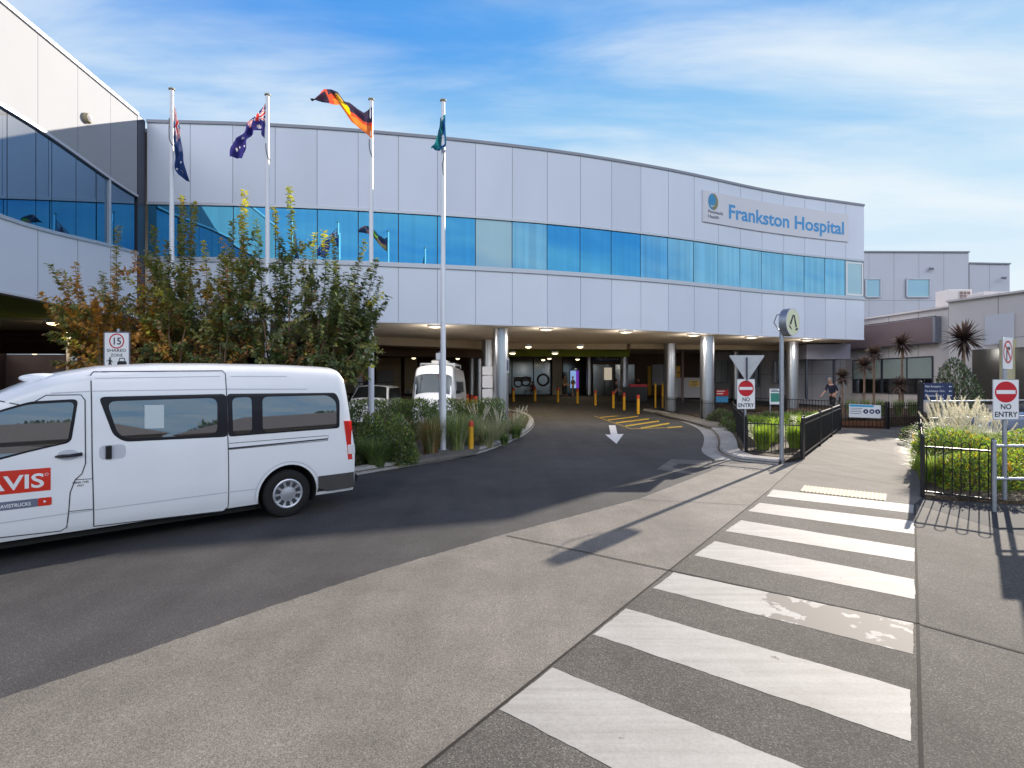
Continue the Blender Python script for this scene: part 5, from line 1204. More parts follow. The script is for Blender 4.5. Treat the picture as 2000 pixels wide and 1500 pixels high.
# ---- the white minibus in front
VZ = math.atan2(-.6879, -.7258)
van = empty('minibus', (-3.95, 8.51, 0), VZ, 'white high-roof minibus with red rental lettering on its front door, in the foreground', 'minibus')
ROOF = [(-1.05, 2.16), (-.97, 2.235), (-.75, 2.265), (0, 2.285), (1.0, 2.28), (1.6, 2.265), (2.2, 2.215), (2.7, 2.10), (3.1, 1.90), (3.5, 1.64), (3.9, 1.36), (4.2, 1.14), (4.5, 1.02), (4.75, .86), (4.82, .6)]
VWX = [(-1.15, .93), (-.9, .95), (0, .955), (3.2, .955), (3.9, .93), (4.4, .86), (4.7, .76), (4.82, .66)]
TUM = [(.26, .93), (.34, .965), (.6, .995), (.95, 1.0), (1.12, .992), (1.28, .978), (1.6, .958), (1.82, .938), (2.05, .89), (2.3, .83)]
def vside(x, z):
    top = interp(ROOF, x); w = interp(VWX, x) * interp(TUM, z); d = max(0.0, top - z); c_ = .19
    if d < c_: w *= max(0.0, 1 - ((c_ - d) / c_) ** 3.4) ** (1 / 3.0)
    return w
def vprof(x):
    top = interp(ROOF, x); zs = [.26, .30, .36, .46, .6, .8, .95, 1.05, 1.15, 1.3, 1.45, 1.6, 1.75, 1.85]
    zs = [z for z in zs if z < top - .27]; zs += [top - .26 * k for k in (1, .8, .62, .46, .32, .2, .12, .06, .025, .008, 0)]
    while len(zs) < 25: zs.insert(1, (zs[0] + zs[1]) / 2)
    out = []
    for z in zs:
        sh = max(0.0, (-.80 - x)) / .25 * (.15 * max(0, z - .9) / 1.2)
        out.append((x + sh, vside(x, z), z))
    return out
xs = [-1.05, -1.03, -.99, -.94, -.87] + [-.8 + .2 * i for i in range(28)] + [4.75, 4.82]
mb = loft_body(xs, 1, vprof); body = mb.build('body', M['white_paint'], van, auto=35, local=True)
cut_arches(body, [(0, .36), (3.86, .36)], .425, 1.2)
set_auto(body.data, 35)
for x in (0, 3.86):
    for sd in (1, -1):
        ln = MB(); n = 24
        for i in range(n):
            a0, a1 = R(-25 + 230 * i / n), R(-25 + 230 * (i + 1) / n)
            ln.quad(*[(x + .42 * math.cos(a), sd * y, .36 + .42 * math.sin(a)) for a, y in ((a0, .93), (a1, .93), (a1, .55), (a0, .55))])
        n = 24; ln.add([(x + .42 * math.cos(R(-25 + 230 * i / n)), sd * .55, .36 + .42 * math.sin(R(-25 + 230 * i / n))) for i in range(n + 1)], [tuple(range(n + 1))]); ln.build('wheel_arch_liner', M['rubber'], van, local=True)
for sd in (1, -1):
    wheel(van, 0, .905, .35, sd); wheel(van, 3.86, .905, .35, sd)
def vp(px, py, yl=.955):     # photograph point -> (x, z) on the near body side
    k = (px - 1000) / F; n = Vector((.6879, -.7258)); O = Vector((-3.95, 8.51)); fw = Vector((-.7258, -.6879))
    yy = yl
    for _ in range(6):
        q = O + n * yy; t = (q.x - k * q.y) / (k * fw.y - fw.x); p = q + fw * t; z = EYE - (py - HY) / F * p.y; yy = vside(t, z)
    return (t, z)
def VP(l): return [vp(a, b) for a, b in l]
# windows
for sd in (1, -1):
    g1 = round_poly(VP([(192, 775), (442, 769), (446, 853), (243, 863), (221, 850)]), .07)
    g2 = round_poly(VP([(443, 769), (655, 767), (663, 782), (663, 836), (446, 853)]), .05)
    dpoly = VP([(183, 1028), (180, 900), (177, 732), (183, 726), (434, 724), (440, 730), (443, 800), (445, 990), (436, 998)])
    door = side_patch(dpoly, vside, .0025, sd).build('sliding_door', M['white_paint'], van, local=True, smooth=True)
    fpoly = [(3.62, .36), (3.62, .80), (3.45, .90), (3.45, 1.06), (3.9, 1.08), (3.86, 1.28), (3.55, 1.52)] + VP([(0, 783)]) + [(2.86, 1.735)] + VP([(90, 772), (158, 771), (166, 782), (167, 905), (160, 925), (147, 937), (137, 962), (134, 1000), (130, 1030), (118, 1037)])
    fdoor = side_patch(fpoly, vside, .0025, sd).build('front_door', M['white_paint'], van, local=True, smooth=True)
    side_patch(VP([(148, 937), (180, 935), (181, 994), (135, 999), (138, 962)]), vside, .0025, sd).build('fuel_flap', M['white_paint'], van, local=True, smooth=True)
    w0 = side_patch(g1, vside, .005, sd).build('window_surround', M['van_frit'], door, local=True)
    side_patch(round_poly(VP([(208, 784), (424, 777), (424, 848), (247, 857), (229, 845)]), .10), vside, .008, sd).build('window_glass', M['van_glass'], door, local=True)
    w1 = side_patch(g2, vside, .004, sd).build('window_surround', M['van_frit'], van, local=True)
    side_patch(round_poly(VP([(453, 777), (491, 775), (492, 845), (455, 849)]), .07), vside, .008, sd).build('window_glass', M['van_glass'], w1, local=True)
    side_patch(round_poly(VP([(512, 775), (640, 772), (656, 784), (657, 834), (513, 845)]), .08), vside, .008, sd).build('window_glass', M['van_glass'], w1, local=True)
    fd = [vp(153, 779), vp(60, 784)] + [(3.05, 1.71), (3.62, 1.44), (3.85, 1.26), (3.82, 1.14), (3.2, 1.13)] + [vp(60, 882), vp(139, 864)]
    w2 = side_patch(round_poly(fd, .06), vside, .005, sd).build('window_surround', M['van_frit'], fdoor, local=True)
    cxm = sum(p[0] for p in fd) / len(fd); czm = sum(p[1] for p in fd) / len(fd)
    side_patch(round_poly([(cxm + (x - cxm) * .95, czm + (z - czm) * .91) for x, z in fd], .06), vside, .008, sd).build('window_glass', M['van_glass'], fdoor, local=True)
    # shut lines of the doors, flap, seams
    sl = MB()
    side_line(VP([(183, 1028), (180, 900), (177, 732), (183, 726), (434, 724), (440, 730), (443, 800), (445, 990), (436, 998)]) , vside, .012, .0045, sd, sl); side_line(VP([(183, 1028), (436, 998)]), vside, .012, .0045, sd, sl)
    side_line([(3.9, 1.02)] + VP([(0, 783)]) + [(2.86, 1.735)] + VP([(90, 772), (158, 771), (166, 782), (167, 905), (160, 925), (147, 937), (137, 962), (134, 1000), (130, 1030), (118, 1037)]) + [(3.3, .33)], vside, .011, .0045, sd, sl)
    side_line(VP([(148, 937), (180, 935)]), vside, .008, .0045, sd, sl); side_line(VP([(135, 999), (181, 994)]), vside, .008, .0045, sd, sl)
    side_line(VP([(446, 876), (640, 857)]), vside, .020, .0045, sd, sl); side_line(VP([(446, 866), (632, 851), (641, 851), (640, 860), (446, 878)]), vside, .007, .0045, sd, sl)
    sl.build('shut_lines', M['gap'], van, local=True)
    se = MB()
    side_line(VP([(100, 768), (180, 764), (440, 760), (600, 760)]), vside, .012, .0045, sd, se); side_line(VP([(185, 739), (430, 735)]), vside, .010, .0045, sd, se); side_line(VP([(450, 735), (560, 735)]), vside, .010, .0045, sd, se)
    side_line(VP([(0, 1022), (130, 1003), (184, 996), (440, 962), (500, 955)]), vside, .012, .0045, sd, se)
    arc = [(.47 * math.cos(R(a)), .36 + .47 * math.sin(R(a))) for a in range(-5, 186, 10)]; side_line(arc, vside, .012, .0045, sd, se)
    se.build('body_crease', M['seam'], van, local=True)
    # handles
    h0, h1 = vp(108, 892), vp(160, 887)
    m_ = MB(); m_.tube([(h0[0], sd * (vside(*h0) + .01), h0[1]), (h0[0] - .06, sd * (vside(*h0) + .04), h0[1] + .005), ((h0[0] + h1[0]) / 2, sd * (vside(*h0) + .045), (h0[1] + h1[1]) / 2), (h1[0], sd * (vside(*h1) + .035), h1[1] + .005)], [.012, .02, .017, .022], 8); m_.build('door_handle', M['black_gloss'], fdoor, smooth=True, local=True)
    cup = side_patch([(p[0] + .10 * math.cos(2 * math.pi * i / 20), p[1] + .062 * math.sin(2 * math.pi * i / 20)) for p in [vp(133, 889)] for i in range(20)], vside, .0035, sd).build('handle_cup', M['seam'], fdoor, local=True)
    p = vp(214, 883); side_patch(round_poly([(p[0] - .16, p[1] - .085), (p[0] + .10, p[1] - .085), (p[0] + .10, p[1] + .085), (p[0] - .16, p[1] + .085)], .06), vside, .0035, sd).build('handle_cup', M['seam'], door, local=True)
    m_ = MB(); m_.box((p[0] + .01, sd * (vside(*p) + .018), p[1]), (.06, .035, .16)); m_.build('door_handle', M['black_gloss'], door, bevel=.008, local=True)
    # rear light cluster
    q = VP([(672, 822), (684, 820), (687, 897), (675, 899)]); zt, zb = q[0][1], q[2][1]
    t = empty('x'); bpy.data.objects.remove(t)
    m_ = MB(); A_ = [(-1.02, 1), (-1.19, 1)]
    def lampbox(z0, z1, m, nm, par):
        b_ = MB(); yo = vside(-1.0, (z0 + z1) / 2)
        pts = [(-.93, yo + .012), (-1.0, yo + .008), (-1.065, yo - .02), (-1.075, yo - .18), (-.93, yo - .18)]
        def sh(z): return .15 * max(0, z - .9) / 1.2
        n_ = len(pts); b_.add([(x + sh(z), sd * y, z) for z in (z0, z1) for x, y in pts], [tuple(range(n_)), tuple(range(n_, 2 * n_))] + [(i, (i + 1) % n_, n_ + (i + 1) % n_, n_ + i) for i in range(n_)]); return b_.build(nm, m, par, local=True, bevel=.006)
    tl = lampbox(zb, zt, M['lens_red'], 'tail_light', van); lampbox(zb + .09, zb + .24, M['lens_white'], 'reversing_lens', tl).scale = (1.004, 1.004, 1)
    # front light
    m_ = MB(); m_.ball((4.55, sd * .68, .98), .2, 10, sq=(1.1, .6, .7)); m_.build('headlight', M['lens_white'], van, smooth=True, local=True)
    # mirror
    m_ = MB(); m_.box((3.75, sd * 1.12, 1.28), (.10, .22, .34)); m_.bar((3.8, sd * .92, 1.2), (3.75, sd * 1.05, 1.25), .05); m_.build('wing_mirror', M['black_gloss'], van, local=True, bevel=.02)
# bumper, sill trim, tow hook, marker on the roof
bm_ = MB()
pts = []
for sd in (1, -1):
    pts = []
    for x in [-.44, -.6, -.75, -.9, -1.03]: pts.append((x, sd * (interp(VWX, x) * .985 + .02)))
    pts.append((-1.11, sd * .80))
    n_ = len(pts); ztop = .56; zb_ = .30
    vs = [(x, y, ztop) for x, y in pts] + [(x, y, zb_ + (.02 if i else .08)) for i, (x, y) in enumerate(pts)] + [(x, y - sd * .06, zb_) for x, y in pts]
    bm_.add(vs, [(i, i + 1, n_ + i + 1, n_ + i) for i in range(n_ - 1)] + [(n_ + i, n_ + i + 1, 2 * n_ + i + 1, 2 * n_ + i) for i in range(n_ - 1)] + [tuple(range(n_))[::-1] if False else (0, 1, 2, 3)])
bm_.box((-1.075, 0, .43), (.09, 1.64, .26)); bm_.build('rear_bumper', M['plastic'], van, local=True)
m_ = MB(); m_.tube([(-1.08, .62, .46), (-1.2, .62, .46), (-1.24, .62, .42), (-1.22, .62, .36), (-1.12, .62, .34)], .03, 8); m_.build('tow_loop', M['rubber'], van, local=True)
m_ = MB(); m_.box((1.9, 0, .23), (3.0, 1.6, .12)); m_.build('underbody', M['rubber'], van, local=True)
m_ = MB(); m_.ball((2.70, .50, 2.05), .15, 10, sq=(1.5, .5, .4)); m_.build('roof_vent', M['white_paint'], van, smooth=True, local=True)
# rear screen and windscreen
m_ = MB(); m_.quad((-1.125, -.72, 1.25), (-1.125, .72, 1.25), (-1.065, .66, 1.9), (-1.065, -.66, 1.9)); m_.v = [(v[0] + .05, v[1], v[2]) for v in m_.v]; m_.build('rear_window', M['van_glass'], van, local=True)
screen_patch(vside, ROOF, 3.92, 3.10, .74, .66).build('windscreen', M['van_glass'], van, local=True, smooth=True)
m_ = MB(); m_.box((4.78, 0, .55), (.14, 1.2, .3)); m_.build('front_bumper', M['white_paint'], van, local=True, bevel=.04)
m_ = MB(); m_.box((4.84, 0, .74), (.04, .8, .12)); m_.build('grille', M['black_gloss'], van, local=True)
# red vinyl rental panel and web address strip
def side_text(body_, x_right, x_left, zb, cap, off, m, nm, par, slope=0.0):
    tm = MB(); put_text(tm, body_, (0, 0, 0), (1, 0, 0), (0, 0, 1), cap, width=x_right - x_left, align='LEFT', bold=.02); x0 = min(v[0] for v in tm.v)
    tm.v = [(x_right - (v[0] - x0), vside(x_right - (v[0] - x0), zb + v[2]) + off, zb + v[2] + slope * (v[0] - x0)) for v in tm.v]; return tm.build(nm, m, par, fix=False, local=True)
a_, b_ = vp(99, 913), vp(99, 957); xl = a_[0]; xr = xl + 1.15
rp = side_patch([(xl, b_[1]), (xl, a_[1]), (xr, a_[1] + .01), (xr, b_[1] + .01)], vside, .0045).build('red_panel', M['red_vinyl'], van, local=True); rp['label'] = 'red rental panel with white lettering'
cap_ = (a_[1] - b_[1]) * .62; zb_ = b_[1] + (a_[1] - b_[1]) * .19; tx = vp(86, 935)[0]
side_text('AVIS', tx + .50, tx, zb_, cap_, .0075, M['sign_white'], 'lettering', rp)
m_ = MB(); cc = vp(91, 926); R0 = .016
for i in range(16):
    t0, t1 = 2 * math.pi * i / 16, 2 * math.pi * (i + 1) / 16
    m_.quad(*[(cc[0] + r_ * math.cos(t), vside(*cc) + .0075, cc[1] + r_ * math.sin(t)) for r_, t in ((R0, t0), (R0, t1), (R0 * .75, t1), (R0 * .75, t0))])
m_.build('trade_ring', M['sign_white'], rp, local=True)
a_, b_ = vp(74, 973), vp(74, 989); e_ = vp(101, 972)
gp_ = side_patch([(a_[0], b_[1]), (a_[0], a_[1]), (xr, a_[1]), (xr, b_[1])], vside, .0045).build('grey_strip', M['grey_vinyl'], van, local=True)
side_text('AVISTRUCKS', vp(60, 980)[0] + .245, vp(60, 980)[0], b_[1] + (a_[1] - b_[1]) * .27, (a_[1] - b_[1]) * .42, .0075, M['sign_white'], 'lettering', gp_)
rt_ = side_patch(round_poly([(e_[0], b_[1]), (e_[0], a_[1]), (a_[0], a_[1]), (a_[0], b_[1])], .015), vside, .006).build('red_tab', M['red_vinyl'], van, local=True)
cc = vp(88, 979); m_ = MB(); y_ = vside(*cc) + .008; m_.add([(cc[0] + .012, y_, cc[1] + .016), (cc[0] + .012, y_, cc[1] - .016), (cc[0] - .014, y_, cc[1])], [(0, 1, 2)]); m_.build('play_arrow', M['sign_white'], rt_, local=True)
p = vp(174, 941); side_text('DIESEL FUEL', p[0] + .15, p[0], p[1] - .005, .022, .005, M['sign_black'], 'fuel_lettering', van); side_text('ONLY', p[0] + .11, p[0] + .045, p[1] - .042, .022, .005, M['sign_black'], 'fuel_lettering', van)
pn = VP([(282, 791), (320, 791), (320, 836), (282, 837)]); side_patch(pn, vside, .011).build('paper_notice', mat('paper_sheet', rgb(196, 208, 212), .7), van, local=True)

# ---- parked vehicles: one lofted body each
def vehicle(name, loc, rz, label, cat, L, Wd, roof, paint, glass_z, wheelbase, rw=.33, bonnet=None, rack=False, high=False, front_glass=None):
    t = empty(name, (*loc,), rz, label, cat)
    def sd_(x, z):
        top = interp(roof, x); w = Wd / 2 * interp([(-L / 2, .86), (-L / 2 + .5, 1), (L / 2 - .8, 1), (L / 2, .78)], x); w *= interp([(.2, .95), (.5, 1), (.95, 1), (max(1.3, top * .7), .93), (max(1.6, top), .80)], z); d_ = max(0, top - z); c_ = .16 if not high else .22
        if d_ < c_: w *= max(0, 1 - ((c_ - d_) / c_) ** 2.6) ** (1 / 2.6)
        return w
    def pr(x):
        top = interp(roof, x); lo = .24; n_ = 9; zs = [lo + (top - .17 - lo) * i / n_ for i in range(n_)] + [top - .16 * k for k in (1, .75, .5, .3, .15, .06, .015, 0)]
        return [(x, sd_(x, z), z) for z in zs]
    xs_ = [-L / 2 + L * i / 40 for i in range(41)]
    b = loft_body(xs_, 1, pr).build('body', paint, t, auto=38, local=True)
    wb = wheelbase / 2; cut_arches(b, [(-wb, rw), (wb, rw)], rw + .06, Wd)
    set_auto(b.data, 38)
    u_ = MB(); u_.box((0, 0, .42), (L * .86, Wd * .72, .3)); u_.build('underbody', M['rubber'], t, local=True)
    for s in (1, -1):
        for x in (-wb, wb): wheel(t, x, Wd / 2 - .03, rw, s)
        gl = [(glass_z[0], glass_z[2]), (glass_z[1], glass_z[2]), (glass_z[1] - .45, glass_z[3]), (glass_z[0] + .2, glass_z[3])]
        side_patch(round_poly(gl, .08), sd_, .006, s).build('window_glass', M['car_glass'], t, local=True)
        m2 = MB(); m2.ball((L / 2 - .12, s * Wd * .34, .72), .16, 8, sq=(.8, 1, .6)); m2.build('headlight', M['lens_white'], t, smooth=True, local=True)
        m2 = MB(); m2.box((-L / 2 + .03, s * Wd * .37, .9), (.08, .14, .34)); m2.build('tail_light', M['lens_red'], t, local=True)
        m2 = MB(); m2.box((front_glass[0][0] - .15 if front_glass else L * .2, s * (Wd / 2 + .10), front_glass[0][1] + .05 if front_glass else 1.1), (.09, .2, .16)); m2.build('wing_mirror', M['black_gloss'], t, local=True)
    for fg, nm in ((front_glass, 'windscreen'), ([(-L / 2 + .02, glass_z[2] + .02), (-L / 2 + .02 + (.15 if high else .3), glass_z[3] - .02)], 'rear_window')):
        if not fg: continue
        (x0, z0), (x1, z1) = fg
        screen_patch(sd_, roof, x0, x1, Wd * .43, Wd * (.40 if high else .36)).build(nm, M['car_glass'], t, local=True, smooth=True)
    if rack:
        m2 = MB(); top = max(z for _, z in roof) + .10
        for y in (-Wd * .36, Wd * .36): m2.bar((-L * .32, y, top), (L * .12, y, top), .05)
        for i in range(6): x = -L * .32 + L * .44 * i / 5; m2.bar((x, -Wd * .36, top), (x, Wd * .36, top), .05, .03); 
        for x in (-L * .25, L * .05):
            for y in (-Wd * .36, Wd * .36): m2.bar((x, y, top - .12), (x, y, top), .04)
        m2.build('roof_rack', M['black_metal'], t, local=True)
    return t
CAR = [(-2.3, .95), (-2.15, 1.2), (-1.7, 1.45), (-.6, 1.5), (.2, 1.46), (.8, 1.15), (1.1, .98), (2.0, .85), (2.3, .6)]
SUVR = [(-2.4, 1.1), (-2.3, 1.6), (-2.1, 1.86), (-.5, 1.9), (.35, 1.86), (1.0, 1.28), (1.2, 1.18), (2.2, 1.05), (2.42, .7)]
CAMP = [(-3.0, 2.6), (-2.9, 2.78), (0, 2.84), (2.1, 2.82), (2.42, 2.70), (2.58, 2.45), (2.92, 1.52), (3.0, 1.36), (3.25, 1.15), (3.35, .7)]
cv = vehicle('campervan', (-3.55, 26.6, 0), R(-90), 'white high-roof campervan parked under the building, windscreen facing out', 'campervan', 6.7, 2.06, CAMP, M['white_paint'], (-1.6, 2.2, 1.5, 2.05), 3.8, .36, high=True, front_glass=[(2.91, 1.52), (2.60, 2.38)])
m_ = MB(); m_.box((.2, 0, 2.98), (1.0, .8, .2)); m_.build('roof_air_unit', M['sign_white'], cv, local=True, bevel=.03)
m_ = MB()
for y in (-.8, .8): m_.bar((-1.8, y, 2.9), (1.4, y, 2.9), .05)
for x in (-1.7, -.5, .7, 1.35): m_.bar((x, -.8, 2.9), (x, .8, 2.9), .05)
for x in (-1.7, 1.35):
    for y in (-.8, .8): m_.bar((x, y, 2.74), (x, y, 2.9), .05)
m_.build('roof_rack', M['alu'], cv, local=True)
vehicle('parked_suv', (-6.75, 26.0, 0), R(-90), 'dark-windowed white four-wheel drive with a black roof rack, parked left of the campervan', 'car', 4.85, 1.9, SUVR, M['white_paint'], (-2.1, .8, 1.22, 1.72), 2.8, .38, rack=True, front_glass=[(1.0, 1.28), (.40, 1.80)])
vehicle('parked_car', (-15.2, 15.2, 0), R(20), 'dark car in the gloom of the left undercroft behind the minibus front', 'car', 4.6, 1.8, CAR, M['black_gloss'], (-1.6, .7, .98, 1.38), 2.7, front_glass=[(1.0, 1.02), (.32, 1.42)])
vehicle('parked_car', (18.4, 18.0, 0), R(160), 'silver-blue car parked behind the NO ENTRY sign at the far right', 'car', 4.6, 1.8, CAR, mat('car_blue_silver', rgb(150, 160, 182), .25, .4, coat=.5), (-1.6, .7, .98, 1.38), 2.7, front_glass=[(1.0, 1.02), (.32, 1.42)])

# ------------------------------------------------------------------ flagpoles and flags
def flagpole(px, Y, ptop, label, rope):
    x = (px - 1000) / F * Y; z1 = EYE - (ptop - HY) / F * Y
    t = empty('flagpole', (x, Y, .1), 0, label, 'flagpole', 'white flagpoles in a row')
    mb = MB(); mb.lathe([(.085, .08), (.085, 2.6), (.074, 2.65), (.05, z1 - .06)], (x, Y, 0), 18); mb.build('pole', M['pole_white'], t, auto=40)
    mb = MB(); mb.lathe([(.03, z1 - .07), (.085, z1 - .05), (.085, z1 - .02), (.05, z1), (.01, z1 + .01)], (x, Y, 0), 18); mb.build('pole_cap', M['beige'], t, auto=40)
    mb = MB(); mb.box((x, Y, .125), (.3, .3, .05)); mb.build('base_plate', M['coping'], t)
    if rope: mb = MB(); mb.tube([wp(a, b, Y - .07) for a, b in rope], .012, 6); mb.build('halyard', M['recess'], t)
    return x, Y
def rs(pts, n):
    P = [Vector(p) for p in pts]; L_ = [0]
    for a, b in zip(P, P[1:]): L_.append(L_[-1] + (b - a).length)
    out = []
    for i in range(n + 1):
        s = L_[-1] * i / n; k = 0
        while k < len(P) - 2 and L_[k + 1] < s: k += 1
        out.append(P[k].lerp(P[k + 1], (s - L_[k]) / max(1e-6, L_[k + 1] - L_[k])))
    return out
def flag(Y, top, bot, pattern, mats, label, amp=.07, waves=3.0, nu=72, nv=44, drift=0.0):
    """cloth between its upper and lower edge (photograph pixels at depth Y), rippled in depth"""
    A_, B_ = rs(top, nu), rs(bot, nu); mb = MB()
    for i in range(nu + 1):
        u = i / nu
        for j in range(nv + 1):
            v = j / nv; q = A_[i].lerp(B_[i], v); p = wp(q.x, q.y, Y)
            w = min(1, u * 4); d = amp * w * (math.sin(u * waves * 6.28 + v * 2.2) + .5 * math.sin(u * waves * 11 - v * 5 + 1)) + drift * u + .05 * w * math.sin(v * 9 + u * 3)
            mb.v.append((p.x, p.y + d, p.z))
    n = nv + 1
    for i in range(nu):
        for j in range(nv): mb.f.append((i * n + j, (i + 1) * n + j, (i + 1) * n + j + 1, i * n + j + 1)); mb.m.append(pattern((i + .5) / nu, (j + .5) / nv))
    o = mb.build('flag', mats, None, smooth=True, fix=False); return tag(o, label, 'flag')
def cloth(name, c): return mat(name, c, .75, trans=.35, bump=.15, bscale=25)
FM = dict(black=cloth('flag_black', rgb(58, 46, 78)), red=cloth('flag_red', rgb(224, 78, 66)), yellow=cloth('flag_yellow', rgb(250, 190, 30)), navy=cloth('flag_navy', rgb(44, 40, 118)), white=cloth('flag_white', rgb(236, 232, 236)),
          cross=cloth('flag_cross_red', rgb(206, 44, 44)), blue=cloth('flag_blue', rgb(34, 60, 120)), teal=cloth('flag_teal', rgb(14, 98, 120)), azure=cloth('flag_azure', rgb(26, 70, 150)), dark=cloth('flag_dark', rgb(20, 30, 44)), orange=cloth('flag_orange', rgb(244, 120, 60)))
def Z(l, ox, oy, k=6.25): return [(ox + x / k, oy + y / k) for x, y in l]
def star(u, v, cu, cv, r, pts=7, asp=2.0):
    x, y = (u - cu) * asp, v - cv; d = math.hypot(x, y); a = math.atan2(y, x); return d < r * (.62 + .38 * math.cos(a * pts))
def jack(u, v):      # union canton in 0..1 x 0..1: 1 white, 2 red, 0 field
    x, y = u - .5, (v - .5)
    if abs(x) < .06 or abs(y) < .10: return 2
    if abs(x) < .11 or abs(y) < .17: return 1
    d = abs(abs(x) - abs(y)); return 2 if d < .045 else (1 if d < .11 else 0)
def aus(u, v, crown=False):
    if u < .42 and v < .5: return (0, 1, 2)[jack(u / .42, v / .5)]
    st = [(.21, .76, .11)] if not crown else []
    st += [(.75, .18, .06), (.75, .84, .06), (.64, .45, .06), (.86, .40, .06), (.80, .56, .04)]
    return 1 if any(star(u, v, *s) for s in st) else 0
x1, _ = flagpole(335.5, 15.4, 172, 'leftmost white flagpole, rising behind the left of the tree', Z([(190, 440), (188, 600), (190, 690), (215, 750), (262, 785)], 300, 160))
flagpole(522.5, 15.5, 183, 'second white flagpole from the left, rising behind the tree', Z([(1367, 750), (1370, 820), (1390, 910), (1425, 960)], 300, 160))
flagpole(725, 15.4, 192, 'third white flagpole from the left, at the right side of the tree', Z([(757, 700), (755, 780), (770, 860), (800, 918)], 600, 160))
flagpole(865.5, 14.6, 194, 'rightmost white flagpole, standing on the island kerb paving', Z([(1680, 830), (1672, 900), (1660, 960), (1650, 1000), (1662, 1130)], 600, 160))
flag(15.35, Z([(246, 262), (272, 360), (292, 480), (316, 560), (326, 700), (332, 830), (356, 960), (395, 1080), (437, 1200)], 300, 160), Z([(240, 560), (248, 590), (246, 640), (250, 720), (262, 840), (272, 980), (284, 1090), (310, 1136), (412, 1216)], 300, 160), lambda u, v: aus(u, v, True), [FM['blue'], FM['white'], FM['cross']], 'blue flag with a red and white cross canton hanging limp from the leftmost pole', .03, 2.0)
flag(15.45, Z([(1368, 258), (1270, 370), (1130, 520), (1000, 690), (940, 800), (914, 905)], 300, 160), Z([(1355, 690), (1318, 650), (1325, 600), (1215, 592), (1170, 720), (1115, 850), (1078, 938)], 300, 160), lambda u, v: aus(u, v), [FM['navy'], FM['white'], FM['cross']], 'navy flag with white stars and a cross canton, draped left from the second pole', .06, 2.2)
def abo(u, v):
    if u > .74: return 1 if v < .16 or u < .765 else 0
    d = math.hypot((u - .50) * 2.6, (v - .45) * 1.2)
    if d < .34 and .33 < u: return 2
    return 0 if v < (.50 - .12 * u) else (3 if v > .62 and u < .7 else 1)
flag(15.34, Z([(797, 300), (690, 372), (585, 305), (430, 200), (372, 120), (285, 88), (210, 86), (110, 160), (55, 234)], 600, 160), Z([(800, 695), (640, 572), (540, 482), (440, 342), (404, 292), (260, 262), (140, 245), (58, 236)], 600, 160), abo, [FM['black'], FM['red'], FM['yellow'], FM['orange']], 'black and red flag with a yellow disc, streaming left from the third pole', .07, 2.5)
def tsi(u, v):
    if star(u, v, .55, .5, .10, 5, 1.4): return 2
    return 1 if .60 < v < .92 else (3 if .56 < v < .60 or .92 < v < .96 else 0)
flag(14.52, Z([(1684, 396), (1622, 430), (1612, 540), (1595, 640), (1560, 700), (1510, 795), (1520, 828)], 600, 160), Z([(1686, 440), (1690, 560), (1697, 680), (1698, 760), (1692, 815), (1660, 835), (1610, 850)], 600, 160), tsi, [FM['teal'], FM['azure'], FM['white'], FM['dark']], 'teal and blue flag bundled against the rightmost pole', .06, 1.6)

# ------------------------------------------------------------------ vegetation
def leaf(mb, p, d, up, L, w, mi):
    d = d.normalized(); s = d.cross(up)
    if s.length < 1e-3: s = Vector((1, 0, 0))
    s = s.normalized() * w / 2; m_ = p + d * L * .5 - up * L * .06; e = p + d * L - up * L * .18
    mb.v += [tuple(p), tuple(m_ - s), tuple(e), tuple(m_ + s)]; o = len(mb.v) - 4; mb.f.append((o, o + 1, o + 2, o + 3)); mb.m.append(mi)
def rv(r): 
    while True:
        v = Vector((r.uniform(-1, 1), r.uniform(-1, 1), r.uniform(-1, 1)))
        if .05 < v.length < 1: return v.normalized()
for k_, c_ in dict(t_dark=(.085, .115, .055), t_green=(.14, .175, .07), t_olive=(.24, .23, .085), t_rust=(.28, .14, .07), t_orange=(.50, .26, .07), t_grey=(.24, .26, .18), t_yellow=(.62, .50, .08)).items(): LEAF[k_] = mat('leaf_' + k_, tuple(min(.8, q * 1.45) for q in c_), .5, trans=.30, spec=.4)
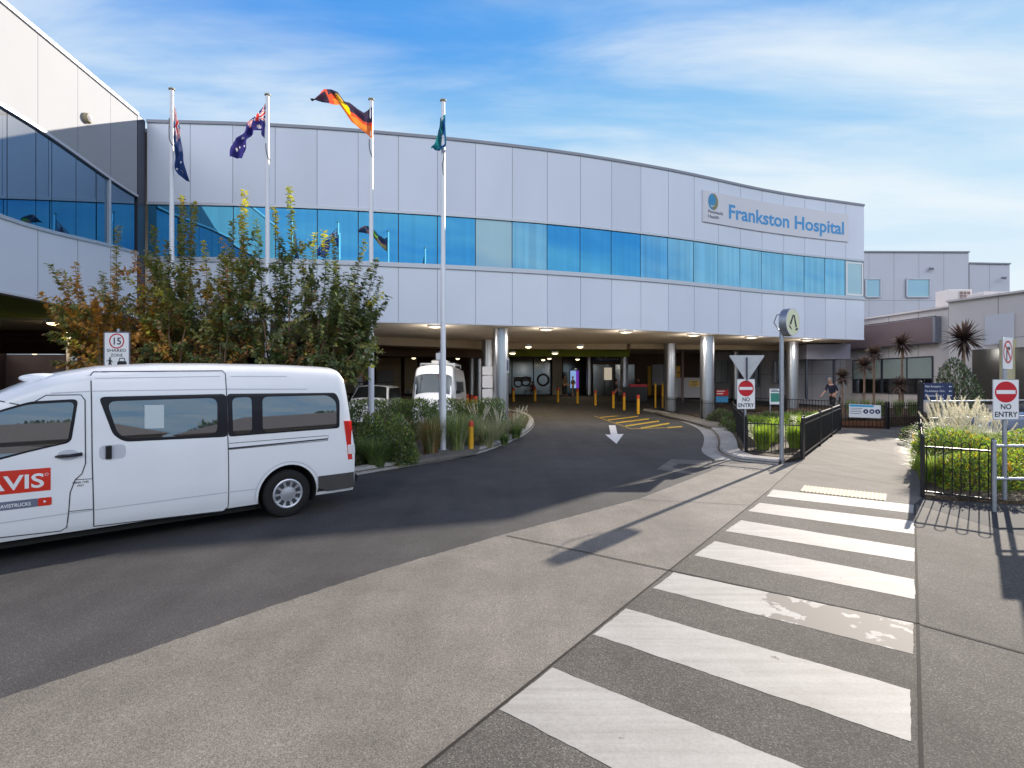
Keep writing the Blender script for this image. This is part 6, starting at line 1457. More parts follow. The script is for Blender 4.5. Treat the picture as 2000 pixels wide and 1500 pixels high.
def crepe_myrtle(loc, label, shoots, seed, mix, stems=7, zbase=.1):
    """multi-stemmed tree: shoots = list of tip points the crown reaches; leaves sit in ranks along every twig"""
    r = random.Random(seed); t = empty('crepe_myrtle', (loc[0], loc[1], zbase), 0, label, 'tree', 'crepe myrtle trees behind the minibus'); wood = MB(); fol = MB(); base = Vector((loc[0], loc[1], zbase))
    names = list(mix.keys()); mats = [LEAF[k] for k in names]
    def pick(p, hfrac):
        w = [mix[k] * (2.2 if (k in ('t_yellow', 'gold') and hfrac > .85) else 1) for k in names]; return r.choices(range(len(names)), w)[0]
    forks = []
    for i in range(stems):
        a = 2 * math.pi * i / stems + r.uniform(-.4, .4); out = r.uniform(.35, .75); top = base + Vector((math.cos(a) * out, math.sin(a) * out, r.uniform(1.3, 1.9)))
        mid = base.lerp(top, .5) + Vector((math.cos(a) * .05, math.sin(a) * .05, 0)); wood.tube([base + Vector((math.cos(a) * .06, math.sin(a) * .06, 0)), mid, top], [.05, .038, .028], 6); forks.append(top)
    def twig(p0, p1, lw, ll, dens, col, tipcol=None):
        L_ = (p1 - p0).length; bend = Vector((r.uniform(-.08, .08), r.uniform(-.08, .08), 0)) * L_; c_ = (p0 + p1) / 2 + bend; n_ = 6
        pts = [p0 * (1 - k / n_) ** 2 + c_ * 2 * (k / n_) * (1 - k / n_) + p1 * (k / n_) ** 2 for k in range(n_ + 1)]
        wood.tube(pts, [lw * (1 - .8 * k / n_) for k in range(n_ + 1)], 4, caps=False)
        m_ = int(L_ * dens); 
        for k in range(m_):
            s = (k + r.random()) / m_
            if s < .06: continue
            f_ = s * n_; i = min(n_ - 1, int(f_)); p = pts[i].lerp(pts[i + 1], f_ - i); d = (pts[i + 1] - pts[i]).normalized()
            side = d.cross(rv(r)); side.normalize(); dirn = (side * r.uniform(.6, 1) + d * r.uniform(.15, .6) - Vector((0, 0, r.uniform(0, .35))))
            ci = col if r.random() < .72 else pick(p, s)
            if tipcol is not None and s > .8 and r.random() < .7: ci = tipcol
            leaf(fol, p, dirn, Vector((0, 0, 1)) if abs(dirn.normalized().z) < .9 else Vector((1, 0, 0)), ll * r.uniform(.7, 1.2) * (1 - .35 * s), ll * r.uniform(.40, .56), ci)
    for (tip, weight, tc) in shoots:
        tip = Vector(tip); f = min(forks, key=lambda q: (Vector((q.x, q.y, 0)) - Vector((tip.x, tip.y, 0))).length + r.uniform(0, .5))
        ctrl = f.lerp(tip, .42) + Vector(((tip.x - f.x) * .12, (tip.y - f.y) * .12, -.05)); knee = ctrl
        wood.tube([f, f.lerp(knee, .5) + Vector((0, 0, -.03)), knee], [.028, .02, .014], 5)
        col = pick(tip, .5); tcol = names.index(tc) if tc in names else None
        twig(knee, tip, .012, .165, 110, col, tcol)
        for k in range(int(weight * 1.6)):
            s = r.uniform(.0, .9); p = f.lerp(knee, s) if r.random() < .45 else knee.lerp(tip, s * .6)
            up = (tip - knee).normalized(); d = (up * r.uniform(.2, 1) + rv(r) * .9 + Vector((0, 0, r.uniform(-.1, .5)))).normalized(); q = p + d * r.uniform(.35, .85)
            twig(p, q, .007, .145, 74, pick(q, .4))
    wood.build('trunk', M['bark'], t); fol.build('foliage', mats, t, fix=False); return t
rt_ = random.Random(77)
def tips(l, Y, spread, jit=.06):
    return [(wp(px, py, Y + rt_.uniform(-spread, spread)), wgt, tc) for px, py, wgt, tc in l]
def fill(n, x0, x1, y0, y1, Y, spread, w):
    return [(wp(rt_.uniform(x0, x1), rt_.uniform(y0, y1), Y + rt_.uniform(-spread, spread)), w, None) for _ in range(n)]
L_or = tips([(95, 515, 5, None), (78, 572, 4, None), (145, 512, 5, None), (128, 545, 4, None), (118, 590, 6, None), (180, 560, 6, None), (200, 530, 4, None), (230, 440, 4, None), (225, 520, 7, None), (262, 490, 6, None), (150, 620, 6, None), (190, 640, 6, None), (250, 620, 8, None), (285, 560, 7, None)], 11.7, .5) + fill(12, 150, 330, 560, 690, 11.7, .6, 7)
crepe_myrtle((-8.35, 11.7), 'crepe myrtle turning orange, at the left end of the tree group', L_or, 3, dict(t_orange=3.6, t_rust=1.6, t_olive=2.4, t_green=1.2, t_dark=.4, t_yellow=.5))
L_md = tips([(355, 385, 6, None), (380, 395, 6, None), (350, 440, 6, None), (300, 440, 6, None), (325, 470, 7, None), (398, 470, 6, None), (455, 430, 5, None), (478, 373, 5, 't_yellow'), (470, 420, 6, 't_yellow'), (430, 500, 8, None), (290, 500, 7, None), (370, 520, 8, None), (410, 560, 8, None), (320, 570, 8, None)], 11.9, .6) + fill(16, 300, 500, 480, 690, 11.8, .7, 8)
crepe_myrtle((-6.75, 11.9), 'middle crepe myrtle with mixed rust and green leaves and a tall yellow shoot', L_md, 11, dict(t_green=2.4, t_dark=1.2, t_olive=2.8, t_rust=1.2, t_orange=1.3, t_grey=.6, t_yellow=.3))
L_dk = tips([(565, 363, 6, 't_yellow'), (535, 405, 6, None), (500, 430, 7, None), (632, 450, 6, 't_yellow'), (615, 455, 6, 't_yellow'), (590, 470, 7, None), (650, 460, 5, None), (550, 470, 8, None), (712, 470, 5, None), (735, 505, 5, None), (690, 520, 7, None), (745, 540, 6, None), (758, 578, 5, None), (740, 600, 6, None), (725, 640, 6, None), (660, 540, 8, None), (600, 560, 8, None), (540, 560, 8, None)], 12.0, .6) + fill(24, 480, 735, 500, 710, 11.9, .8, 8)
crepe_myrtle((-4.9, 12.1), 'dark green crepe myrtle with yellow shoot tips, at the right end of the tree group', L_dk, 23, dict(t_dark=2.2, t_green=2.8, t_olive=2.0, t_grey=.8, t_rust=.8, t_yellow=.2), stems=8)

def shrub_mesh(rx, ry, rz, n, L, mats_w, seed, name='foliage', box=0.0, lumps=9, upright=0.0):
    """leafy mound: leaves scattered on and in a lumpy volume"""
    r = random.Random(seed); mb = MB(); names = list(mats_w.keys()); w = list(mats_w.values())
    lump = [(rv(r), r.uniform(.12, .30)) for _ in range(lumps)]
    for _ in range(n):
        d = rv(r); d.z = abs(d.z) if r.random() < .85 else d.z * .3
        if box: k = 1 / max(abs(d.x), abs(d.y), abs(d.z) * .98); d = d.lerp(d * k, box)
        s = 1.0
        for (c_, a) in lump: s += a * max(0, d.normalized().dot(c_) - .55) * 2 - .045
        rad = s * (1 - .45 * r.random() ** 2); p = Vector((d.x * rx * rad, d.y * ry * rad, max(.02, d.z * rz * rad)))
        dn = (d.normalized() + rv(r) * .9 + Vector((0, 0, .25 + upright))).normalized()
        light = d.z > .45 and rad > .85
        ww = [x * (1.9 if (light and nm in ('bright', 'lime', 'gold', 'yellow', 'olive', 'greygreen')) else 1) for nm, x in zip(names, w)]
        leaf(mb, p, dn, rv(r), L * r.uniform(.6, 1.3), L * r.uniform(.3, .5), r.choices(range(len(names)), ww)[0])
    return mb, [LEAF[k] for k in names]
def stems_mesh(rx, ry, rz, n, seed):
    r = random.Random(seed); mb = MB()
    for _ in range(n): d = rv(r); d.z = abs(d.z) + .5; d.normalize(); mb.tube([(d.x * .03, d.y * .03, 0), (d.x * rx * .45, d.y * ry * .45, d.z * rz * .45), (d.x * rx * .85, d.y * ry * .85, d.z * rz * .8)], [.015, .011, .006], 4)
    return mb
SHRUB = {}
def shrub(kind, loc, rz, sc, label, name='shrub', group=None, cat='shrub'):
    if kind not in SHRUB:
        rx, ry, rz_, n, L, mw, seed, kw = SK[kind]; mb, ms = shrub_mesh(rx, ry, rz_, n, L, mw, seed, **kw)
        t = empty(name, (0, 0, 0)); mb.build('foliage', ms, t, fix=False, local=True); stems_mesh(rx, ry, rz_, 9, seed).build('stems', M['bark'], t, local=True); SHRUB[kind] = t
    else:
        t = copy_tree(SHRUB[kind]); t.name = name
    t.location = loc; t.rotation_euler = (0, 0, rz); t.scale = (sc, sc, sc) if not isinstance(sc, tuple) else sc
    for k in ('label', 'category', 'group'):
        if k in t: del t[k]
    return tag(t, label, cat, group)
SK = {
    'olive': (.62, .58, 1.38, 5200, .085, dict(olive=2.6, green=2.0, dark=.9, greygreen=.8, bright=.8, straw=.3), 4, dict(lumps=12, upright=.2)),
    'dark': (.95, .6, 1.5, 5200, .085, dict(dark=1.2, green=3, olive=1.6, bright=.5), 6, dict(box=.5, lumps=8)),
    'hedge': (1.15, .72, .92, 9000, .070, dict(dark=1.4, green=1.8, olive=1.6, bright=2.2, lime=2.0, gold=.8), 8, dict(box=.72, lumps=10)),
    'ground': (.6, .6, .6, 2200, .08, dict(dark=2.4, green=2, olive=.8, brown=.6), 9, dict(lumps=8)),
    'bush': (1.0, .9, 2.3, 5200, .10, dict(dark=2.2, greygreen=1.4, green=1.4, purple=.9), 12, dict(lumps=5)),
}
def grass_mesh(n, h, spread, droop, w, mats_w, seed, tilt=.5):
    r = random.Random(seed); mb = MB(); names = list(mats_w.keys()); wt = list(mats_w.values())
    for _ in range(n):
        a = r.uniform(0, 6.283); rad = spread * .35 * math.sqrt(r.random()); p = Vector((math.cos(a) * rad, math.sin(a) * rad, 0)); a2 = a + r.uniform(-.7, .7)
        d = Vector((math.cos(a2), math.sin(a2), 0)); hh = h * r.uniform(.55, 1.08); reach = spread * r.uniform(.15, 1) * tilt * 2; mi = r.choices(range(len(names)), wt)[0]; sd = Vector((-d.y, d.x, 0)); o = len(mb.v); k_ = 5
        for k in range(k_):
            s = k / (k_ - 1); q = p + d * reach * s ** 1.6 + Vector((0, 0, hh * (s - droop * s ** 3))); ww = w * (1 - s ** 1.5) + .0008
            mb.v += [tuple(q - sd * ww), tuple(q + sd * ww)]
        for k in range(k_ - 1): mb.f.append((o + 2 * k, o + 2 * k + 1, o + 2 * k + 3, o + 2 * k + 2)); mb.m.append(mi)
    return mb, [LEAF[k] for k in names]
GR = {}
GK = {
    'green': (900, 1.0, .55, .35, .0045, dict(green=3, dark=.8, olive=1.6, bright=.6, straw=.15), 1),
    'tall': (800, 1.25, .45, .18, .0045, dict(green=1.4, olive=2, greygreen=1.6, straw=.6, bright=1.2), 2),
    'rusty': (800, 1.15, .45, .25, .0045, dict(rust=1.2, olive=1.8, straw=.8, green=1), 3),
    'dry': (700, 1.0, .55, .3, .0045, dict(greygreen=2, straw=1.6, olive=1, green=.8), 4),
    'bright': (1100, 1.0, .48, .28, .005, dict(bright=3, lime=2.2, green=1.2, olive=.6), 5),
    'fountain': (900, 1.05, .6, .35, .0045, dict(bright=2, green=1.6, lime=1, straw=.6), 6),
}
PLM = MB(); rp_ = random.Random(3)
for k in range(150):
    s = rp_.random(); a = rp_.uniform(0, 6.28); p = Vector((0, 0, s * .30)); d = Vector((math.cos(a), math.sin(a), .9)); leaf(PLM, p, d, Vector((0, 0, 1)), .045 * (1.2 - .7 * s), .006, 0)
PLM.tube([(0, 0, -.45), (0, 0, 0), (0, 0, .3)], [.003, .006, .002], 4, 0)
PLUME = None
def grass(kind, loc, rz, sc, label, plumes=0, group='ornamental grass clumps', seed=0, ph=1.0):
    global PLUME
    if kind not in GR:
        n, h, sp, dr, w, mw, sd_ = GK[kind]; mb, ms = grass_mesh(n, h, sp, dr, w, mw, sd_)
        t = empty('grass_clump', (0, 0, 0)); mb.build('blades', ms, t, fix=False, local=True); GR[kind] = t
    else:
        t = [*[copy_tree(GR[kind])]][0]
        for ch in [c for c in COL.objects if c.parent is t and c.name.startswith('flower_plume')]: bpy.data.objects.remove(ch)
    t.location = loc; t.rotation_euler = (0, 0, rz); t.scale = (sc,) * 3
    r = random.Random(seed + 100)
    for i in range(plumes):
        a = r.uniform(0, 6.28); tl = r.uniform(.1, .6)
        if PLUME is None: PLUME = PLM.build('flower_plume', LEAF['plume'], t, fix=False, local=True); o = PLUME
        else: o = PLUME.copy(); COL.objects.link(o); o.parent = t
        rad = .12 + .5 * tl * r.random(); o.location = (math.cos(a) * rad, math.sin(a) * rad, ph * r.uniform(.72, 1.05) - .1); o.rotation_euler = (0, tl, a); o.scale = (.75, .75, .8) if kind == 'dry' else (1.25, 1.25, 1.15)
    return tag(t, label, 'ornamental grass', group)
# grass copies with plumes must come after plain copies of the same kind
def gxy(px, Y): return ((px - 1000) / F * Y, Y)
SZ = .075
grass('green', (*gxy(735, 12.1), SZ), 0, .95, 'dark green arching grass by the kerb just behind the minibus')
grass('green', (*gxy(706, 12.6), SZ), 1, .9, 'dark green grass clump beside the tail light of the minibus')
shrub('olive', (*gxy(790, 12.75), SZ), 0, 1.0, 'big olive-leaved shrub at the kerb left of the rightmost flagpole', group='island shrubs')
shrub('olive', (*gxy(718, 13.3), SZ), 2, 1.0, 'olive-leaved shrub behind the grass at the minibus tail, by the third flagpole', group='island shrubs')
shrub('olive', (*gxy(760, 13.9), SZ), 4, .98, 'olive-leaved shrub at the back, between two kerbside shrubs', group='island shrubs')
for i, (px, Y, l) in enumerate([(700, 18.0, 'dark hedge shrub in front of the parked four-wheel drive'), (765, 18.2, 'dark hedge shrub between the four-wheel drive and the campervan'), (830, 18.4, 'dark hedge shrub in front of the left of the campervan'), (895, 18.6, 'dark hedge shrub in front of the right of the campervan'), (955, 19.4, 'dark hedge shrub left of the big steel column')]):
    shrub('dark', (*gxy(px, Y), SZ), i * 1.1, (1.05, 1.0, .98), l, group='island hedge')
grass('rusty', (*gxy(842, 14.0), SZ), 0, 1.1, 'rust-tinged grass clump left of the rightmost flagpole')
grass('tall', (*gxy(893, 14.6), SZ), 0, 1.05, 'tall pale green grass clump right of the rightmost flagpole')
grass('tall', (*gxy(862, 15.4), SZ), 2, 1.05, 'tall grass clump directly behind the rightmost flagpole')
grass('tall', (*gxy(915, 15.9), SZ), 4, .95, 'tall grass clump behind the nearest yellow bollard')
grass('dry', (*gxy(950, 15.8), SZ), 0, 1.0, 'greyish grass clump right of the nearest bollard'); grass('dry', (*gxy(975, 17.2), SZ), 2, 1.0, 'greyish grass clump with pale plumes in front of the big steel column', 12, seed=1)
grass('dry', (*gxy(935, 17.5), SZ), 3, 1.15, 'greyish grass clump with pale plumes behind the nearest bollard', 14, seed=2); grass('dry', (*gxy(1005, 19.2), SZ), 4, .95, 'plumed grass clump right of the big steel column at the island tip', 10, seed=3)
grass('dry', (*gxy(1018, 21.5), SZ), 5, .95, 'farthest plumed grass clump at the island tip', 9, seed=4); grass('green', (*gxy(1008, 18.3), SZ), 2, .68, 'low green grass clump at the kerb of the island tip')
grass('green', (*gxy(985, 16.3), SZ), 3, .5, 'short green grass clump low at the kerb below the big column')
rg_ = random.Random(8)
for i in range(4): shrub('ground', (*gxy(680 - i * 150, 12.0 - i * .9), SZ), i, rg_.uniform(.7, .95), ['low dark shrub hidden behind the minibus tail', 'low dark shrub hidden behind the rear window of the minibus', 'low dark shrub behind the middle of the minibus', 'low dark shrub behind the front of the minibus'][i], group='low shrubs behind the minibus')
# left garden by the footpath
LB = [(1490, 15.4, 1.0, 'bright lime grass clump behind the loop-top fence, left of the crossing post'), (1553, 15.7, .95, 'bright lime grass clump behind the loop-top fence, right of the crossing post'), (1513, 17.2, 1.1, 'lime grass clump in the second row behind the crossing post'),
      (1575, 18.6, 1.05, 'lime grass clump behind the first panel bay'), (1545, 20.2, 1.1, 'lime grass clump deep in the left garden'), (1478, 18.4, 1.1, 'lime grass clump right of the left NO ENTRY sign'), (1595, 22.0, 1.0, 'lime grass clump beside the far panel bay')]
for i, (px, Y, s, l) in enumerate(LB): grass('bright', (*gxy(px, Y), .06), i * 1.3, s, l)
for i, (px, Y, l) in enumerate([(1440, 22.5, 'dark ground shrub by the kerb left of the NO ENTRY sign'), (1462, 20.5, 'dark ground shrub behind the left NO ENTRY post'), (1410, 26.0, 'dark shrub in the bed behind the front steel column'), (1500, 23.5, 'dark shrub behind the lime grasses'), (1560, 24.5, 'dark shrub behind the lime grasses near the notice stand'), (1610, 24.5, 'dark shrub at the far end of the panel fence'), (1590, 20.2, 'dark shrub close behind the middle panel bay')]):
    shrub('ground', (*gxy(px, Y), .06), i, (1.3, 1.3, 1.5), l, group='dark shrubs in the left garden')
# right garden: flowering hedge, plumed grasses
HB = [(8.75, 9.95, 0, (.95, .9, .86), 'yellow-green hedge shrub nearest the fence corner at right'), (10.6, 10.1, .6, (1, .9, .9), 'yellow-green hedge shrub behind the right NO ENTRY sign'), (9.6, 11.2, 2, (1, 1, 1.0), 'yellow-green hedge shrub in the second row, behind the fence corner'), (11.7, 11.3, 3.3, (1, 1, 1.02), 'yellow-green hedge shrub in the second row at the right edge'), (12.9, 10.2, 1.1, (1, .9, .88), 'yellow-green hedge shrub beyond the safety rail at the right edge')]
for i, (x, y, rz, s, l) in enumerate(HB): shrub('hedge', (x, y, .05), rz, s, l, 'hedge_shrub', 'yellow-green hedge shrubs')
FT = [(1838, 12.6, 1.05, 15), (1868, 12.9, 1.08, 15), (1902, 13.0, 1.08, 15), (1850, 14.4, 1.15, 15), (1885, 14.6, 1.1, 15), (1930, 13.8, 1.0, 15)]
FL = ['plumed fountain grass nearest the fence post', 'plumed fountain grass second from the fence, in front', 'plumed fountain grass third from the fence, in front', 'plumed fountain grass in the back row below the navy sign', 'plumed fountain grass in the back row, right of the navy sign', 'plumed fountain grass left of the right NO ENTRY sign']
grass('fountain', (*gxy(1817, 10.4), .05), 0, .8, 'green grass clump at the corner post of the right fence'); grass('fountain', (*gxy(1812, 11.8), .05), 1, .9, 'green grass clump spilling through the right footpath fence')
for i, ((px, Y, s, n), l) in enumerate(zip(FT, FL)): grass('fountain', (*gxy(px, Y), .05), i * .9 + 2, s, l, n, seed=20 + i, ph=1.18)
grass('fountain', (*gxy(1960, 13.6), .05), 5, .95, 'green strappy grass behind the right NO ENTRY sign', 5, seed=40); 
for i, (px, Y) in enumerate([(1822, 17), (1850, 19)]): shrub('ground', (*gxy(px, Y), .06), i, 1.5, ['dark shrub beside the navy sign post', 'dark shrub below the navy sign board'][i], group='dark shrubs in the right garden')
# loose flower seen between hedge and rail
fl = empty('orange_flower', (*gxy(1971, 9.15), .0), 0, 'single orange flower spike beside the right sign post', 'flower'); q = gxy(1971, 9.15); c = wp(1972, 912, 9.15)
mb = MB(); mb.tube([(q[0], q[1], 0), (c.x, c.y, c.z - .06)], .006, 5); mb.build('stem', LEAF['green'], fl); mb = MB(); r_ = random.Random(1)
for k in range(70): leaf(mb, c + Vector((0, 0, r_.uniform(-.06, .06))), rv(r_) + Vector((0, 0, .5)), Vector((0, 0, 1)), .05, .02, 0)
mb.build('flower_head', LEAF['flower'], fl, fix=False)
# cordylines
def cordyline(px, py, pr, Y, zb, label, seed, n=230):
    r = random.Random(seed); c = wp(px, py, Y); rad = 1.08 * pr / F * Y; t = empty('cordyline', (c.x, c.y, zb), 0, label, 'cordyline', 'spiky cordylines by the low building')
    mb = MB(); mb.tube([(c.x + r.uniform(-.05, .05), c.y, zb), (c.x, c.y, (zb + c.z) / 2), (c.x, c.y, c.z)], [.06, .05, .045], 8); mb.build('trunk', M['bark'], t)
    mb = MB()
    for i in range(n):
        d = rv(r); d.z = d.z * .8 + .25; d.normalize(); up = Vector((0, 0, 1)); sd_ = d.cross(up)
        if sd_.length < .05: sd_ = Vector((1, 0, 0))
        sd_.normalize(); L_ = rad * r.uniform(.8, 1.1); w = rad * .055; sag = r.uniform(.0, .22) * L_; mi = r.choices((0, 1, 2), (3, 1.2, 1.4))[0]; o = len(mb.v)
        for k, (s, ww) in enumerate(((0, .6), (.35, 1), (.7, .75), (1, .05))): q = c + d * L_ * s - Vector((0, 0, sag * s * s)); mb.v += [tuple(q - sd_ * w * ww), tuple(q + sd_ * w * ww)]
        for k in range(3): mb.f.append((o + 2 * k, o + 2 * k + 1, o + 2 * k + 3, o + 2 * k + 2)); mb.m.append(mi)
    mb.build('crown', [LEAF['cord'], LEAF['purple'], LEAF['brown']], t, fix=False)
for a in [(1883, 662, 38, 23.5, .1, 'largest cordyline head, rising above the loose bush', 1), (1762, 672, 25, 26.5, .42, 'slim tall cordyline in front of the frosted windows', 2), (1707, 690, 20, 28, .42, 'upper of two overlapping cordylines left of the frosted windows', 3),
          (1688, 714, 23, 27, .42, 'lower of two overlapping cordylines left of the frosted windows', 4), (1645, 736, 20, 28, .42, 'leftmost cordyline, beside the entry canopy post', 5), (1757, 752, 21, 25.8, .42, 'short cordyline at the foot of the slim tall one', 6)]: cordyline(*a)
shrub('bush', (*gxy(1872, 22.6), .1), .5, (1.2, 1.15, 1.5), 'loose dark bush with pale tips beside the navy sign', 'bush', cat='bush')
b2 = MB(); r_ = random.Random(4)
for (px, py) in [(1819, 690), (1846, 684), (1880, 688), (1912, 680), (1822, 705), (1898, 690)]:
    c = wp(px, py, 22.3)
    for k in range(70): leaf(b2, c + rv(r_) * r_.uniform(0, .22), rv(r_) + Vector((0, 0, .4)), rv(r_), .13, .06, r_.choice((0, 0, 1)))
b2.build('young_shoots', [LEAF['lime'], LEAF['bright']], [o for o in COL.objects if o.name.startswith('bush')][0]).matrix_parent_inverse = [o for o in COL.objects if o.name.startswith('bush')][0].matrix_basis.inverted()
# grasses in the raised garden under the cordylines
for i, (px, Y, l) in enumerate([(1662, 25.3, 'soft green grass behind the left of the banner'), (1690, 25.6, 'soft green grass behind the middle of the banner'), (1720, 25.4, 'soft green grass behind the right end of the banner'), (1755, 25.2, 'soft green grass under the slim cordyline'), (1782, 25.3, 'soft green grass left of the navy sign')]):
    grass('tall', (*gxy(px, Y), .42), i, .75, l)

# ------------------------------------------------------------------ people
def skin_body(name, verts, edges, m, parent, root=0, sub=1):
    me = bpy.data.meshes.new(name); me.from_pydata([v[0] for v in verts], edges, []); o = bpy.data.objects.new(name, me); COL.objects.link(o)
    md = o.modifiers.new('Skin', 'SKIN'); md.use_smooth_shade = True
    for i, v in enumerate(verts):
        r = v[1]; d = me.skin_vertices[0].data[i]; d.radius = (r, r) if not isinstance(r, tuple) else r; d.use_root = (i == root)
    s = o.modifiers.new('Sub', 'SUBSURF'); s.levels = sub; s.render_levels = sub
    bpy.context.view_layer.update(); out = bpy.data.meshes.new_from_object(o.evaluated_get(bpy.context.evaluated_depsgraph_get()))
    bpy.data.objects.remove(o); out.materials.clear(); out.materials.append(m); out.polygons.foreach_set('use_smooth', [True] * len(out.polygons))
    q = bpy.data.objects.new(name, out); COL.objects.link(q); q.parent = parent; return q
def person(loc, rz, h, label, top, bottom, hair, lean=0.0, stride=.12, arm=.2, group=None, seated=False, hat=False):
    """local frame: faces +X; built as one skinned body with clothes drawn over it"""
    t = empty('person', loc, rz, label, 'person', group); k = h / 1.75; V = lambda x, y, z: Vector((x * k, y * k, z * k))
    pel = V(0, 0, .93) if not seated else V(0, 0, .50)
    up = lambda d, y=0, f=0: pel + V(math.sin(lean) * d + f, y, math.cos(lean) * d)
    chest, neck, chin, head, crown = up(.30), up(.53), up(.60, 0, .03), up(.70, 0, .03), up(.79, 0, .02)
    vs = [(pel, (.135 * k, .11 * k)), (up(.15), (.125 * k, .10 * k)), (chest, (.15 * k, .11 * k)), (up(.45), (.12 * k, .09 * k)), (neck, .052 * k), (chin, .062 * k), (head, .088 * k), (crown, .075 * k)]
    ed = [(i, i + 1) for i in range(7)]; legs = []; arms = []
    for s in (1, -1):
        hip = pel + V(0, .09 * s, -.05)
        if seated: knee, ank, toe = pel + V(.42, .11 * s, .02), pel + V(.45, .11 * s, -.42), pel + V(.62, .12 * s, -.46)
        else: knee, ank, toe = V(stride * s * .6 + .04, .10 * s, .49), V(stride * s - .02, .10 * s, .075), V(stride * s + .17, .12 * s, .035)
        i = len(vs); vs += [(hip, .088 * k), (knee, .056 * k), (ank, .038 * k), (toe, .032 * k)]; ed += [(0, i), (i, i + 1), (i + 1, i + 2), (i + 2, i + 3)]; legs.append((hip, knee, ank, toe))
        sh = up(.46, .185 * s); el = sh + V(-.03 + arm * .5 * (1 if arm > .3 else -s), .05 * s, -.27); wr = el + V(.06 + arm * .9, -.02 * s, -.22 + arm * .18); palm = wr + (wr - el).normalized() * .07 * k
        i = len(vs); vs += [(sh, .052 * k), (el, .040 * k), (wr, .028 * k), (palm, (.036 * k, .02 * k))]; ed += [(3, i), (i, i + 1), (i + 1, i + 2), (i + 2, i + 3)]; arms.append((sh, el, wr, palm))
        fd = (palm - wr).normalized()
        for j in range(4):       # fingers, slightly curled and of different length
            b = palm + V(0, (j - 1.5) * .017, 0); L_ = (.070, .080, .074, .058)[j] * k; i = len(vs)
            vs += [(b, .009 * k), (b + fd * L_ * .6, .008 * k), (b + fd * L_ * .95 + V(.012, -.01 * s, 0), .007 * k)]; ed += [(i - 3 * j - 1, i), (i, i + 1), (i + 1, i + 2)]
        i = len(vs); pi = i - 13; vs += [(wr + fd * .02 * k + V(.028, -.008 * s, 0), .010 * k), (wr + fd * .07 * k + V(.045, -.012 * s, 0), .008 * k)]; ed += [(pi, i), (i, i + 1)]
    body = skin_body('body', vs, ed, M['skin'], t)
    sv = [(up(-.02), (.15 * k, .125 * k)), (up(.15), (.145 * k, .12 * k)), (chest, (.17 * k, .13 * k)), (up(.46), (.125 * k, .10 * k)), (up(.52), .068 * k)]; se = [(0, 1), (1, 2), (2, 3), (3, 4)]
    for (sh, el, wr, pm) in arms: i = len(sv); sv += [(sh, .068 * k), (sh.lerp(el, .55), .056 * k), (el, .05 * k)]; se += [(3, i), (i, i + 1), (i + 1, i + 2)]
    skin_body('shirt', sv, se, top, t)
    tv = [(pel + V(0, 0, .06), (.145 * k, .12 * k)), (pel + V(0, 0, -.03), (.145 * k, .12 * k))]; te = [(0, 1)]
    for (hip, knee, ank, toe) in legs: i = len(tv); tv += [(hip, .10 * k), (knee, .068 * k), (ank + V(0, 0, .02), .054 * k)]; te += [(1, i), (i, i + 1), (i + 1, i + 2)]
    skin_body('trousers', tv, te, bottom, t)
    for (hip, knee, ank, toe) in legs: skin_body('shoe', [(ank + V(-.04, 0, -.03), .045 * k), (toe, .04 * k)], [(0, 1)], M['rubber'], t)
    mb = MB(); mb.ball(head + V(-.02, 0, .055), .098 * k, 12, sq=(1.02, .92, .78)); mb.build('hair', hair, t, smooth=True, local=True)
    f = MB()
    for s in (1, -1): f.ball(head + V(.082, .032 * s, .0), .012 * k, 6)
    f.build('eyes', M['sign_black'], body, local=True)
    f = MB(); f.ball(head + V(.092, 0, -.025), .016 * k, 6, sq=(1.2, .8, 1.4)); f.build('nose', M['skin'], body, smooth=True, local=True)
    f = MB(); f.box(head + V(.082, 0, -.062), (.012 * k, .04 * k, .01 * k)); f.build('mouth', M['sign_red'], body, local=True)
    for s in (1, -1): f = MB(); f.ball(head + V(0, .09 * s, -.005), .024 * k, 6, sq=(.7, .4, 1.2)); f.build('ear', M['skin'], body, smooth=True, local=True)
    return t
bx_, by_ = 15.95, 26.3
person((bx_, by_, .42), R(205), 1.83, 'person in a navy short-sleeved top leaning forward behind the panel fence', M['navy_cloth'], M['dark_cloth'], M['hair_grey'], lean=.25, stride=.10, arm=.22)
person((*gxy(1103, 45.6), gz(0, 45.6)), R(-60), 1.80, 'person in khaki standing left of the glowing purple screen', M['khaki_cloth'], M['dark_cloth'], M['hair'], stride=.05, arm=.15)
person((*gxy(1119, 45.0), gz(0, 45.0)), R(200), 1.68, 'person in olive clothes and pale trousers in front of the glowing screen', M['khaki_cloth'], M['grey_cloth'], M['hair'], stride=.10, arm=.2)
person((*gxy(1203, 38.6), gz(0, 38.6)), R(-20), 1.78, 'person in dark clothes walking between the entrance bollards', M['dark_cloth'], M['dark_cloth'], M['hair'], stride=.26, arm=.25)
person((*gxy(1040, 47.5), gz(0, 47.5)), R(-90), 1.65, 'person in a red-brown top sitting against the entrance glass', mat('rust_cloth', rgb(120, 60, 44), .9), M['dark_cloth'], M['hair'], seated=True)
sx, sy = gxy(1040, 47.75); bnc = empty('bench', (sx, sy, gz(0, 47.7)), 0, 'dark bench under the seated person at the entrance glass', 'bench'); mb = MB(); mb.box((sx, sy + .05, gz(0, 47.7) + .38), (1.5, .5, .06)); mb.build('seat', M['recess'], bnc)
for d in (-.6, .6): mb = MB(); mb.box((sx + d, sy + .05, gz(0, 47.7) + .17), (.06, .4, .36)); mb.build('leg', M['recess'], bnc)
person((*gxy(1247, 41.6), gz(0, 41.6)), R(-95), 1.72, 'person in dark clothes behind the red-topped kiosk', M['dark_cloth'], M['dark_cloth'], M['hair'], arm=.3, stride=.04)
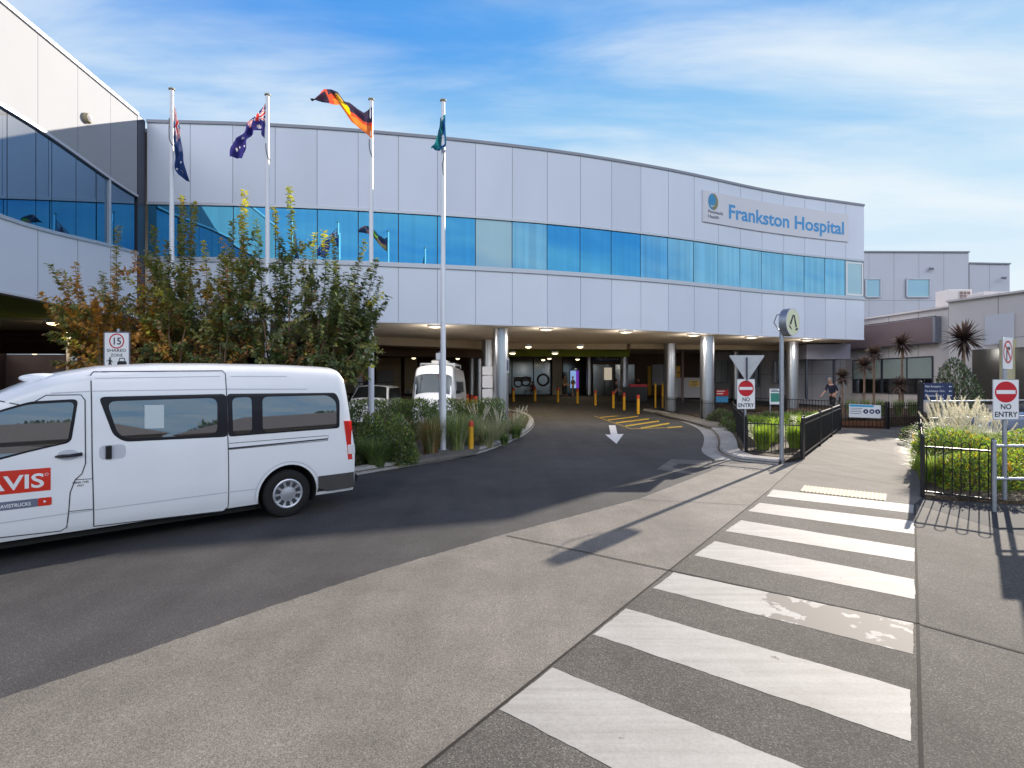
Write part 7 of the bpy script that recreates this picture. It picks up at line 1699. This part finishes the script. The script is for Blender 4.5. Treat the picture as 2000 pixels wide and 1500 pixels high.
c = wp(1240, 776, 40.2); ks = empty('kiosk', (c.x, c.y, gz(0, 40.2)), 0, 'dark kiosk counter with a red band on top behind the bollards', 'kiosk')
mb = MB(); mb.box((c.x, c.y, gz(0, 40.2) + .55), (1.75, .6, 1.1)); mb.build('counter_body', M['black_gloss'], ks, bevel=.02); mb = MB(); mb.box((c.x + .2, c.y - .05, gz(0, 40.2) + 1.2), (1.35, .6, .22)); mb.build('red_band', M['sign_red'], ks, bevel=.01)

# ------------------------------------------------------------------ the street behind the photographer (seen in the minibus and building glass)
def house(x, y, w, d, h, rz, label, wall, roofc):
    t = empty('brick_house', (x, y, 0), R(rz), label, 'house'); mb = MB(); mb.box((0, 0, h / 2), (w, d, h)); mb.build('wall', wall, t, local=True)
    mb = MB(); e = .5; mb.add([(-w / 2 - e, -d / 2 - e, h), (w / 2 + e, -d / 2 - e, h), (w / 2 + e, d / 2 + e, h), (-w / 2 - e, d / 2 + e, h), (-w / 4, 0, h + 1.5), (w / 4, 0, h + 1.5)], [(0, 1, 5, 4), (2, 3, 4, 5), (1, 2, 5), (3, 0, 4), (3, 2, 1, 0)]); mb.build('roof', roofc, t, local=True)
    for i in range(4):
        mb = MB(); mb.box((-w * .36 + w * .24 * i, d / 2 + .02, 1.5), (w * .11, .08, 1.1)); mb.build('window', M['sign_panel'], t, local=True)
bw_ = mat('tan_brick', rgb(186, 146, 92), .9, var=.15, vscale=8); rw_ = mat('roof_tile', rgb(150, 132, 118), .9, var=.15, vscale=6)
house(27, -27, 16, 8, 2.9, 48, 'tan brick house across the street, left of two', bw_, rw_); house(46, -15, 22, 8, 3.0, 60, 'long tan brick house across the street, right of two', bw_, rw_)
for i in range(9):
    r_ = random.Random(50 + i); x, y = 24 + i * 6.0 + r_.uniform(-2, 2), -46 + i * 5.2 - r_.uniform(0, 4)
    t = empty('street_tree', (x, y, 0), 0, ['leafy tree across the street'][0], 'tree', 'trees across the street'); mb = MB(); mb.tube([(x, y, 0), (x, y, 3.5)], [.25, .15], 8); mb.build('trunk', M['bark'], t)
    mb, ms = shrub_mesh(3.4, 3.4, 2.6, 900, .8, dict(dark=3, green=2), 60 + i); mb.v = [(a + x, b + y, c_ + 2.6) for a, b, c_ in mb.v]; mb.build('crown', ms, t, fix=False)
